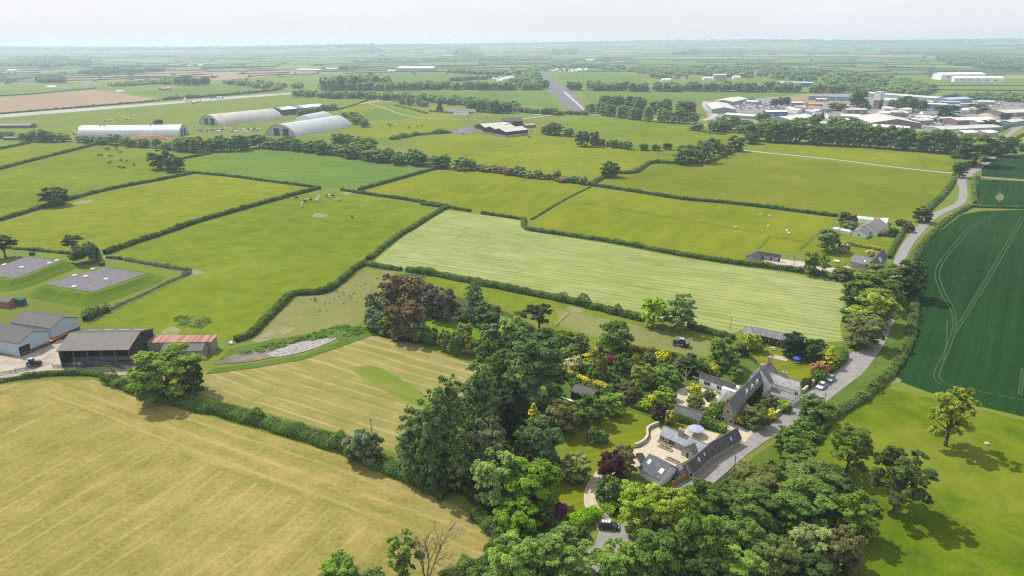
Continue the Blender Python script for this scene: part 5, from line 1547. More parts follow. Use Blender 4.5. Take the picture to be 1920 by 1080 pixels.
gable('road_barn', 'dark slate barn with two skylights and a stone gable beside the timber fence', 'barn', (1289, 866.5), (1328.5, 833.5), (1302, 884.5), 4.6, 2.1, STONE, SLATE, .2, .2, sky=[(1, -.8, .55, .7, 1.0), (1, 2.1, .6, .5, .8)], gwin=[(-1, -1.2, .9, 1, 1.2)], win=[(1, 6.4, .5, .9, 1.2)])
gable('slate_lean_building', 'tiny slate outhouse against the stone gable', 'outhouse', (1276, 868), (1281, 879), 3.0, 2.8, 1.8, STONE, SLATE, .15, .1)
gable('white_garage', 'white rendered garage with dark slates and two skylights', 'garage', (1217, 850.5), (1257, 872.5), (1239, 902.5), 4.6, 2.0, WHITE, SLATE, .25, .2, sky=[(1, -1.9, .62, .8, 1.2), (1, 2.2, .5, 1.0, 1.3)], gdoors=[(1, -1.5, .95, 1.9, FRAMEW)])
gable('old_outbuilding', 'old outbuilding with a mossy grey slate roof above the clipped hedge', 'outbuilding', (1266, 757), (1318, 772), (1274, 777), 4.4, 2.1, STONE, slate_roof('mossy_slate', (.14, .14, .15), (.19, .185, .19), (.28, .275, .28), .7), .2, .2)
# --- farmhouse
fh = gable('farmhouse', 'stone and white farmhouse with grey slates, white dormers and ivy', 'house', (1367, 749), (1429, 690), (1425, 724), 8.0, 4.6, STONE, SLATEM, .25, .2,
      gwin=[(-1, 1.2, .8, 1.2, 1.3), (-1, -1.2, .8, 1.2, 1.3), (-1, 0, 3.6, 1, 1.1)], win=[(1, -2, .9, 1, 1.3)])
hf = fh['half']
nr = 1 if (Matrix.Rotation(-fh.rotation_euler.z, 3, 'Z') @ Vector((-fh.location.x, -fh.location.y, 0))).y > 0 else -1
for u in (-1.6, 2.3, 6.2):
    d = MB()
    d.add([(u - 1.3, nr * (hf - .5), 4.9), (u + 1.3, nr * (hf - .5), 4.9), (u, nr * (hf - .5), 7.1), (u, nr * .6, 7.1), (u - 1.3, nr * (hf - 1.1), 4.9), (u + 1.3, nr * (hf - 1.1), 4.9)],
          [(0, 1, 2), (0, 2, 3, 4), (1, 5, 3, 2), (0, 4, 5, 1), (4, 3, 5)])
    dm = d.build('dormer', FRAMEW, fh)  # lead cheeks and roof; their sunlit white is put into the colour
    MB().cbox(u, nr * (hf - .49), 5.6, .8, .06, .9).build('pane', GLASS, dm)
iv = NR.uniform(size=(1500, 3))
ivp = np.stack([-3 + iv[:, 0] * 15, nr * (hf - .2 + iv[:, 1] * .35), iv[:, 2] * 4.6], axis=1)
me = quads_mesh('ivy', leaf_quads(ivp, np.tile([0, nr, .3], (1500, 1)) + NR.normal(0, .4, (1500, 3)), NR.uniform(.15, .32, 1500), NR), NR.normal(.5, .2, 1500))
me.materials.append(LEAF)
link('ivy', me, None, fh).color = (.04, .075, .018, 1)
MB().box(-hf * 0 - 12.6, -11.6, nr * -1.2, nr * .2, 0, 7.5) if False else None
gable('farmhouse_north_block', 'taller slate block with two chimneys behind the farmhouse', 'house', (1427, 692), (1444.5, 676), 6.6, 8.8, 5.2, WHITE, SLATEM, .25, .2, chim=[(-2.9, 0, 1.2, .9, 1.2), (3.4, 0, 1.2, .9, 1.3)])
gable('white_cottage_wing', 'white cottage wing with pale lichen covered slates beside the lane', 'cottage', (1432, 693.5), (1501.5, 714.5), (1492, 732), 7.2, 4.6, WHITE, SLATEL, .22, .2, win=[(1, 5.2, 3.0, 1.1, 1.1), (1, -3.4, 3.0, 1, 1.1)], gwin=[(1, 1.4, .9, .9, 1.2), (1, -1.0, 3.2, .8, 1)], chim=[(.6, -.2, 1.2, .8, 1.1)])
quadroof('cottage_outshut', 'low white outshut with a brownish slate roof along the cottage wing', 'outshut', [(1440, 723), (1493, 738.5), (1488.5, 751), (1440, 737.5)], [3.3, 3.3, 2.3, 2.3], WHITE, slate_roof('brown_slate', (.17, .155, .145), (.215, .19, .18), (.30, .27, .25), .6))
quadroof('catslide_extension', 'low slate extension on the front slope of the farmhouse', 'extension', [(1397, 754), (1410, 766), (1396, 780), (1383, 766)], [4.6, 4.6, 2.6, 2.6], STONE, SLATEM)
gable('white_annex', 'long low white annex with dark roof and a row of windows', 'annex', (1313, 697.5), (1380, 721), (1312, 708), 4.2, 2.7, WHITE, SLATE, .25, .2, win=[(1, -7, .8, 1.8, 1.4), (1, -3, .8, 2.2, 1.4), (1, 1.2, .8, 2.0, 1.4), (1, 5, .8, 1.8, 1.4)])
quadroof('flat_link_room', 'flat roofed white link between annex and farmhouse', 'extension', [(1362, 717), (1388, 724), (1378, 735), (1352, 728)], [2.8, 2.8, 2.7, 2.7], WHITE, M('white_flat_roof', (.62, .62, .62), .1))
quadroof('conservatory_lean', 'pale lean-to roof on the garden side of the farmhouse', 'extension', [(1349, 742), (1366, 731), (1362, 742), (1346, 755)], [3.2, 3.2, 2.6, 2.6], WHITE, M('pale_lead', (.34, .36, .34), .2))
# --- outbuildings and houses up the lane
gable('garden_stable', 'dark timber stable row with a slate roof behind the garden', 'stable', (1412, 612.5), (1477, 626), 6.5, 4.2, 2.8, BOARDB, SLATEM, .4, .2, doors=[(1, -4, 1.2, 2.0, INT), (1, 0, 1.2, 2.0, INT), (1, 4, 1.2, 2.0, INT)])
gable('garden_stable_end', 'slate roofed end block of the garden stable', 'stable', (1407, 611), (1412.5, 626), 5.5, 4.2, 2.8, BOARDB, SLATEM, .3, .2)
gable('paddock_stable', 'grey stable row with a dark roof in the paddock', 'stable', (1419, 470.5), (1465, 477.5), (1463, 482.5), 3.8, 2.6, M('grey_boarding', (.33, .35, .36), .2, 1), FIBRE, .3, .2, doors=[(1, -2.5, 1.2, 2, INT), (1, 1.5, 1.2, 2, INT), (1, 5, 1.2, 2, INT)])
gable('paddock_stable_end', 'pale end block of the grey paddock stable', 'stable', (1419.5, 470.5), (1408, 478), 5.0, 3.8, 2.6, M('grey_boarding', (.33, .35, .36)), FIBRE, .3, .2)
gable('slate_house', 'stone house with steep dark slates and three bright skylights by the avenue', 'house', (1636.5, 487.5), (1656, 465.5), (1669, 478.5), 7.6, 3.6, STONE, SLATE, .3, .2, sky=[(1, -3.0, .5, .7, 2.2), (1, -1.5, .5, .7, 2.2), (1, 0, .5, .7, 2.2)], gwin=[(-1, -1.5, 1, 1, 1.2), (-1, 1.5, 1, 1, 1.2)])
gable('slate_house_wing', 'long low wing of the slate house with a dark red end', 'house', (1602, 476), (1637, 484), (1590.5, 489), 5.6, 2.9, STONE, SLATEM, .3, .2, gdoors=[(-1, 0, 2.4, 2.3, DOORR)], win=[(1, 0, .9, 1.2, 1.2), (1, 5, .9, 1.2, 1.2)], sky=[(1, 2, .45, .7, 1)])
gable('mint_bungalow', 'mint green bungalow with a brown tiled roof', 'bungalow', (1626, 420.5), (1649, 409), (1652, 431.5), 6.0, 2.7, MINT, M('brown_tiles', (.21, .18, .175), .2, 2), .3, .2, gwin=[(-1, -2, .9, 1.4, 1.2), (-1, 2.4, .9, 1.4, 1.2)], win=[(1, 2, .9, 1.6, 1.2), (1, -3, .9, 1.6, 1.2)])
gable('mint_bungalow_wing', 'mint gable wing of the bungalow towards the fence', 'bungalow', (1624, 421.5), (1612, 430), 7.5, 4.8, 2.6, MINT, M('brown_tiles', (.21, .18, .175)), .3, .2, gwin=[(1, 0, 1, 1.2, 1.2)])
quadroof('bungalow_flat_extension', 'white flat roofed extension behind the bungalow', 'extension', [(1644, 409), (1666, 408.5), (1663, 419), (1655, 416)], [2.9] * 4, WHITE, M('white_flat_roof', (.62, .62, .62)))
quadroof('bungalow_shed', 'long green roofed shed behind the bungalow', 'shed', [(1606, 404), (1640, 408), (1636, 413), (1603, 409)], [2.8, 2.8, 2.4, 2.4], WHITE, M('mint_sheet', (.36, .46, .41), .15, .5))
for A, B, l in (((1563, 425), (1575, 426.5), 'small pale greenhouse by the bungalow fence'), ((1577, 427.5), (1596, 431), 'longer pale greenhouse by the bungalow fence')):
    gable('greenhouse', l, 'greenhouse', A, B, 3.0, 2.6, 1.8, M('greenhouse_glass', (.5, .55, .56), .1, 2, .2), M('greenhouse_glass', (.5, .55, .56)), .02, .05, thick=.06)
sh = gable('sheet_roofed_shed', 'dark timber shed with a curved grey sheet roof in the trees', 'shed', (1078, 721), (1118, 734), (1102, 745), 3.6, 2.5, BOARD, FIBRE, .3, .2, gdoors=[(1, 0, 1.2, 2, INT)])
MB().box(-6.6, 0.5, -.35, .35, .3, .55).build('white_gutter', FRAMEW, sh, (0, -4.1, 0))
gable('cold_frame', 'small blue and white cold frame at the paddock edge', 'cold frame', (1102, 656.5), (1110, 653), 2.4, 1.8, 1.2, WHITE, M('pale_blue_sheet', (.5, .62, .75), .1), .1, .1)
# --- farmyard in the west
def posts(root, xs, y, h, mat, w=.28):
    for x in xs:
        MB().cbox(x, y, h / 2, w, w, h).build('post', mat, root)
ob = gable('open_barn', 'open fronted cattle barn with a wide grey sheet roof', 'barn', (131, 623.5), (263.5, 621.5), (100, 658), 9.0, 6.4, BOARD, sheet_roof('grey_sheeting', (.052, .049, .043), (.09, .085, .075), .5), .6, .3, open_side=1, thick=.2)
hb = ob['half'] - .6
n_ = 1 if (Matrix.Rotation(-ob.rotation_euler.z, 3, 'Z') @ Vector((-ob.location.x, -ob.location.y, 0))).y > 0 else -1
hl = (at(131, 623.5, 9) - at(263.5, 621.5, 9)).length / 2 - .5
posts(ob, [-hl + i * hl / 2.5 for i in range(6)], n_ * hb, 6.4, M('steel_post', (.12, .12, .12)))
MB().box(-hl, hl, *sorted((n_ * (hb - 5), n_ * (hb - 5.15))), 0, 1.5).box(-hl, hl, *sorted((n_ * (hb - 1.2), n_ * (hb - 1.3))), .9, 1.0).box(-hl, hl, *sorted((n_ * (hb - 1.2), n_ * (hb - 1.3))), .4, .5).build('feed_barrier', M('barrier_steel', (.20, .20, .20)), ob)
MB().box(hl + .02, hl + .14, -hb, hb, 0, 2.0).build('block_wall', CONC, ob)
for k in range(4):
    m = MB().cbox(0, 0, .06, 3.2, 1.2, .06).build('roof_light', M('grp_sheet', (.42, .42, .40), .15), ob)
    f_ = .42
    m.location = (-hl + 4 + k * 5.2, -n_ * (hb + .6) * (1 - f_), 6.4 + 2.6 * f_ + .04)
    m.rotation_euler = (n_ * math.atan(2.6 / (hb + .6)), 0, 0)
RL = quadroof('rusty_lean_shed', 'shed with a striped rusty sheet roof beside the open barn', 'shed', [(272.5, 642.5), (396, 641), (408, 628), (291, 628)], [4.2, 4.2, 4.6, 4.6], M('shed_block', (.25, .245, .24), .25, .8), RUST)
gable('small_grey_shed', 'small grey shed half hidden behind the big farmyard tree', 'shed', (308, 643.5), (385, 643.5), (378, 658), 4.4, 3.0, M('shed_block', (.25, .245, .24)), FIBRE, .2, .2)
for A, B, E, w_, l in (((42, 582.5), (119, 594), (92, 616), 1, 'pale blue sided barn, rear of the two'), ((-40, 603), (60, 621), (29, 644), 1, 'pale blue sided barn, front of the two')):
    g_ = gable('twin_barn', l, 'barn', A, B, E, 7.4, 5.0, BLUEW, FIBRE, .25, .2, thick=.2, gdoors=[(1, -hb * .45, 4.2, 3.8, INT)] if 'front' in l else ())
    hh = g_['half'] - .25
    LL = (at(*A, 7.4) - at(*B, 7.4)).length / 2
    MB().box(LL - .19, LL - .10, -hh, hh, 0, 1.4).build('block_base', M('dark_block', (.10, .09, .085), .3), g_)
gable('brown_hut', 'small brown hut by the reservoirs', 'hut', (2, 556.5), (24, 559), 5, 3.6, 2.6, BRICK, FIBRE, .2, .1)
MB().box(-1.6, 1.6, -1.2, 1.2, 0, 2.6).box(-1.7, 1.7, -1.3, 1.3, 2.6, 2.75).build('green_cabinet', M('cabinet_green', (.03, .09, .09), .1))
o = C.objects[-1] if False else bpy.data.objects['green_cabinet']
o.location = at(40, 572); tag(o, 'dark green equipment cabinet beside the brown hut', 'cabinet')
# --- round roofed hangars
def hangar(label, F, Bk, w, h, skin, front, name='round_hangar', doors=True, flat=1.5):
    a, b = at(*F), at(*Bk)
    ax = b - a; L = ax.length; ax.normalize()
    c = (a + b) / 2
    root = thing(name, label, 'hangar', (c.x, c.y, 0), math.atan2(ax.y, ax.x))
    n = 18
    arc = [(-w / 2 * math.cos(math.pi * i / n), h * math.sin(math.pi * i / n) ** flat) for i in range(n + 1)]
    inner = [(y * .985, z * .98) for y, z in arc]
    MB().extr(arc + inner[::-1], -L / 2, L / 2).build('roof_shell', skin, root)
    g = MB()
    g.extr(inner, -L / 2 + .6, -L / 2 + 1.0).build('end_wall', front, root)
    MB().extr(inner, L / 2 - 1.0, L / 2 - .6).build('end_wall', front, root)
    if doors:
        for v in (-.17, .12):
            dh, dw = h * .62, w * .2
            f = MB().box(-L / 2 + .45, -L / 2 + .62, v * w - dw / 2, v * w + dw / 2, 0, dh).build('door', M('hangar_dark', (.05, .06, .075), .3, .3), root)
            MB().box(-L / 2 + .38, -L / 2 + .46, v * w - dw / 2 - .2, v * w - dw / 2 + .1, 0, dh).build('jamb', FRAMEW, f)
    return root, L
GALV = M('galvanised', (.55, .57, .60), .15, .15, .42, .35, stretch=(1, .1, 1))
GALVD = M('weathered_galvanised', (.40, .38, .355), .25, .1, .7, .0, stretch=(.6, .1, 1))
GALVB = M('bluish_galvanised', (.36, .39, .40), .18, .1, .55, .1, stretch=(.6, .1, 1))
ENDW = M('end_sheeting', (.38, .42, .47), .15, .2)
ha, La = hangar('long silver hangar with a bright curved roof', (345, 252.5), (157, 254.5), 25, 11.5, GALV, ENDW, flat=.95)
for u in (.62, .58, .12):
    MB().box(-.5, .5, -.5, .5, 8.5, 12.6).build('roof_vent', M('hangar_dark', (.05, .06, .075)), ha, (La * (u - .32), 4, 0))
hangar('weathered grey brown hangar with open tall doors', (392, 234), (512, 221), 46, 13, GALVD, ENDW)
hangar('big bluish round roofed hangar behind the tree belt', (526, 254.5), (634, 236), 46, 13, GALVB, ENDW)
hangar('small white ended round hangar behind the bluish one', (568, 229.5), (608, 221), 30, 9, GALVB, WHITE, doors=False)
lg = gable('long_hangar_shed', 'long dark blue shed with pale roof lights on the airfield', 'shed', (517, 201.5), (602, 193.5), 26, 11, 8, M('navy_sheeting', (.06, .08, .13), .2), sheet_roof('roof_light_sheet', (.10, .12, .16), (.70, .72, .76), 9, .6, skew=1.0), .3, .3)
gable('low_airfield_shed', 'low dark shed at the western edge of the airfield', 'shed', (-12, 231.5), (62, 231), 14, 5.5, 3.5, M('dark_block', (.10, .09, .085)), FIBRE, .3, .3)
gable('low_airfield_shed', 'little flat dark shed below the western airfield shed', 'shed', (8, 256), (34, 256), 8, 3.5, 2.5, M('dark_block', (.10, .09, .085)), FIBRE, .3, .3)
# --- dark farm sheds in the middle
DB = M('black_sheeting', (.035, .04, .045), .2)
for A, B, w, l in (((899, 232), (941, 229), 26, 'dark farm shed with pale roof at the silage pad'), ((918, 237), (957, 232.5), 24, 'middle dark farm shed with pale roof'), ((935, 240.5), (978, 236), 24, 'nearest dark farm shed with pale roof')):
    g_ = gable('farm_shed', l, 'farm shed', A, B, w, 9, 6, DB, FIBREL, .4, .3)
    LL = (at(*A, 9) - at(*B, 9)).length / 2 - .3
    MB().box(-LL - .15, LL + .15, -w / 2 + .25, w / 2 - .25, 0, 2.2).build('concrete_base', CONC, g_)
gable('farm_shed', 'black farm shed with a dark roof behind the pale roofed ones', 'farm shed', (942, 220.5), (979, 220), 26, 10, 6.5, DB, FIBRE, .4, .3)
gable('farm_shed', 'white roofed low shed between the dark farm sheds', 'farm shed', (938, 229), (962, 227), 14, 6, 4.5, DB, FIBREW, .3, .3)
gable('farm_shed', 'small tan roofed store at the east end of the farm sheds', 'farm shed', (982, 233), (1000, 231), 10, 4.5, 3.5, BRICK, M('tan_roof', (.40, .32, .26), .2), .3, .3)
# --- white house and outhouses in the trees
for A, B, w, rh, eh, l in (((853, 206), (876, 207), 9, 7, 4, 'white house in the walled garden'), ((846, 201.5), (864, 202), 8, 5, 3, 'pale outhouse behind the white house'), ((836, 204.5), (846, 205), 6, 4.5, 2.6, 'small white lodge by the dark conifer'), ((872, 203.5), (890, 204.5), 8, 5.5, 3.2, 'white barn east of the white house')):
    gable('white_house', l, 'house', A, B, w, rh, eh, WHITE, SLATEM, .3, .2, win=[(1, -2, .9, 1.2, 1.2), (1, 2, .9, 1.2, 1.2)])
H([(805, 209), (830, 211), (862, 213), (880, 213), (898, 209)], 3, 2, 'garden hedge round the white house', DK, sm=2)
# --- industrial estate
def shed(A, B, w, rh, eh, wall, roof, label, nd=2, dmat=None, name='industrial_shed'):
    L = (at(*A, rh) - at(*B, rh)).length
    dd = [(1, (i - (nd - 1) / 2) * L / max(nd, 1) * .8, min(4.5, L / 6), min(4.2, eh - .8), dmat or M('roller_door', (.30, .32, .34), .1)) for i in range(nd)]
    ww = [(1, (i - nd / 2) * L / max(nd, 1) * .8, eh * .55, min(3, L / 9), 1.1) for i in range(nd + 1)]
    return gable(name, label, 'industrial shed', A, B, w, rh, eh, wall, roof, .2, .2, doors=dd, win=ww)
BRN = M('brown_cladding', (.20, .14, .12), .2, .2)
ORN = M('orange_roof', (.46, .24, .15), .15)
LGR = sheet_roof('pale_green_grey_sheeting', (.44, .46, .43), (.56, .57, .53), 4)
CRM = M('cream_roof', (.60, .55, .44), .1)
GRB = M('grey_brown_roof', (.24, .215, .21), .2, .3)
BLR = M('blue_grey_roof', (.33, .38, .45), .15)
for a in [((1345, 190), (1358, 201), 34, 9, 6, STEELG, FIBREL, 'grey green gabled shed at the west end of the estate'),
          ((1356, 187), (1384, 181), 34, 8, 5.5, STEELG, CRM, 'cream roofed shed behind the grey green one'),
          ((1402, 182), (1414, 182), 14, 6, 4.5, STEELP, FIBRE, 'little dark hut at the north fence of the estate'),
          ((1402, 187.5), (1424, 189), 16, 6, 4.5, STEELG, LGR, 'small pale green roof among the stored cars'),
          ((1364, 211), (1420, 215), 22, 5.5, 4, STEELG, LGR, 'long low pale roof behind the estate trees'),
          ((1434, 207), (1474, 207), 18, 8, 7, STEELB, FIBREW, 'white and blue block with a flat pale roof'),
          ((1462, 219), (1510, 213), 30, 7, 4.5, STEELG, LGR, 'wide pale green hipped looking shed'),
          ((1426, 228), (1452, 229), 14, 5, 4, BRN, FIBREW, 'low white roof at the dark belt'),
          ((1516, 177), (1592, 178.5), 26, 9, 7, STEELP, GRB, 'very long grey brown shed on the north side'),
          ((1530, 184), (1551, 184.5), 10, 5, 4, STEELB, FIBREW, 'white fronted unit before the long grey brown shed'),
          ((1483, 190.5), (1504, 190.5), 14, 7, 6, BRN, FIBREW, 'red brown unit with a white roof'),
          ((1514, 192), (1540, 192), 18, 6, 4, BRICK, ORN, 'orange roofed unit in the estate'),
          ((1513, 200), (1552, 199.5), 24, 7.5, 4.5, BRN, GRB, 'grey brown pitched roof in the estate middle'),
          ((1489, 198), (1508, 198), 16, 6, 5, BRN, FIBREL, 'brown unit beside the car storage'),
          ((1524, 209), (1546, 209), 14, 6, 4, WHITE, GRB, 'white walled unit with a grey roof'),
          ((1550, 211), (1572, 211), 18, 8, 4, CREAM, GRB, 'house like unit with twin grey roofs'),
          ((1576, 213), (1613, 214), 26, 7, 5, STEELG, LGR, 'pale green roofed gable unit in the estate centre'),
          ((1551, 222), (1613, 221.5), 14, 6, 5, STEELP, FIBREW, 'long pale unit with window band'),
          ((1536, 228), (1576, 228), 14, 5, 4, CREAM, CRM, 'cream low roof at the dark belt'),
          ((1584, 203), (1622, 203), 22, 7, 6, BRN, FIBREL, 'flat pale roof west of the tower'),
          ((1612, 170.5), (1766, 181.5), 24, 9, 7, STEELG, FIBREL, 'longest pale roofed shed on the north edge'),
          ((1658, 183), (1722, 187.5), 34, 9, 6.5, STEELG, LGR, 'big pale roofed shed beside the tower'),
          ((1730, 188), (1752, 189), 18, 7, 5, STEELG, FIBREL, 'pale gable end shed next to the big pale roof'),
          ((1648, 208), (1682, 209), 16, 6, 4, CREAM, FIBREW, 'white low roof in front of the tower'),
          ((1706, 213.5), (1738, 214), 12, 7, 4.5, M('orange_render', (.48, .26, .14), .1), GRB, 'orange walled house in the estate'),
          ((1707, 221), (1740, 221), 12, 6, 5, M('navy_sheeting', (.06, .08, .13)), FIBREW, 'white roofed shop with a navy front'),
          ((1728, 208), (1756, 208), 10, 7, 4.5, WHITE, GRB, 'white houses with grey roofs in the estate'),
          ((1782, 220.5), (1854, 218.5), 26, 8, 6, BRN, FIBREW, 'brown walled shed with a white shallow roof'),
          ((1826, 225), (1868, 224.5), 18, 7, 5.5, BRN, FIBREW, 'brown walled lower shed with a white roof'),
          ((1750, 238), (1862, 233), 28, 7, 5.5, CONC, M('concrete_roof', (.42, .41, .40), .2, .15), 'long concrete roofed works near the dark belt'),
          ((1797, 244.5), (1824, 243.5), 18, 6, 4.5, CONC, FIBREW, 'pale gable in front of the concrete works'),
          ((1838, 245), (1858, 243), 18, 6, 4.5, CONC, FIBREW, 'second pale gable in front of the concrete works'),
          ((1764, 183.5), (1808, 181), 30, 11, 9, STEELP, BLR, 'tall blue grey steel shed'),
          ((1762, 189), (1800, 189.5), 16, 8, 7, STEELP, BLR, 'blue grey steel shed with a light band'),
          ((1736, 193), (1776, 194), 16, 8, 7, STEELB, FIBREW, 'blue fronted shed with a white roof'),
          ((1832, 188), (1864, 188.5), 16, 7, 5.5, STEELG, LGR, 'green shed beside the scrap yard'),
          ((1800, 193), (1826, 193.5), 12, 6, 5, STEELP, BLR, 'small blue grey shed near the scrap yard'),
          ((1824, 202), (1849, 201.5), 12, 5, 4, STEELB, BLR, 'bright blue shed in the scrap yard'),
          ((1866, 206), (1930, 204), 34, 8, 5.5, BRN, FIBREL, 'large pale roofed brown shed at the eastern edge'),
          ((1884, 226), (1912, 222), 16, 7, 5.5, STEELP, FIBREL, 'dark sided shed by the climbing lane'),
          ((1560, 196), (1590, 196), 14, 5, 4, STEELP, FIBREW, 'pale unit below the long grey brown shed')]:
    shed(*a)
ms = MB()
k_ = [(1612, 231), (1632, 232), (1652, 233), (1672, 234), (1690, 236)]
for i, q in enumerate(k_):
    shed(q, (q[0] + 17, q[1] + 1.2), 16, 6, 4, CONC, FIBREW, '%s white roof bay of the row at the dark belt' % ordinal(i + 1), 1)
gh = gable('gable_hall', 'great hall with a fan shaped pale roof and brown front', 'industrial hall', (1646, 212), (1682, 223), 58, 11, 6, BRN, FIBREL, .3, .3, gdoors=[(1, -8, 6, 4.5, FRAMEW), (1, 8, 6, 4.5, M('roller_door', (.30, .32, .34)))])
tb = at(1645, 204)
tw = thing('tower', 'tall tower with white upper half and brown slotted base', 'tower', (tb.x, tb.y, 0), .62)
MB().box(-6, 6, -4.5, 4.5, 0, 13).build('lower_shaft', M('tower_brown', (.20, .14, .12), .2, .3), tw)
MB().box(-6.4, 6.4, -4.9, 4.9, 13, 25).box(-6.7, 6.7, -5.2, 5.2, 25, 25.5).build('upper_shaft', M('tower_white', (.62, .60, .58), .1, .3), tw)
for i in range(3):
    MB().box(-4 + i * 2.4, -3 + i * 2.4, -5.0, -4.4, 5, 14.5).build('slot_window', GLASS, tw)
for i in range(2):
    MB().box(-5.2 + i * 1.9, -4 + i * 1.9, -5.0, -4.85, 19, 22).build('window', GLASS, tw)
sp = at(1870, 216)
bm_ = MB()
for (x, y, w, h) in ((0, 0, 16, 4), (15, 3, 12, 3), (-16, -2, 12, 3)):
    n = 12
    k0 = len(bm_.v)
    bm_.v += [(x + w * math.cos(6.283 * i / n) * (1 + .15 * math.sin(i * 2.1)), y + w * .6 * math.sin(6.283 * i / n), 0) for i in range(n)] + [(x + w * .45 * math.cos(6.283 * i / n), y + w * .25 * math.sin(6.283 * i / n), h * .75) for i in range(n)] + [(x, y, h)]
    bm_.f += [[k0 + i, k0 + (i + 1) % n, k0 + n + (i + 1) % n, k0 + n + i] for i in range(n)] + [[k0 + n + i, k0 + n + (i + 1) % n, k0 + 2 * n] for i in range(n)]
o = bm_.build('sand_heap', M('sand', (.48, .37, .22), .15))
o.location = sp; tag(o, 'yellow sand heap in the eastern estate', 'sand heap')
o = MB().add(*(lambda n=14: ([(26 * math.cos(6.283 * i / n) * (1 + .12 * math.sin(i * 3)), 9 * math.sin(6.283 * i / n), 0) for i in range(n)] + [(14 * math.cos(6.283 * i / n), 4 * math.sin(6.283 * i / n), 4.5) for i in range(n)] + [(0, 0, 5.5)],
      [[i, (i + 1) % n, n + (i + 1) % n, n + i] for i in range(n)] + [[n + i, n + (i + 1) % n, 2 * n] for i in range(n)]))()).build('earth_heap', M('red_earth', (.30, .155, .10), .3, .3, bump=.5))
o.location = at(278, 262); tag(o, 'reddish earth heap in front of the silver hangar', 'earth heap')
UN = []
for i, (nm, wm_, rm_) in enumerate((('white', CREAM, FIBREW), ('grey', STEELP, FIBREL), ('brown', BRN, GRB))):
    for px in [[(1480, 207), (1540, 204), (1545, 214), (1500, 222)], [(1620, 206), (1700, 205), (1705, 226), (1640, 208)], [(1715, 200), (1860, 208), (1870, 215), (1770, 215)], [(1700, 226), (1860, 228), (1850, 232), (1720, 232)]]:
        for x, y in spots_in(px, 3):
            u = thing('small_unit', 'small %s unit tucked among the larger sheds of the estate' % nm, 'industrial unit', (x, y, .4), rnd.choice([.3, 1.87]), 'small %s units of the estate' % nm)
            L_, w_, h_ = rnd.uniform(12, 24), rnd.uniform(8, 13), rnd.uniform(3.5, 5.5)
            MB().box(-L_ / 2, L_ / 2, -w_ / 2, w_ / 2, 0, h_).build('wall', wm_, u)
            MB().extr([(-w_ / 2 - .3, h_), (0, h_ + 1.6), (w_ / 2 + .3, h_), (w_ / 2 + .3, h_ - .2), (-w_ / 2 - .3, h_ - .2)], -L_ / 2 - .3, L_ / 2 + .3).build('roof', rm_, u)
            MB().box(-1.8, 1.8, -w_ / 2 - .1, -w_ / 2 + .02, 0, 3).build('door', M('roller_door', (.30, .32, .34)), u)
# --- far buildings
def far(A, B, w, rh, eh, wall, roof, label, name='warehouse', cat='warehouse', nd=0):
    L = (at(*A, rh) - at(*B, rh)).length
    return gable(name, label, cat, A, B, w, rh, eh, wall, roof, .2, .2, win=[(1, (i - 2) * L / 6, eh * .4, L / 14, eh * .25) for i in range(5)] if nd else ())
WW = M('bright_white', (.72, .73, .74), .06, .05)
far((749, 124.5), (816, 124.5), 60, 16, 11, M('grey_clad', (.35, .37, .38), .1), WW, 'big white roofed warehouse far across the airfield', nd=1)
far((728, 131), (742, 131), 25, 8, 6, WW, WW, 'smaller white unit beside the far warehouse')
far((1758, 136), (1840, 135.5), 40, 18, 14, WW, WW, 'white warehouse beyond the estate, rear', nd=1)
far((1788, 142.5), (1880, 143.5), 36, 14, 11, WW, WW, 'white warehouse beyond the estate, front', nd=1)
far((1338, 138.5), (1361, 138.5), 30, 18, 17, M('pale_brick', (.42, .33, .29), .15), FIBREW, 'tall pale brick block in the far wood', nd=1)
far((1318, 144), (1336, 144), 24, 8, 6, WW, WW, 'white unit beside the tall brick block')
far((1262, 142), (1284, 142), 20, 8, 6, WW, FIBREW, 'white houses west of the brick block')
far((1240, 147), (1258, 147), 20, 8, 6, WW, FIBREW, 'white shed at the edge of the far wood')
far((1374, 142), (1388, 142), 20, 9, 7, WW, WW, 'white unit east of the brick block')
far((1476, 152.5), (1534, 153.5), 30, 11, 9, STEELB, BLR, 'long blue shed in the far works', nd=1)
far((1456, 152), (1470, 152), 24, 12, 9, STEELB, BLR, 'short blue shed in the far works')
far((562, 128.5), (606, 129), 50, 9, 6, M('pink_clad', (.40, .32, .31), .1), M('pink_roof', (.58, .48, .47), .1), 'pinkish roofed shed on the far fields')
far((612, 127), (636, 127), 30, 9, 6, M('grey_clad', (.35, .37, .38)), FIBREL, 'grey shed next to the pinkish roof')
far((90, 160.5), (106, 160.5), 16, 6, 4, WW, WW, 'white farm roof in the west')
far((120, 160), (127, 160), 10, 8, 5, WW, GRB, 'white farmhouse in the west')
far((158, 154.5), (170, 154.5), 16, 9, 5, WW, GRB, 'white house west of the hedge trees')
far((219, 169.5), (233, 169.5), 10, 5, 4, WW, WW, 'white shed at the corner of the green field')
far((300, 164.5), (318, 163.5), 14, 6, 4, BRICK, ORN, 'brown shed on the airfield edge')
far((17, 130), (32, 130), 30, 8, 6, WW, WW, 'white shed below the far western wood')
far((858, 103.6), (876, 103.6), 50, 10, 7, WW, WW, 'white farm shed on the far middle slope')
far((830, 103.6), (852, 103.8), 40, 9, 6, WW, FIBREL, 'grey white farm shed west of the slope shed')
far((1099, 111), (1114, 111), 40, 9, 6, WW, WW, 'white shed below the far hill')
far((1460, 97.6), (1472, 97.6), 50, 10, 7, WW, WW, 'white shed above the pink field')
far((353, 121), (360, 121), 30, 9, 6, WW, FIBREL, 'first pale house by the far western clump')
far((373, 120.5), (380, 120.5), 30, 9, 6, WW, FIBREL, 'second pale house by the far western clump')

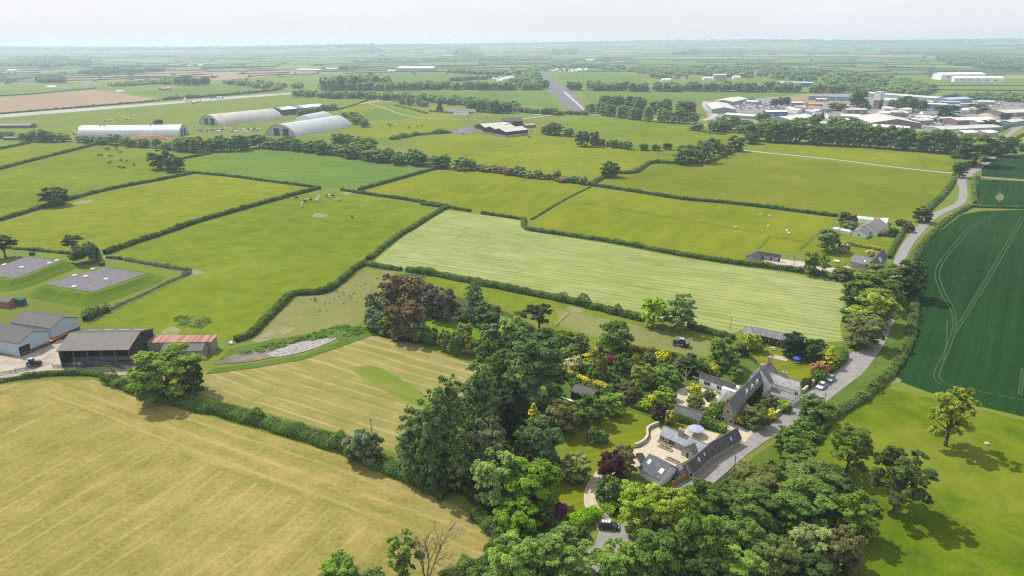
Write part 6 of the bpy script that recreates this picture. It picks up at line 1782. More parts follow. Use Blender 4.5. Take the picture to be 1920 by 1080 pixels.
# ------------------------------------------------------------------ vehicles
TYRE = M('tyre', (.02, .02, .02), .2, 3)
RIM = M('wheel_rim', (.35, .35, .36), .1, 2, .4, .5)
def car(label, A, B, paint, length=4.3, kind='hatch', group=None, name='parked_car', cat='car', roofmat=None):
    """car standing between photo points A (tail) and B (nose)"""
    a, b = at(*A), at(*B)
    d = b - a
    c = (a + b) / 2
    root = thing(name, label, cat, (c.x, c.y, .012 + .0015 * LAYER[0]), math.atan2(d.y, d.x), group)
    k = length / 4.3
    hi = {'hatch': 1.48, 'van': 1.75, 'suv': 1.72}[kind]
    W = .88
    # body: side profile swept across three widths so that the flanks curve
    prof = [(-2.13, .42), (-2.15, .75), (-2.05, .96), (-1.4, 1.0), (1.0, .98), (1.75, .86), (2.1, .66), (2.14, .38), (1.9, .26), (-1.9, .26)]
    secs = [(-W, .93, .02), (-W * .96, 1.0, -.03), (0, 1.01, 0), (W * .96, 1.0, -.03), (W, .93, .02)]
    v, f = [], []
    n = len(prof)
    for y, sx, dz in secs:
        bul = 1 - .05 * abs(y / W) ** 4
        v += [(x * k * bul, y, z + (dz if z > .8 else 0)) for x, z in prof]
    for s in range(4):
        f += [(s * n + i, s * n + (i + 1) % n, (s + 1) * n + (i + 1) % n, (s + 1) * n + i) for i in range(n)]
    f += [list(range(n))[::-1], [4 * n + i for i in range(n)]]
    m = MB().add(v, f)
    m.build('body', paint, root)
    if kind == 'hatch':
        cp = [(-1.95, .97), (-1.55, 1.40), (-.9, hi), (.15, hi - .03), (1.05, .97)]
    else:
        cp = [(-2.02, .97), (-1.8, hi - .12), (-1.3, hi), (.25, hi - .04), (1.1, .97)]
    def cab(inset, z0, z1, grow=0):
        q = MB()
        n = len(cp)
        w0, w1 = W * .95 - inset, W * .74 - inset
        vv = []
        for sgn in (-1, 1):
            for x, z in cp:
                t = (z - .97) / (hi - .97)
                vv.append((x * k, sgn * (w0 + (w1 - w0) * t), z))
        q.add(vv, [list(range(n)), list(range(n, 2 * n))[::-1]] + [(i, n + i, n + (i + 1) % n, (i + 1) % n) for i in range(n)])
        return q
    cab(0, 0, 0).build('windows', GLASS, root)
    r = MB()
    x0, x1 = cp[1][0] * k * .93, cp[3][0] * k * 1.05
    r.add([(x0, -W * .70, hi - .04), (x1, -W * .70, hi - .05), (x1, W * .70, hi - .05), (x0, W * .70, hi - .04), (x0 * .9, -W * .6, hi + .03), (x1 * .8, -W * .6, hi + .02), (x1 * .8, W * .6, hi + .02), (x0 * .9, W * .6, hi + .03)],
          [(3, 2, 1, 0), (4, 5, 6, 7), (0, 1, 5, 4), (1, 2, 6, 5), (2, 3, 7, 6), (3, 0, 4, 7)]).build('roof', paint, root)
    if roofmat:
        for i in range(3):
            xx = -1.35 + i * .62
            MB().box(xx * k, (xx + .5) * k, -.45, .45, hi + .03, hi + .06).build('roof_panel', roofmat, root)
    for sx in (-1.32, 1.32):
        for sy in (-1, 1):
            wv = MB().wheel(sx * k, sy * (W - .06), .33, .33, .22).build('wheel', TYRE, root)
            MB().wheel(sx * k, sy * (W + .04), .33, .2, .04, 10).build('rim', RIM, wv)
    for sy in (-1, 1):
        MB().cbox(2.05 * k, sy * .62, .68, .14, .34, .14).build('headlight', SKYG, root)
        MB().cbox(-2.1 * k, sy * .68, .80, .12, .24, .18).build('tail_light', M('red_lens', (.3, .01, .01), .1, 1, .3), root)
        MB().cbox(.75 * k, sy * (W + .08), 1.02, .14, .18, .13).build('mirror', paint, root)
    return root
PW, PB, PG, PK, PS = (M('white_car_paint', (.72, .74, .78), .03, 1, .25), M('blue_car_paint', (.012, .03, .20), .05, 1, .22), M('grey_car_paint', (.10, .12, .14), .05, 1, .25), M('black_car_paint', (.015, .016, .018), .05, 1, .2), M('pale_blue_car_paint', (.28, .35, .48), .05, 1, .25))
car('white hatchback parked on the lane beside the cottage', (1545, 721.5), (1534, 733), PW)
car('pale blue car parked behind the white hatchback', (1562, 708), (1551.5, 719), PS)
car('dark grey car parked tight against the white gable', (1518, 744), (1504, 757), PG)
car('deep blue car on the gravel before the stone gable', (1346, 785), (1371, 794), PB, 4.4)
car('black people carrier with light roof panels at the drive gate', (1124, 990), (1157, 992), PK, 4.6, 'suv', roofmat=SKYG)
car('dark car standing beside the white garage', (1199, 859), (1207, 872), PK, 4.3)
def tractor(label, A, B, paint, s=1.0, loader=True):
    a, b = at(*A), at(*B)
    d = b - a
    c = (a + b) / 2
    root = thing('tractor', label, 'tractor', (c.x, c.y, .012 + .0015 * LAYER[0]), math.atan2(d.y, d.x))
    root.scale = (s, s, s)
    MB().extr([(-.4, .9), (-.4, 1.55), (-.3, 1.72), (.3, 1.72), (.4, 1.55), (.4, .9)], .25, 2.25).box(-1.3, 2.1, -.3, .3, .55, .95).build('bonnet', paint, root)
    MB().add([(-1.2, -.7, 1.0), (.3, -.7, 1.0), (.3, .7, 1.0), (-1.2, .7, 1.0), (-1.1, -.62, 2.55), (.15, -.62, 2.55), (.15, .62, 2.55), (-1.1, .62, 2.55)],
             [(3, 2, 1, 0), (4, 5, 6, 7), (0, 1, 5, 4), (1, 2, 6, 5), (2, 3, 7, 6), (3, 0, 4, 7)]).build('cab', GLASS, root)
    MB().box(-1.25, .25, -.74, .74, 2.55, 2.72).build('cab_roof', PS if paint is not PB else FRAMEW, root)
    for x, r_, w, y in ((-.85, .86, .5, .88), (1.65, .58, .36, .8)):
        for sy in (-1, 1):
            wv = MB().wheel(x, sy * y, r_, r_, w, 18).build('wheel', TYRE, root)
            MB().wheel(x, sy * (y + w / 2), r_, r_ * .5, .06, 12).build('rim', RIM, wv)
    for sy in (-1, 1):
        MB().extr([(sy * .62, 1.55), (sy * 1.14, 1.5), (sy * 1.14, 1.8), (sy * .62, 1.85)][::sy], -1.5, -.2).build('mudguard', paint, root)
    if loader:
        for sy in (-.55, .55):
            MB().tube([(.4, sy, 1.3), (1.6, sy, 1.9), (3.1, sy, .55)], .09, 5).build('loader_arm', M('red_arm', (.12, .04, .04)), root)
        for sy in (-.6, -.2, .2, .6):
            MB().tube([(3.1, sy, .5), (4.2, sy, .35)], .04, 4).build('fork_tine', RIM, root)
    else:
        MB().box(-2.9, -1.4, -1.1, 1.1, .4, .6).box(-3.0, -2.8, -1.3, 1.3, .25, 1.5).build('rear_implement', M('dark_steel', (.04, .04, .045)), root)
    return root
tractor('blue black tractor with a fork loader in the farmyard', (50, 687), (78, 686), M('navy_paint', (.02, .03, .07), .1, 1, .35))
tractor('dark blue tractor parked on the long paddock', (1285, 650.5), (1264, 647), M('navy_paint', (.02, .03, .07)), 1.05, False)
tr = thing('flatbed_trailer', 'long orange flatbed trailer between the barns', 'trailer', at(104, 639), 0)
d_ = at(126, 626) - at(82, 647); tr.rotation_euler = (0, 0, math.atan2(d_.y, d_.x))
OR_ = M('orange_paint', (.52, .13, .035), .25, 1, .5)
MB().box(-5, 5, -1.3, 1.3, 1.0, 1.2).box(-5.1, -4.9, -1.3, 1.3, 1.2, 2.1).build('deck', OR_, tr)
MB().tube([(5, 0, 1.0), (6.6, 0, .6)], .12, 5).build('drawbar', OR_, tr)
for x in (-2.6, -1.4):
    for sy in (-1.05, 1.05):
        MB().wheel(x, sy, .48, .48, .3).build('wheel', TYRE, tr)
# lorries and caravans on the old runway
def lorry(label, A, B, L, colr, cabm):
    a, b = at(*A), at(*B); d = b - a; c = (a + b) / 2
    r = thing('lorry', label, 'lorry', (c.x, c.y, .2), math.atan2(d.y, d.x))
    MB().box(-L / 2, L / 2 - 2.6, -1.25, 1.25, 1.0, 4.0).build('box_body', colr, r)
    MB().extr([(-1.2, .6), (1.2, .6), (1.2, 2.6), (1.0, 3.2), (-1.0, 3.2), (-1.2, 2.6)], L / 2 - 2.3, L / 2).build('cab', cabm, r)
    MB().box(L / 2 + .0, L / 2 + .05, -1.0, 1.0, 1.9, 2.8).build('windscreen', GLASS, r)
    for x in (-L / 2 + 1.2, -L / 2 + 2.5, L / 2 - 1.2):
        for sy in (-1.1, 1.1):
            MB().wheel(x, sy, .5, .5, .3, 10).build('wheel', TYRE, r)
lorry('white box lorry on the old runway', (342, 187), (353, 189.5), 14, FRAMEW, FRAMEW)
lorry('blue sided lorry farther along the old runway', (394, 185), (409, 184), 16, STEELB, FRAMEW)
lorry('white lorry beside the blue sided one', (408, 185.5), (418, 185), 11, FRAMEW, STEELB)
# small far vehicles: one of each kind, then copies
def small_car(col, name='distant_car'):
    m = MB()
    m.extr([(-.85, .25), (.85, .25), (.88, .7), (.8, .95), (-.8, .95), (-.88, .7)], -2.1, 2.1)
    m.add([(-1.7, -.78, .95), (1.0, -.78, .95), (1.0, .78, .95), (-1.7, .78, .95), (-1.2, -.6, 1.45), (.3, -.6, 1.45), (.3, .6, 1.45), (-1.2, .6, 1.45)], [(4, 5, 6, 7), (0, 1, 5, 4), (1, 2, 6, 5), (2, 3, 7, 6), (3, 0, 4, 7)])
    for x in (-1.3, 1.3):
        for y in (-.8, .8):
            m.wheel(x, y, .32, .32, .2, 8)
    me = m.mesh(name)
    me.materials.append(col)
    return me
SM = [small_car(M('far_car_%s' % n, c, .05, 1, .3)) for n, c in (('white', (.75, .75, .75)), ('grey', (.3, .32, .34)), ('blue', (.05, .09, .25)), ('red', (.35, .04, .03)), ('black', (.03, .03, .03)), ('silver', (.5, .52, .55)))]
def scatter(px, n, label, group, z=.5, names='distant_car', weights=None, cat='car', meshes=None, jz=True):
    for x, y in spots_in(px, n):
        o = link(names, rnd.choice(meshes or SM))
        o.location = (x, y, .2)
        o.rotation_euler = (0, 0, rnd.choice([.3, .3, 1.9, 1.87, rnd.uniform(0, 6)]))
        tag(o, label, cat, group)
scatter([(1372, 196), (1400, 192), (1475, 198), (1472, 206), (1440, 206), (1385, 205)], 85, 'car stored in the packed rows beside the grey green shed', 'cars stored in the west of the estate')
scatter([(1830, 195), (1860, 192), (1925, 196), (1925, 201), (1850, 203), (1800, 203)], 60, 'car in the scrap yard beside the green shed', 'cars in the scrap yard')
scatter([(1735, 224), (1790, 226), (1790, 234), (1745, 236), (1712, 232)], 32, 'car parked in the yards around the navy fronted shop', 'cars around the navy fronted shop')
scatter([(1560, 190), (1600, 192), (1600, 198), (1580, 200)], 14, 'car parked beside the orange roofed unit', 'cars beside the orange roofed unit')
scatter([(370, 243), (480, 240), (500, 246), (440, 249), (365, 247)], 34, 'vehicle parked between the hangars behind the tree belt', 'vehicles between the hangars', names='distant_vehicle', cat='vehicle')
scatter([(140, 243), (155, 244), (152, 254), (138, 254)], 14, 'vehicle parked at the west end of the silver hangar', 'vehicles west of the silver hangar', names='distant_vehicle', cat='vehicle')
scatter([(195, 226), (245, 223), (246, 225), (196, 228)], 14, 'vehicle in the dark row on the airfield grass', 'vehicles on the airfield grass', names='distant_vehicle', cat='vehicle')
for (x, y), l in zip([(513, 165), (538, 166.5), (567, 168), (1186, 221.5), (1218, 223.5)], ['white car on the airfield road, first', 'white car on the airfield road, middle', 'white car on the airfield road, last', 'white car on the main road by the poplar wood', 'grey car on the main road by the poplar wood']):
    o = link('distant_car', SM[0 if 'white' in l else 1]); o.location = at(x, y) + Vector((0, 0, .2)); o.rotation_euler = (0, 0, 3.0); o.scale = (1.2, 1.2, 1.3); tag(o, l, 'car')
cv = MB().extr([(-1.6, .4), (1.6, .4), (1.6, 2.8), (0, 3.3), (-1.6, 2.8)], -5, 5).mesh('static_caravan'); cv.materials.append(WW)
def caravans(px, n, label, group):
    for x, y in spots_in(px, n):
        o = link('static_caravan', cv); o.location = (x, y, .3); o.rotation_euler = (0, 0, rnd.choice([.4, 1.9]) + rnd.uniform(-.1, .1)); o.scale = (1.3, 1.6, 1.5); tag(o, label, 'caravan', group)
caravans([(922, 150), (930, 147), (975, 146), (975, 150), (935, 154)], 34, 'white caravan in the park beside the clipped plantation', 'caravans beside the plantation')
caravans([(1028, 134), (1040, 131), (1100, 129), (1104, 133), (1060, 136)], 34, 'white caravan in the far park beyond the runway end', 'caravans beyond the runway end')

# ------------------------------------------------------------------ animals
def skin_body(name, chains, root_i=0):
    """continuous animal body: joints with radii joined by a skin modifier"""
    V, Ed, Rr = [], [], []
    key = {}
    for ch in chains:
        prev = None
        for p, r in ch:
            q = tuple(round(c, 3) for c in p)
            if q not in key:
                key[q] = len(V); V.append(p); Rr.append(r)
            i = key[q]
            if prev is not None: Ed.append((prev, i))
            prev = i
    me = bpy.data.meshes.new('skel')
    me.from_pydata(V, Ed, [])
    ob = bpy.data.objects.new('skel', me)
    C.objects.link(ob)
    ob.modifiers.new('s', 'SKIN')
    for i, sv in enumerate(me.skin_vertices[0].data):
        sv.radius = Rr[i] if isinstance(Rr[i], tuple) else (Rr[i], Rr[i])
        sv.use_root = (i == root_i)
    ob.modifiers.new('d', 'SUBSURF').levels = 1
    dg = bpy.context.evaluated_depsgraph_get()
    out = bpy.data.meshes.new_from_object(ob.evaluated_get(dg))
    out.name = name
    bpy.data.objects.remove(ob)
    return out
def cow_mesh(graze):
    hd = [((.95, 0, 1.25), .26), ((1.3, 0, 1.35 if not graze else .95), .17), ((1.55, 0, 1.5 if not graze else .45), .16), ((1.85, 0, 1.35 if not graze else .15), .09)]
    ch = [[((-.85, 0, 1.15), .32), ((-.3, 0, 1.08), .42), ((.4, 0, 1.08), .42)] + hd]
    for x, sy, up in ((-.85, -.2, 1.15), (-.85, .2, 1.15), (.4, -.2, 1.08), (.4, .2, 1.08)):
        b = -.12 if x < 0 else .22
        ch.append([((x, 0, up), .32 if x < 0 else .42), ((x + b * .6, sy * 1.1, .72), .13), ((x + b - (.08 if x < 0 else 0), sy * 1.1, .40), .075), ((x + b, sy * 1.1, .03), .07)])
    ch.append([((-.85, 0, 1.15), .32), ((-1.2, 0, 1.15), .06), ((-1.3, 0, .6), .035)])
    for sy in (-1, 1):
        ch.append([hd[2], ((1.48, sy * .28, 1.58 if not graze else .62), .05)])
    return skin_body('cow', ch)
CB, CW, CT = M('black_hide', (.02, .018, .016), .3, 2), M('pale_hide', (.55, .50, .42), .2, 2), M('brown_hide', (.14, .06, .03), .3, 2)
COWS = {}
for nm, mt in (('b', CB), ('w', CW), ('t', CT)):
    for g_ in (0, 1):
        me = cow_mesh(g_) if nm == 'b' else COWS['b', g_].copy()
        me.materials.clear(); me.materials.append(mt)
        COWS[nm, g_] = me
def cows(pts, where, group, sc_=1.15):
    words = {'b': 'black cow', 'w': 'pale cow', 't': 'brown cow'}
    cnt = {}
    for (x, y, k) in sorted(pts):
        cnt[k] = cnt.get(k, 0) + 1
        tot = sum(1 for q in pts if q[2] == k)
        o = link('cow', COWS[k, rnd.randint(0, 1)])
        o.location = at(x, y) + Vector((0, 0, .1)); o.rotation_euler = (0, 0, rnd.uniform(0, 6.28)); o.scale = (sc_,) * 3
        tag(o, ('%s %s from the left %s' % (ordinal(cnt[k]), words[k], where)) if tot > 1 else 'only %s %s' % (words[k], where), 'cow', group)
cows([(556, 373.5, 'b'), (566, 389, 'w'), (567, 384, 'w'), (573, 380, 'b'), (575, 377, 'w'), (583, 376.5, 'b'), (594, 379, 'w'), (596, 374, 'w'), (599, 371, 'w'), (595, 377, 'w'), (614, 370, 'b'), (617, 368.5, 'w'), (624, 370, 'b'), (619, 372, 'w'), (636, 376, 'w'), (660, 408.5, 'b')], 'in the large cattle pasture', 'cattle in the large pasture')
cows([(187, 293, 'b'), (192, 293, 'b'), (200, 282, 'b'), (203, 281, 'b'), (219, 278, 'b'), (220, 283, 'b'), (226, 288, 'b'), (207, 295, 'b'), (204, 307, 'b'), (208, 306, 'b'), (227, 303, 'b'), (238, 303.5, 'b'), (252, 311, 'b'), (225, 316, 'b'), (232, 317, 'b')], 'in the pasture below the silver hangar', 'black cattle below the silver hangar', 1.4)
cows([(729, 234, 'b'), (732, 238, 'b'), (743, 237, 'w'), (768, 241, 'b'), (782, 239, 'b'), (791, 238, 'b')], 'on the rough grass by the farm track', 'cattle by the farm track', 1.5)
cows([(869, 253, 'b'), (993, 259, 'b'), (997, 248, 't'), (913, 221, 't'), (920, 219, 'w')], 'around the dark farm sheds', 'cattle around the farm sheds', 1.4)
cows([(351, 193, 'b'), (358, 192, 'b'), (362, 196, 'b'), (368, 194, 'b'), (372, 192, 'b'), (376, 190, 'b'), (634, 186, 'b'), (642, 186, 'b'), (650, 185.5, 'b'), (656, 185, 'b'), (668, 184.5, 'b'), (674, 184.5, 'b')], 'on the airfield grass', 'cattle on the airfield grass', 1.7)
cows([(591, 564, 'b')], 'on the bare paddock', 'animal on the bare paddock', .8)
sh_ = skin_body('sheep', [[((-.4, 0, .6), .26), ((0, 0, .6), .31), ((.4, 0, .6), .25), ((.62, 0, .72), .13), ((.82, 0, .66), .09)]] + [[((x, 0, .6), .26 if x < 0 else .25), ((x, s_, .3), .06), ((x, s_, .02), .045)] for x in (-.4, .4) for s_ in (-.13, .13)])
sh_.materials.append(M('fleece', (.72, .68, .58), .1, 3))
for (x, y), l in zip([(1425, 404.5), (1442, 406.5), (1440, 426), (1475, 434.5), (1479, 439.5), (1379, 428)], ['first sheep on the upper buttercup paddock', 'second sheep on the upper buttercup paddock', 'lone sheep in the middle of the buttercup paddock', 'larger of two sheep near the paddock gate', 'smaller of two sheep near the paddock gate', 'sheep farthest west in the buttercup paddock']):
    o = link('sheep', sh_); o.location = at(x, y) + Vector((0, 0, .2)); o.rotation_euler = (0, 0, rnd.uniform(0, 6)); o.scale = (1.3,) * 3; tag(o, l, 'sheep', 'sheep in the buttercup paddock')

# ------------------------------------------------------------------ fences, poles, garden things
WOOD = M('weathered_wood', (.17, .14, .11), .3, 2)
def fence(px, label, h=1.2, step=3.0, rails=(.45, .8, 1.1), mat=WOOD, rail_r=.05, board=False, name='fence', post_r=.08):
    P = [at(*p) for p in px]
    root = thing(name, label, 'fence', P[0])
    L0 = P[0]
    n = 0
    for a, b in zip(P, P[1:]):
        k = max(1, round((b - a).length / step))
        for i in range(k + (b is P[-1])):
            q = a.lerp(b, i / k) - L0
            MB().tube([(q.x, q.y, 0), (q.x, q.y, h + .1)], post_r, 5).build('post', mat, root)
        for rz in (() if board else rails):
            MB().tube([tuple(a - L0 + Vector((0, 0, rz))), tuple(b - L0 + Vector((0, 0, rz)))], rail_r, 4).build('rail', mat, root)
        if board:
            d = (b - a).normalized(); q = Vector((-d.y, d.x, 0)) * .04
            A, B = a - L0, b - L0
            MB().prism([(A + q).xy, (B + q).xy, (B - q).xy, (A - q).xy][::-1], .05, h).build('board_panel', mat, root)
    return root
fence([(100, 690), (172, 689), (212, 688), (231, 693)], 'dark timber rail fence in front of the open barn', 1.5, 3.2, mat=M('dark_timber', (.07, .06, .055), .3, 2), rail_r=.1)
fence([(-30, 706), (0, 704), (30, 699), (71, 690)], 'dark timber rail fence beside the farmyard tractor', 1.5, 3.2, mat=M('dark_timber', (.07, .06, .055)), rail_r=.1)
fence([(1260, 914), (1280, 903), (1301, 890)], 'orange brown board fence beside the white garage', 1.7, 2.4, mat=M('new_board', (.34, .19, .09), .25, 2), board=True)
fence([(1562, 431.5), (1620, 438), (1650, 443), (1685, 447)], 'dark board fence below the bungalow', 1.7, 3, mat=M('dark_timber', (.07, .06, .055)), board=True)
fence([(1497, 470), (1515, 455), (1534, 440), (1541, 431)], 'grey rail fence between paddock and lawn', 1.3, 4, rail_r=.06)
fence([(1441, 445), (1470, 450), (1505, 455)], 'grey rail fence across the paddock', 1.2, 4, rail_r=.05)
fence([(1420, 468), (1432, 456), (1441, 445)], 'short rail fence above the paddock stable', 1.2, 4, rail_r=.05)
fence([(1100, 384), (1180, 397), (1280, 413), (1380, 431), (1430, 441)], 'long wire fence through the buttercup paddock', 1.0, 7, rails=(.6, .95), rail_r=.05)
fence([(798, 516), (796, 522), (790, 530)], 'short fence at the end of the long paddock', 1.2, 3)
fence([(1040, 612), (1052, 600), (1066, 588)], 'pale rail fence across the long paddock', 1.2, 3, mat=M('pale_timber', (.42, .36, .30), .2))
fence([(1381, 660), (1402, 668), (1418, 683)], 'dark board fence on the sunny lawn', 1.4, 3, mat=M('dark_timber', (.07, .06, .055)), board=True)
fence([(207, 586), (268, 557), (322, 532), (359, 513)], 'wire mesh fence along the reservoir ground', 1.8, 4, rails=(.2, .6, 1.0, 1.4, 1.8), mat=M('galv_post', (.30, .31, .31), .1), rail_r=.035)
fence([(359, 511), (300, 501), (234, 489)], 'wire mesh fence on the upper side of the reservoir ground', 1.8, 4, rails=(.2, .6, 1.0, 1.4, 1.8), mat=M('galv_post', (.30, .31, .31)), rail_r=.035)
g_ = fence([(1132, 970), (1146, 967)], 'bluish metal gate across the drive', 1.2, 4, rails=(.2, .45, .7, .95, 1.15), mat=M('gate_blue', (.30, .36, .48)), name='gate'); g_['category'] = 'gate'
def wall(px, label, h=1.0, w=.5, mat=STONE, cap=None):
    P = smooth([at(*p) for p in px], 3)
    root = thing('stone_wall', label, 'wall', P[0])
    b, c_ = MB(), MB()
    for m_, ww, z0, z1 in ((b, w, 0, h), (c_, w + .1, h, h + .1)):
        k = len(m_.v)
        for i, p in enumerate(P):
            d = P[min(i + 1, len(P) - 1)] - P[max(i - 1, 0)]; d.z = 0; d.normalize()
            q = Vector((-d.y, d.x, 0)) * ww / 2
            r = p - P[0]
            m_.v += [tuple((r + q).xy) + (z0,), tuple((r + q).xy) + (z1,), tuple((r - q).xy) + (z1,), tuple((r - q).xy) + (z0,)]
        for i in range(len(P) - 1):
            for j in range(4):
                m_.f.append([k + 4 * i + j, k + 4 * i + (j + 1) % 4, k + 4 * i + 4 + (j + 1) % 4, k + 4 * i + 4 + j])
        m_.f += [[k, k + 1, k + 2, k + 3], [k + 4 * len(P) - 4 + j for j in (3, 2, 1, 0)]]
    b.build('wall_body', mat, root); c_.build('coping', M('coping_stone', (.42, .38, .32), .2, 1), root)
wall([(1190, 839), (1199, 836), (1209, 829), (1214, 820), (1213, 810), (1220, 803), (1235, 797)], 'curved stone garden wall between lawn and courtyard', 1.1)
wall([(1400, 798), (1410, 804), (1424, 806), (1437, 794), (1460, 776), (1487, 757)], 'stone wall along the farmhouse front garden', 1.3)
wall([(1504, 738), (1520, 724), (1533, 712)], 'stone wall beside the parked white hatchback', 1.3)
wall([(1325, 750), (1332, 746), (1341, 739)], 'low stone wall in the gravel garden', .9)
for (x, y), l in (((1247, 842), 'long stone planter in the courtyard'), ((1246, 833), 'stone bench planter by the cottage door'), ((1262, 866), 'stone planter beside the white garage')):
    p = at(x, y); pl = thing('planter', l, 'planter', p, -.75)
    MB().box(-2, 2, -.5, .5, 0, .5).build('trough', STONE, pl)
    pos = np.stack([NR.uniform(-1.8, 1.8, 160), NR.uniform(-.4, .4, 160), NR.uniform(.5, .9, 160)], axis=1)
    me = quads_mesh('flowers', leaf_quads(pos, NR.normal(0, 1, (160, 3)) + [0, 0, 1], np.full(160, .12), NR), NR.random(160)); me.materials.append(LEAF)
    link('flowers', me, None, pl).color = (.14, .12, .04, 1)
def pole(x, yb, yt, label, arm=True, r=.14, mat=WOOD):
    p = at(x, yb); h = height_at(p, x, yt)
    root = thing('telegraph_pole', label, 'pole', p)
    MB().tube([(0, 0, 0), (0, 0, h)], [r, r * .75], 8).build('post', mat, root)
    if arm:
        MB().box(-.7, .7, -.05, .05, h - .5, h - .38).build('crossarm', mat, root)
        for q in (-.55, .55):
            MB().tube([(q, 0, h - .38), (q, 0, h - .2)], .05, 6).build('insulator', FRAMEW, root)
pole(1375, 893, 853, 'wooden pole on the verge opposite the road barns')
pole(1578, 672, 645, 'dark leaning pole behind the golden conifer')
pole(1545, 757, 735, 'wooden pole beside the dark grey car', False)
pole(697, 812, 784, 'wooden pole in the hay field hedge')
pole(1369, 619, 594, 'thin pole at the corner of the mown field', False, .12)
pole(1657, 500, 476, 'pole in front of the slate house gable', False, .12)
pole(1488, 498, 479, 'pole beside the pale yard', False, .12)
pole(1562, 426, 410, 'lamp pole at the bungalow greenhouse', True, .12)
pole(156, 596, 584, 'thin pole behind the pale blue barns', False, .12)
def parasol(x, y, label, col, r=1.7, h=2.3):
    p = at(x, y); root = thing('parasol', label, 'parasol', p)
    n = 8
    v = [(r * math.cos(6.283 * i / n), r * math.sin(6.283 * i / n), h - .55) for i in range(n)] + [(0, 0, h)] + [(r * math.cos(6.283 * i / n), r * math.sin(6.283 * i / n), h - .75) for i in range(n)]
    MB().add(v, [(i, (i + 1) % n, n) for i in range(n)] + [(i, n + 1 + i, n + 1 + (i + 1) % n, (i + 1) % n) for i in range(n)]).build('canopy', col, root)
    MB().tube([(0, 0, 0), (0, 0, h)], .04, 6).build('pole', FRAMEW, root)
    MB().tube([(0, 0, 0), (0, 0, .12)], .35, 10).build('base', TYRE, root)
parasol(1493, 680, 'bright blue parasol over garden seats on the sunny lawn', M('blue_canvas', (.015, .10, .55), .25, 1), 1.4, 2.3)
parasol(1304, 816, 'grey blue parasol on the gravel terrace', M('grey_canvas', (.28, .31, .40), .1, 1), 2.2, 2.6)
def table(x, y, label, mat, r=1.0, legs=4, square=False, name='garden_table'):
    p = at(x, y); root = thing(name, label, 'table', p + Vector((0, 0, .16)))
    if square: MB().cbox(0, 0, .72, 1.7, .9, .08).build('table_top', mat, root)
    else: MB().tube([(0, 0, .68), (0, 0, .75)], r, 12).build('table_top', mat, root)
    for sx in (-.5, .5):
        for sy in (-.35, .35):
            MB().cbox(sx, sy, .34, .08, .08, .68).build('leg', mat, root)
    for s_ in (-1, 1):
        MB().cbox(0, s_ * (1.0 if square else 1.35), .42, 1.6, .3, .06).build('bench_seat', mat, root)
table(1568, 492, 'round white garden table and seats on the lawn by the slate house', FRAMEW, 1.4)
table(1448, 656, 'pale picnic table in front of the garden stable', M('pale_timber', (.42, .36, .30)), 1, square=True)
table(1494, 683, 'dark table under the bright blue parasol', WOOD, .8)
o = MB().box(-2.2, 2.2, -1.6, 1.6, 0, .3).box(-2.0, 2.0, -1.4, 1.4, .3, .34).build('sandpit', M('sandpit_boards', (.38, .31, .24), .2)); o.location = at(1464, 673); o.rotation_euler = (0, 0, -.5); tag(o, 'pale square sandpit on the sunny lawn', 'sandpit')
tk = thing('oil_tank', 'dark green oil tank behind the board fence', 'tank', at(1269, 902))
MB().tube([(0, 0, 0), (0, 0, .1), (0, 0, 1.4), (0, 0, 1.6)], [1.0, 1.05, 1.05, .7], 14).build('tank_body', M('tank_green', (.012, .05, .035), .1, 1, .4), tk); MB().tube([(0, 0, 1.6), (0, 0, 1.72)], .22, 8).build('cap', TYRE, tk)
for i, (x, y) in enumerate([(142, 687.5), (150, 687)]):
    b_ = thing('water_tank', ['pale caged water tank at the barn fence, left', 'pale caged water tank at the barn fence, right'][i], 'tank', at(x, y) + Vector((0, 0, .18)))
    MB().box(-.55, .55, -.5, .5, .15, 1.15).build('tank_body', M('tank_plastic', (.55, .57, .58), .1), b_)
    MB().box(-.6, .6, -.6, .6, 0, .14).build('pallet', WOOD, b_)
o = MB().tube([(0, 0, 0), (0, 0, .05), (0, 0, .9), (0, 0, .95)], [.28, .31, .31, .27], 12).build('blue_barrel', M('blue_plastic', (.02, .07, .32), .1, 1, .4)); o.location = at(157, 690.5) + Vector((0, 0, .18)); o.scale = (1.5,) * 3; tag(o, 'blue plastic barrel at the barn fence', 'barrel')
def rock(x, y, r, label, mat=None, nm='boulder', cat='boulder', flat=.6):
    bm = bmesh.new(); bmesh.ops.create_icosphere(bm, subdivisions=2, radius=r)
    for v in bm.verts:
        v.co *= rnd.uniform(.8, 1.15); v.co.z *= flat
    me = bpy.data.meshes.new(nm); bm.to_mesh(me); bm.free()
    o = link(nm, me, mat or M('field_stone', (.40, .37, .33), .25, 2)); o.location = at(x, y) + Vector((0, 0, r * .25 + .05)); tag(o, l_ if False else label, cat)
rock(1850, 833, .7, 'large pale boulder in the lush meadow by the shadow'); rock(1827, 867, .45, 'small pale boulder in the lush meadow')
rock(1575, 885, .8, 'pale stone at the foot of the branch oak'); rock(1632, 988, .6, 'pale stump stone at the wood edge')
for i, (x, y) in enumerate([(592, 401), (600, 402), (607, 402.5), (597, 404)]):
    rock(x, y, .8, ['westernmost pale stone of the heap in the cattle pasture', 'middle pale stone of the heap in the cattle pasture', 'easternmost pale stone of the heap in the cattle pasture', 'front pale stone of the heap in the cattle pasture'][i], flat=.4)
rock(433, 645, 1.0, 'pale bale at the end of the curving hedge', M('pale_wrap', (.6, .58, .55), .1), 'wrapped_bale', 'bale', .8)
LOG = M('cut_log', (.42, .30, .14), .3, 2)
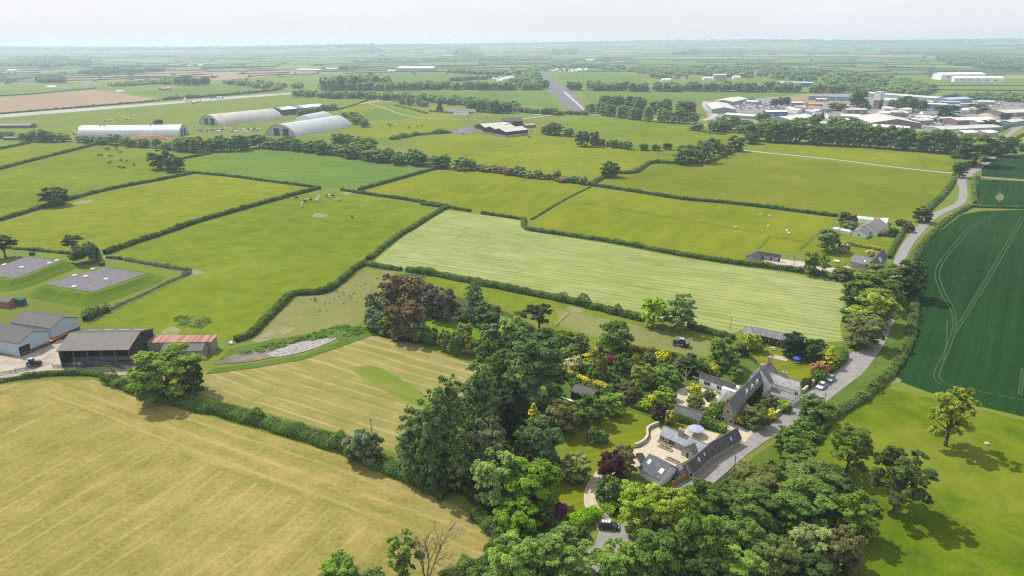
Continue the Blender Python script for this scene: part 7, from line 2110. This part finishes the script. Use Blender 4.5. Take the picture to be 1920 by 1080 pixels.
for i, (x, y, w) in enumerate([(243, 718, 3.2), (250, 713, 2.6), (264, 721, 3.6), (222, 711, 1.6)]):
    lm = MB()
    for k in range(5):
        a_ = rnd.uniform(-.4, .4)
        lm.tube([(-w / 2, (k - 2) * .4, .3 + .25 * (k % 2)), (w / 2, (k - 2) * .4 + a_, .3 + .25 * (k % 2))], .22, 7)
    o = lm.build('log_pile', LOG if i < 2 else M('dark_log', (.20, .14, .11), .3, 2)); o.location = at(x, y) + Vector((0, 0, .2)); o.rotation_euler = (0, 0, .4)
    tag(o, ['yellow cut logs beside the stony track', 'second heap of yellow logs beside the stony track', 'dark logs under the big farmyard tree', 'small dark log heap on the bramble bank'][i], 'log pile')
dt = thing('dead_tree', 'bare grey dead tree in the gravel garden', 'tree', at(1284, 724))
MB().tube([(0, 0, 0), (.1, 0, 2.5), (0, .1, 5)], [.22, .17, .1], 7).tube([(.08, 0, 3.2), (1.2, .3, 4.8), (1.6, .3, 6.0)], [.09, .06, .03], 5).tube([(.05, .05, 3.8), (-1.1, -.3, 5.2), (-1.8, -.3, 5.8)], [.09, .06, .03], 5).tube([(0, .1, 4.8), (.3, .4, 6.6)], [.08, .03], 5).build('trunk', M('grey_deadwood', (.45, .40, .35), .2, 2), dt)
br = MB()
rg = np.random.default_rng(5)
def branch(p, d, r, lv):
    q = p + d
    br.tube([tuple(p), tuple(p + d * .5 + Vector(rg.normal(0, .12, 3)) * d.length * .3), tuple(q)], [r, r * .8, r * .6], 5)
    if lv:
        for _ in range(3 if lv > 1 else 4):
            nd = (d.normalized() + Vector(rg.normal(0, .45, 3)) + Vector((0, 0, .15))).normalized() * d.length * rg.uniform(.55, .85)
            branch(q if rg.random() < .7 else p + d * .6, nd, r * .6, lv - 1)
for dx in (-.25, .2, .6):
    branch(Vector((0, 0, 0)), Vector((dx * 3, dx, 4.2)), .2, 4)
bt = thing('bare_tree', 'leafless twiggy tree next to the half bare ash', 'tree', at(800, 1088))
br.build('trunk', M('grey_brown_twig', (.16, .13, .10), .3, 2), bt)
bl = MB().tube([(0, 0, 4.6), (2.2, -.4, 5.6), (4.8, -.6, 5.2), (7.5, -.7, 5.4)], [.22, .16, .11, .04], 6).tube([(4.8, -.6, 5.2), (6.5, .2, 6.2)], [.08, .03], 5)
for o_ in bpy.data.objects:
    if o_.get('label', '').startswith('parkland oak with a dead'):
        k_ = bl.mesh('dead_limb'); k_.materials.append(M('grey_deadwood', (.45, .40, .35)))
        q_ = link('dead_limb', k_, None, o_); q_.scale = (1 / o_.scale.x, 1 / o_.scale.y, 1 / o_.scale.z); q_.rotation_euler = (0, 0, -o_.rotation_euler.z)

# ------------------------------------------------------------------ air: pale haze round everything
def haze():
    b = MB().box(-15500, 15500, -900, 15000, -1.5, 128)
    o = b.build('haze', None)
    m = bpy.data.materials.new('haze')
    m.use_nodes = True
    N, L = m.node_tree.nodes, m.node_tree.links
    N.clear()
    v = N.new('ShaderNodeVolumePrincipled')
    v.inputs['Color'].default_value = (.66, .81, 1.0, 1)
    v.inputs['Density'].default_value = 0.00013
    v.inputs['Anisotropy'].default_value = .25
    out = N.new('ShaderNodeOutputMaterial')
    L.new(v.outputs[0], out.inputs['Volume'])
    o.data.materials.append(m)
    tag(o, 'pale summer haze over the whole plain', 'haze', kind='stuff')
haze()
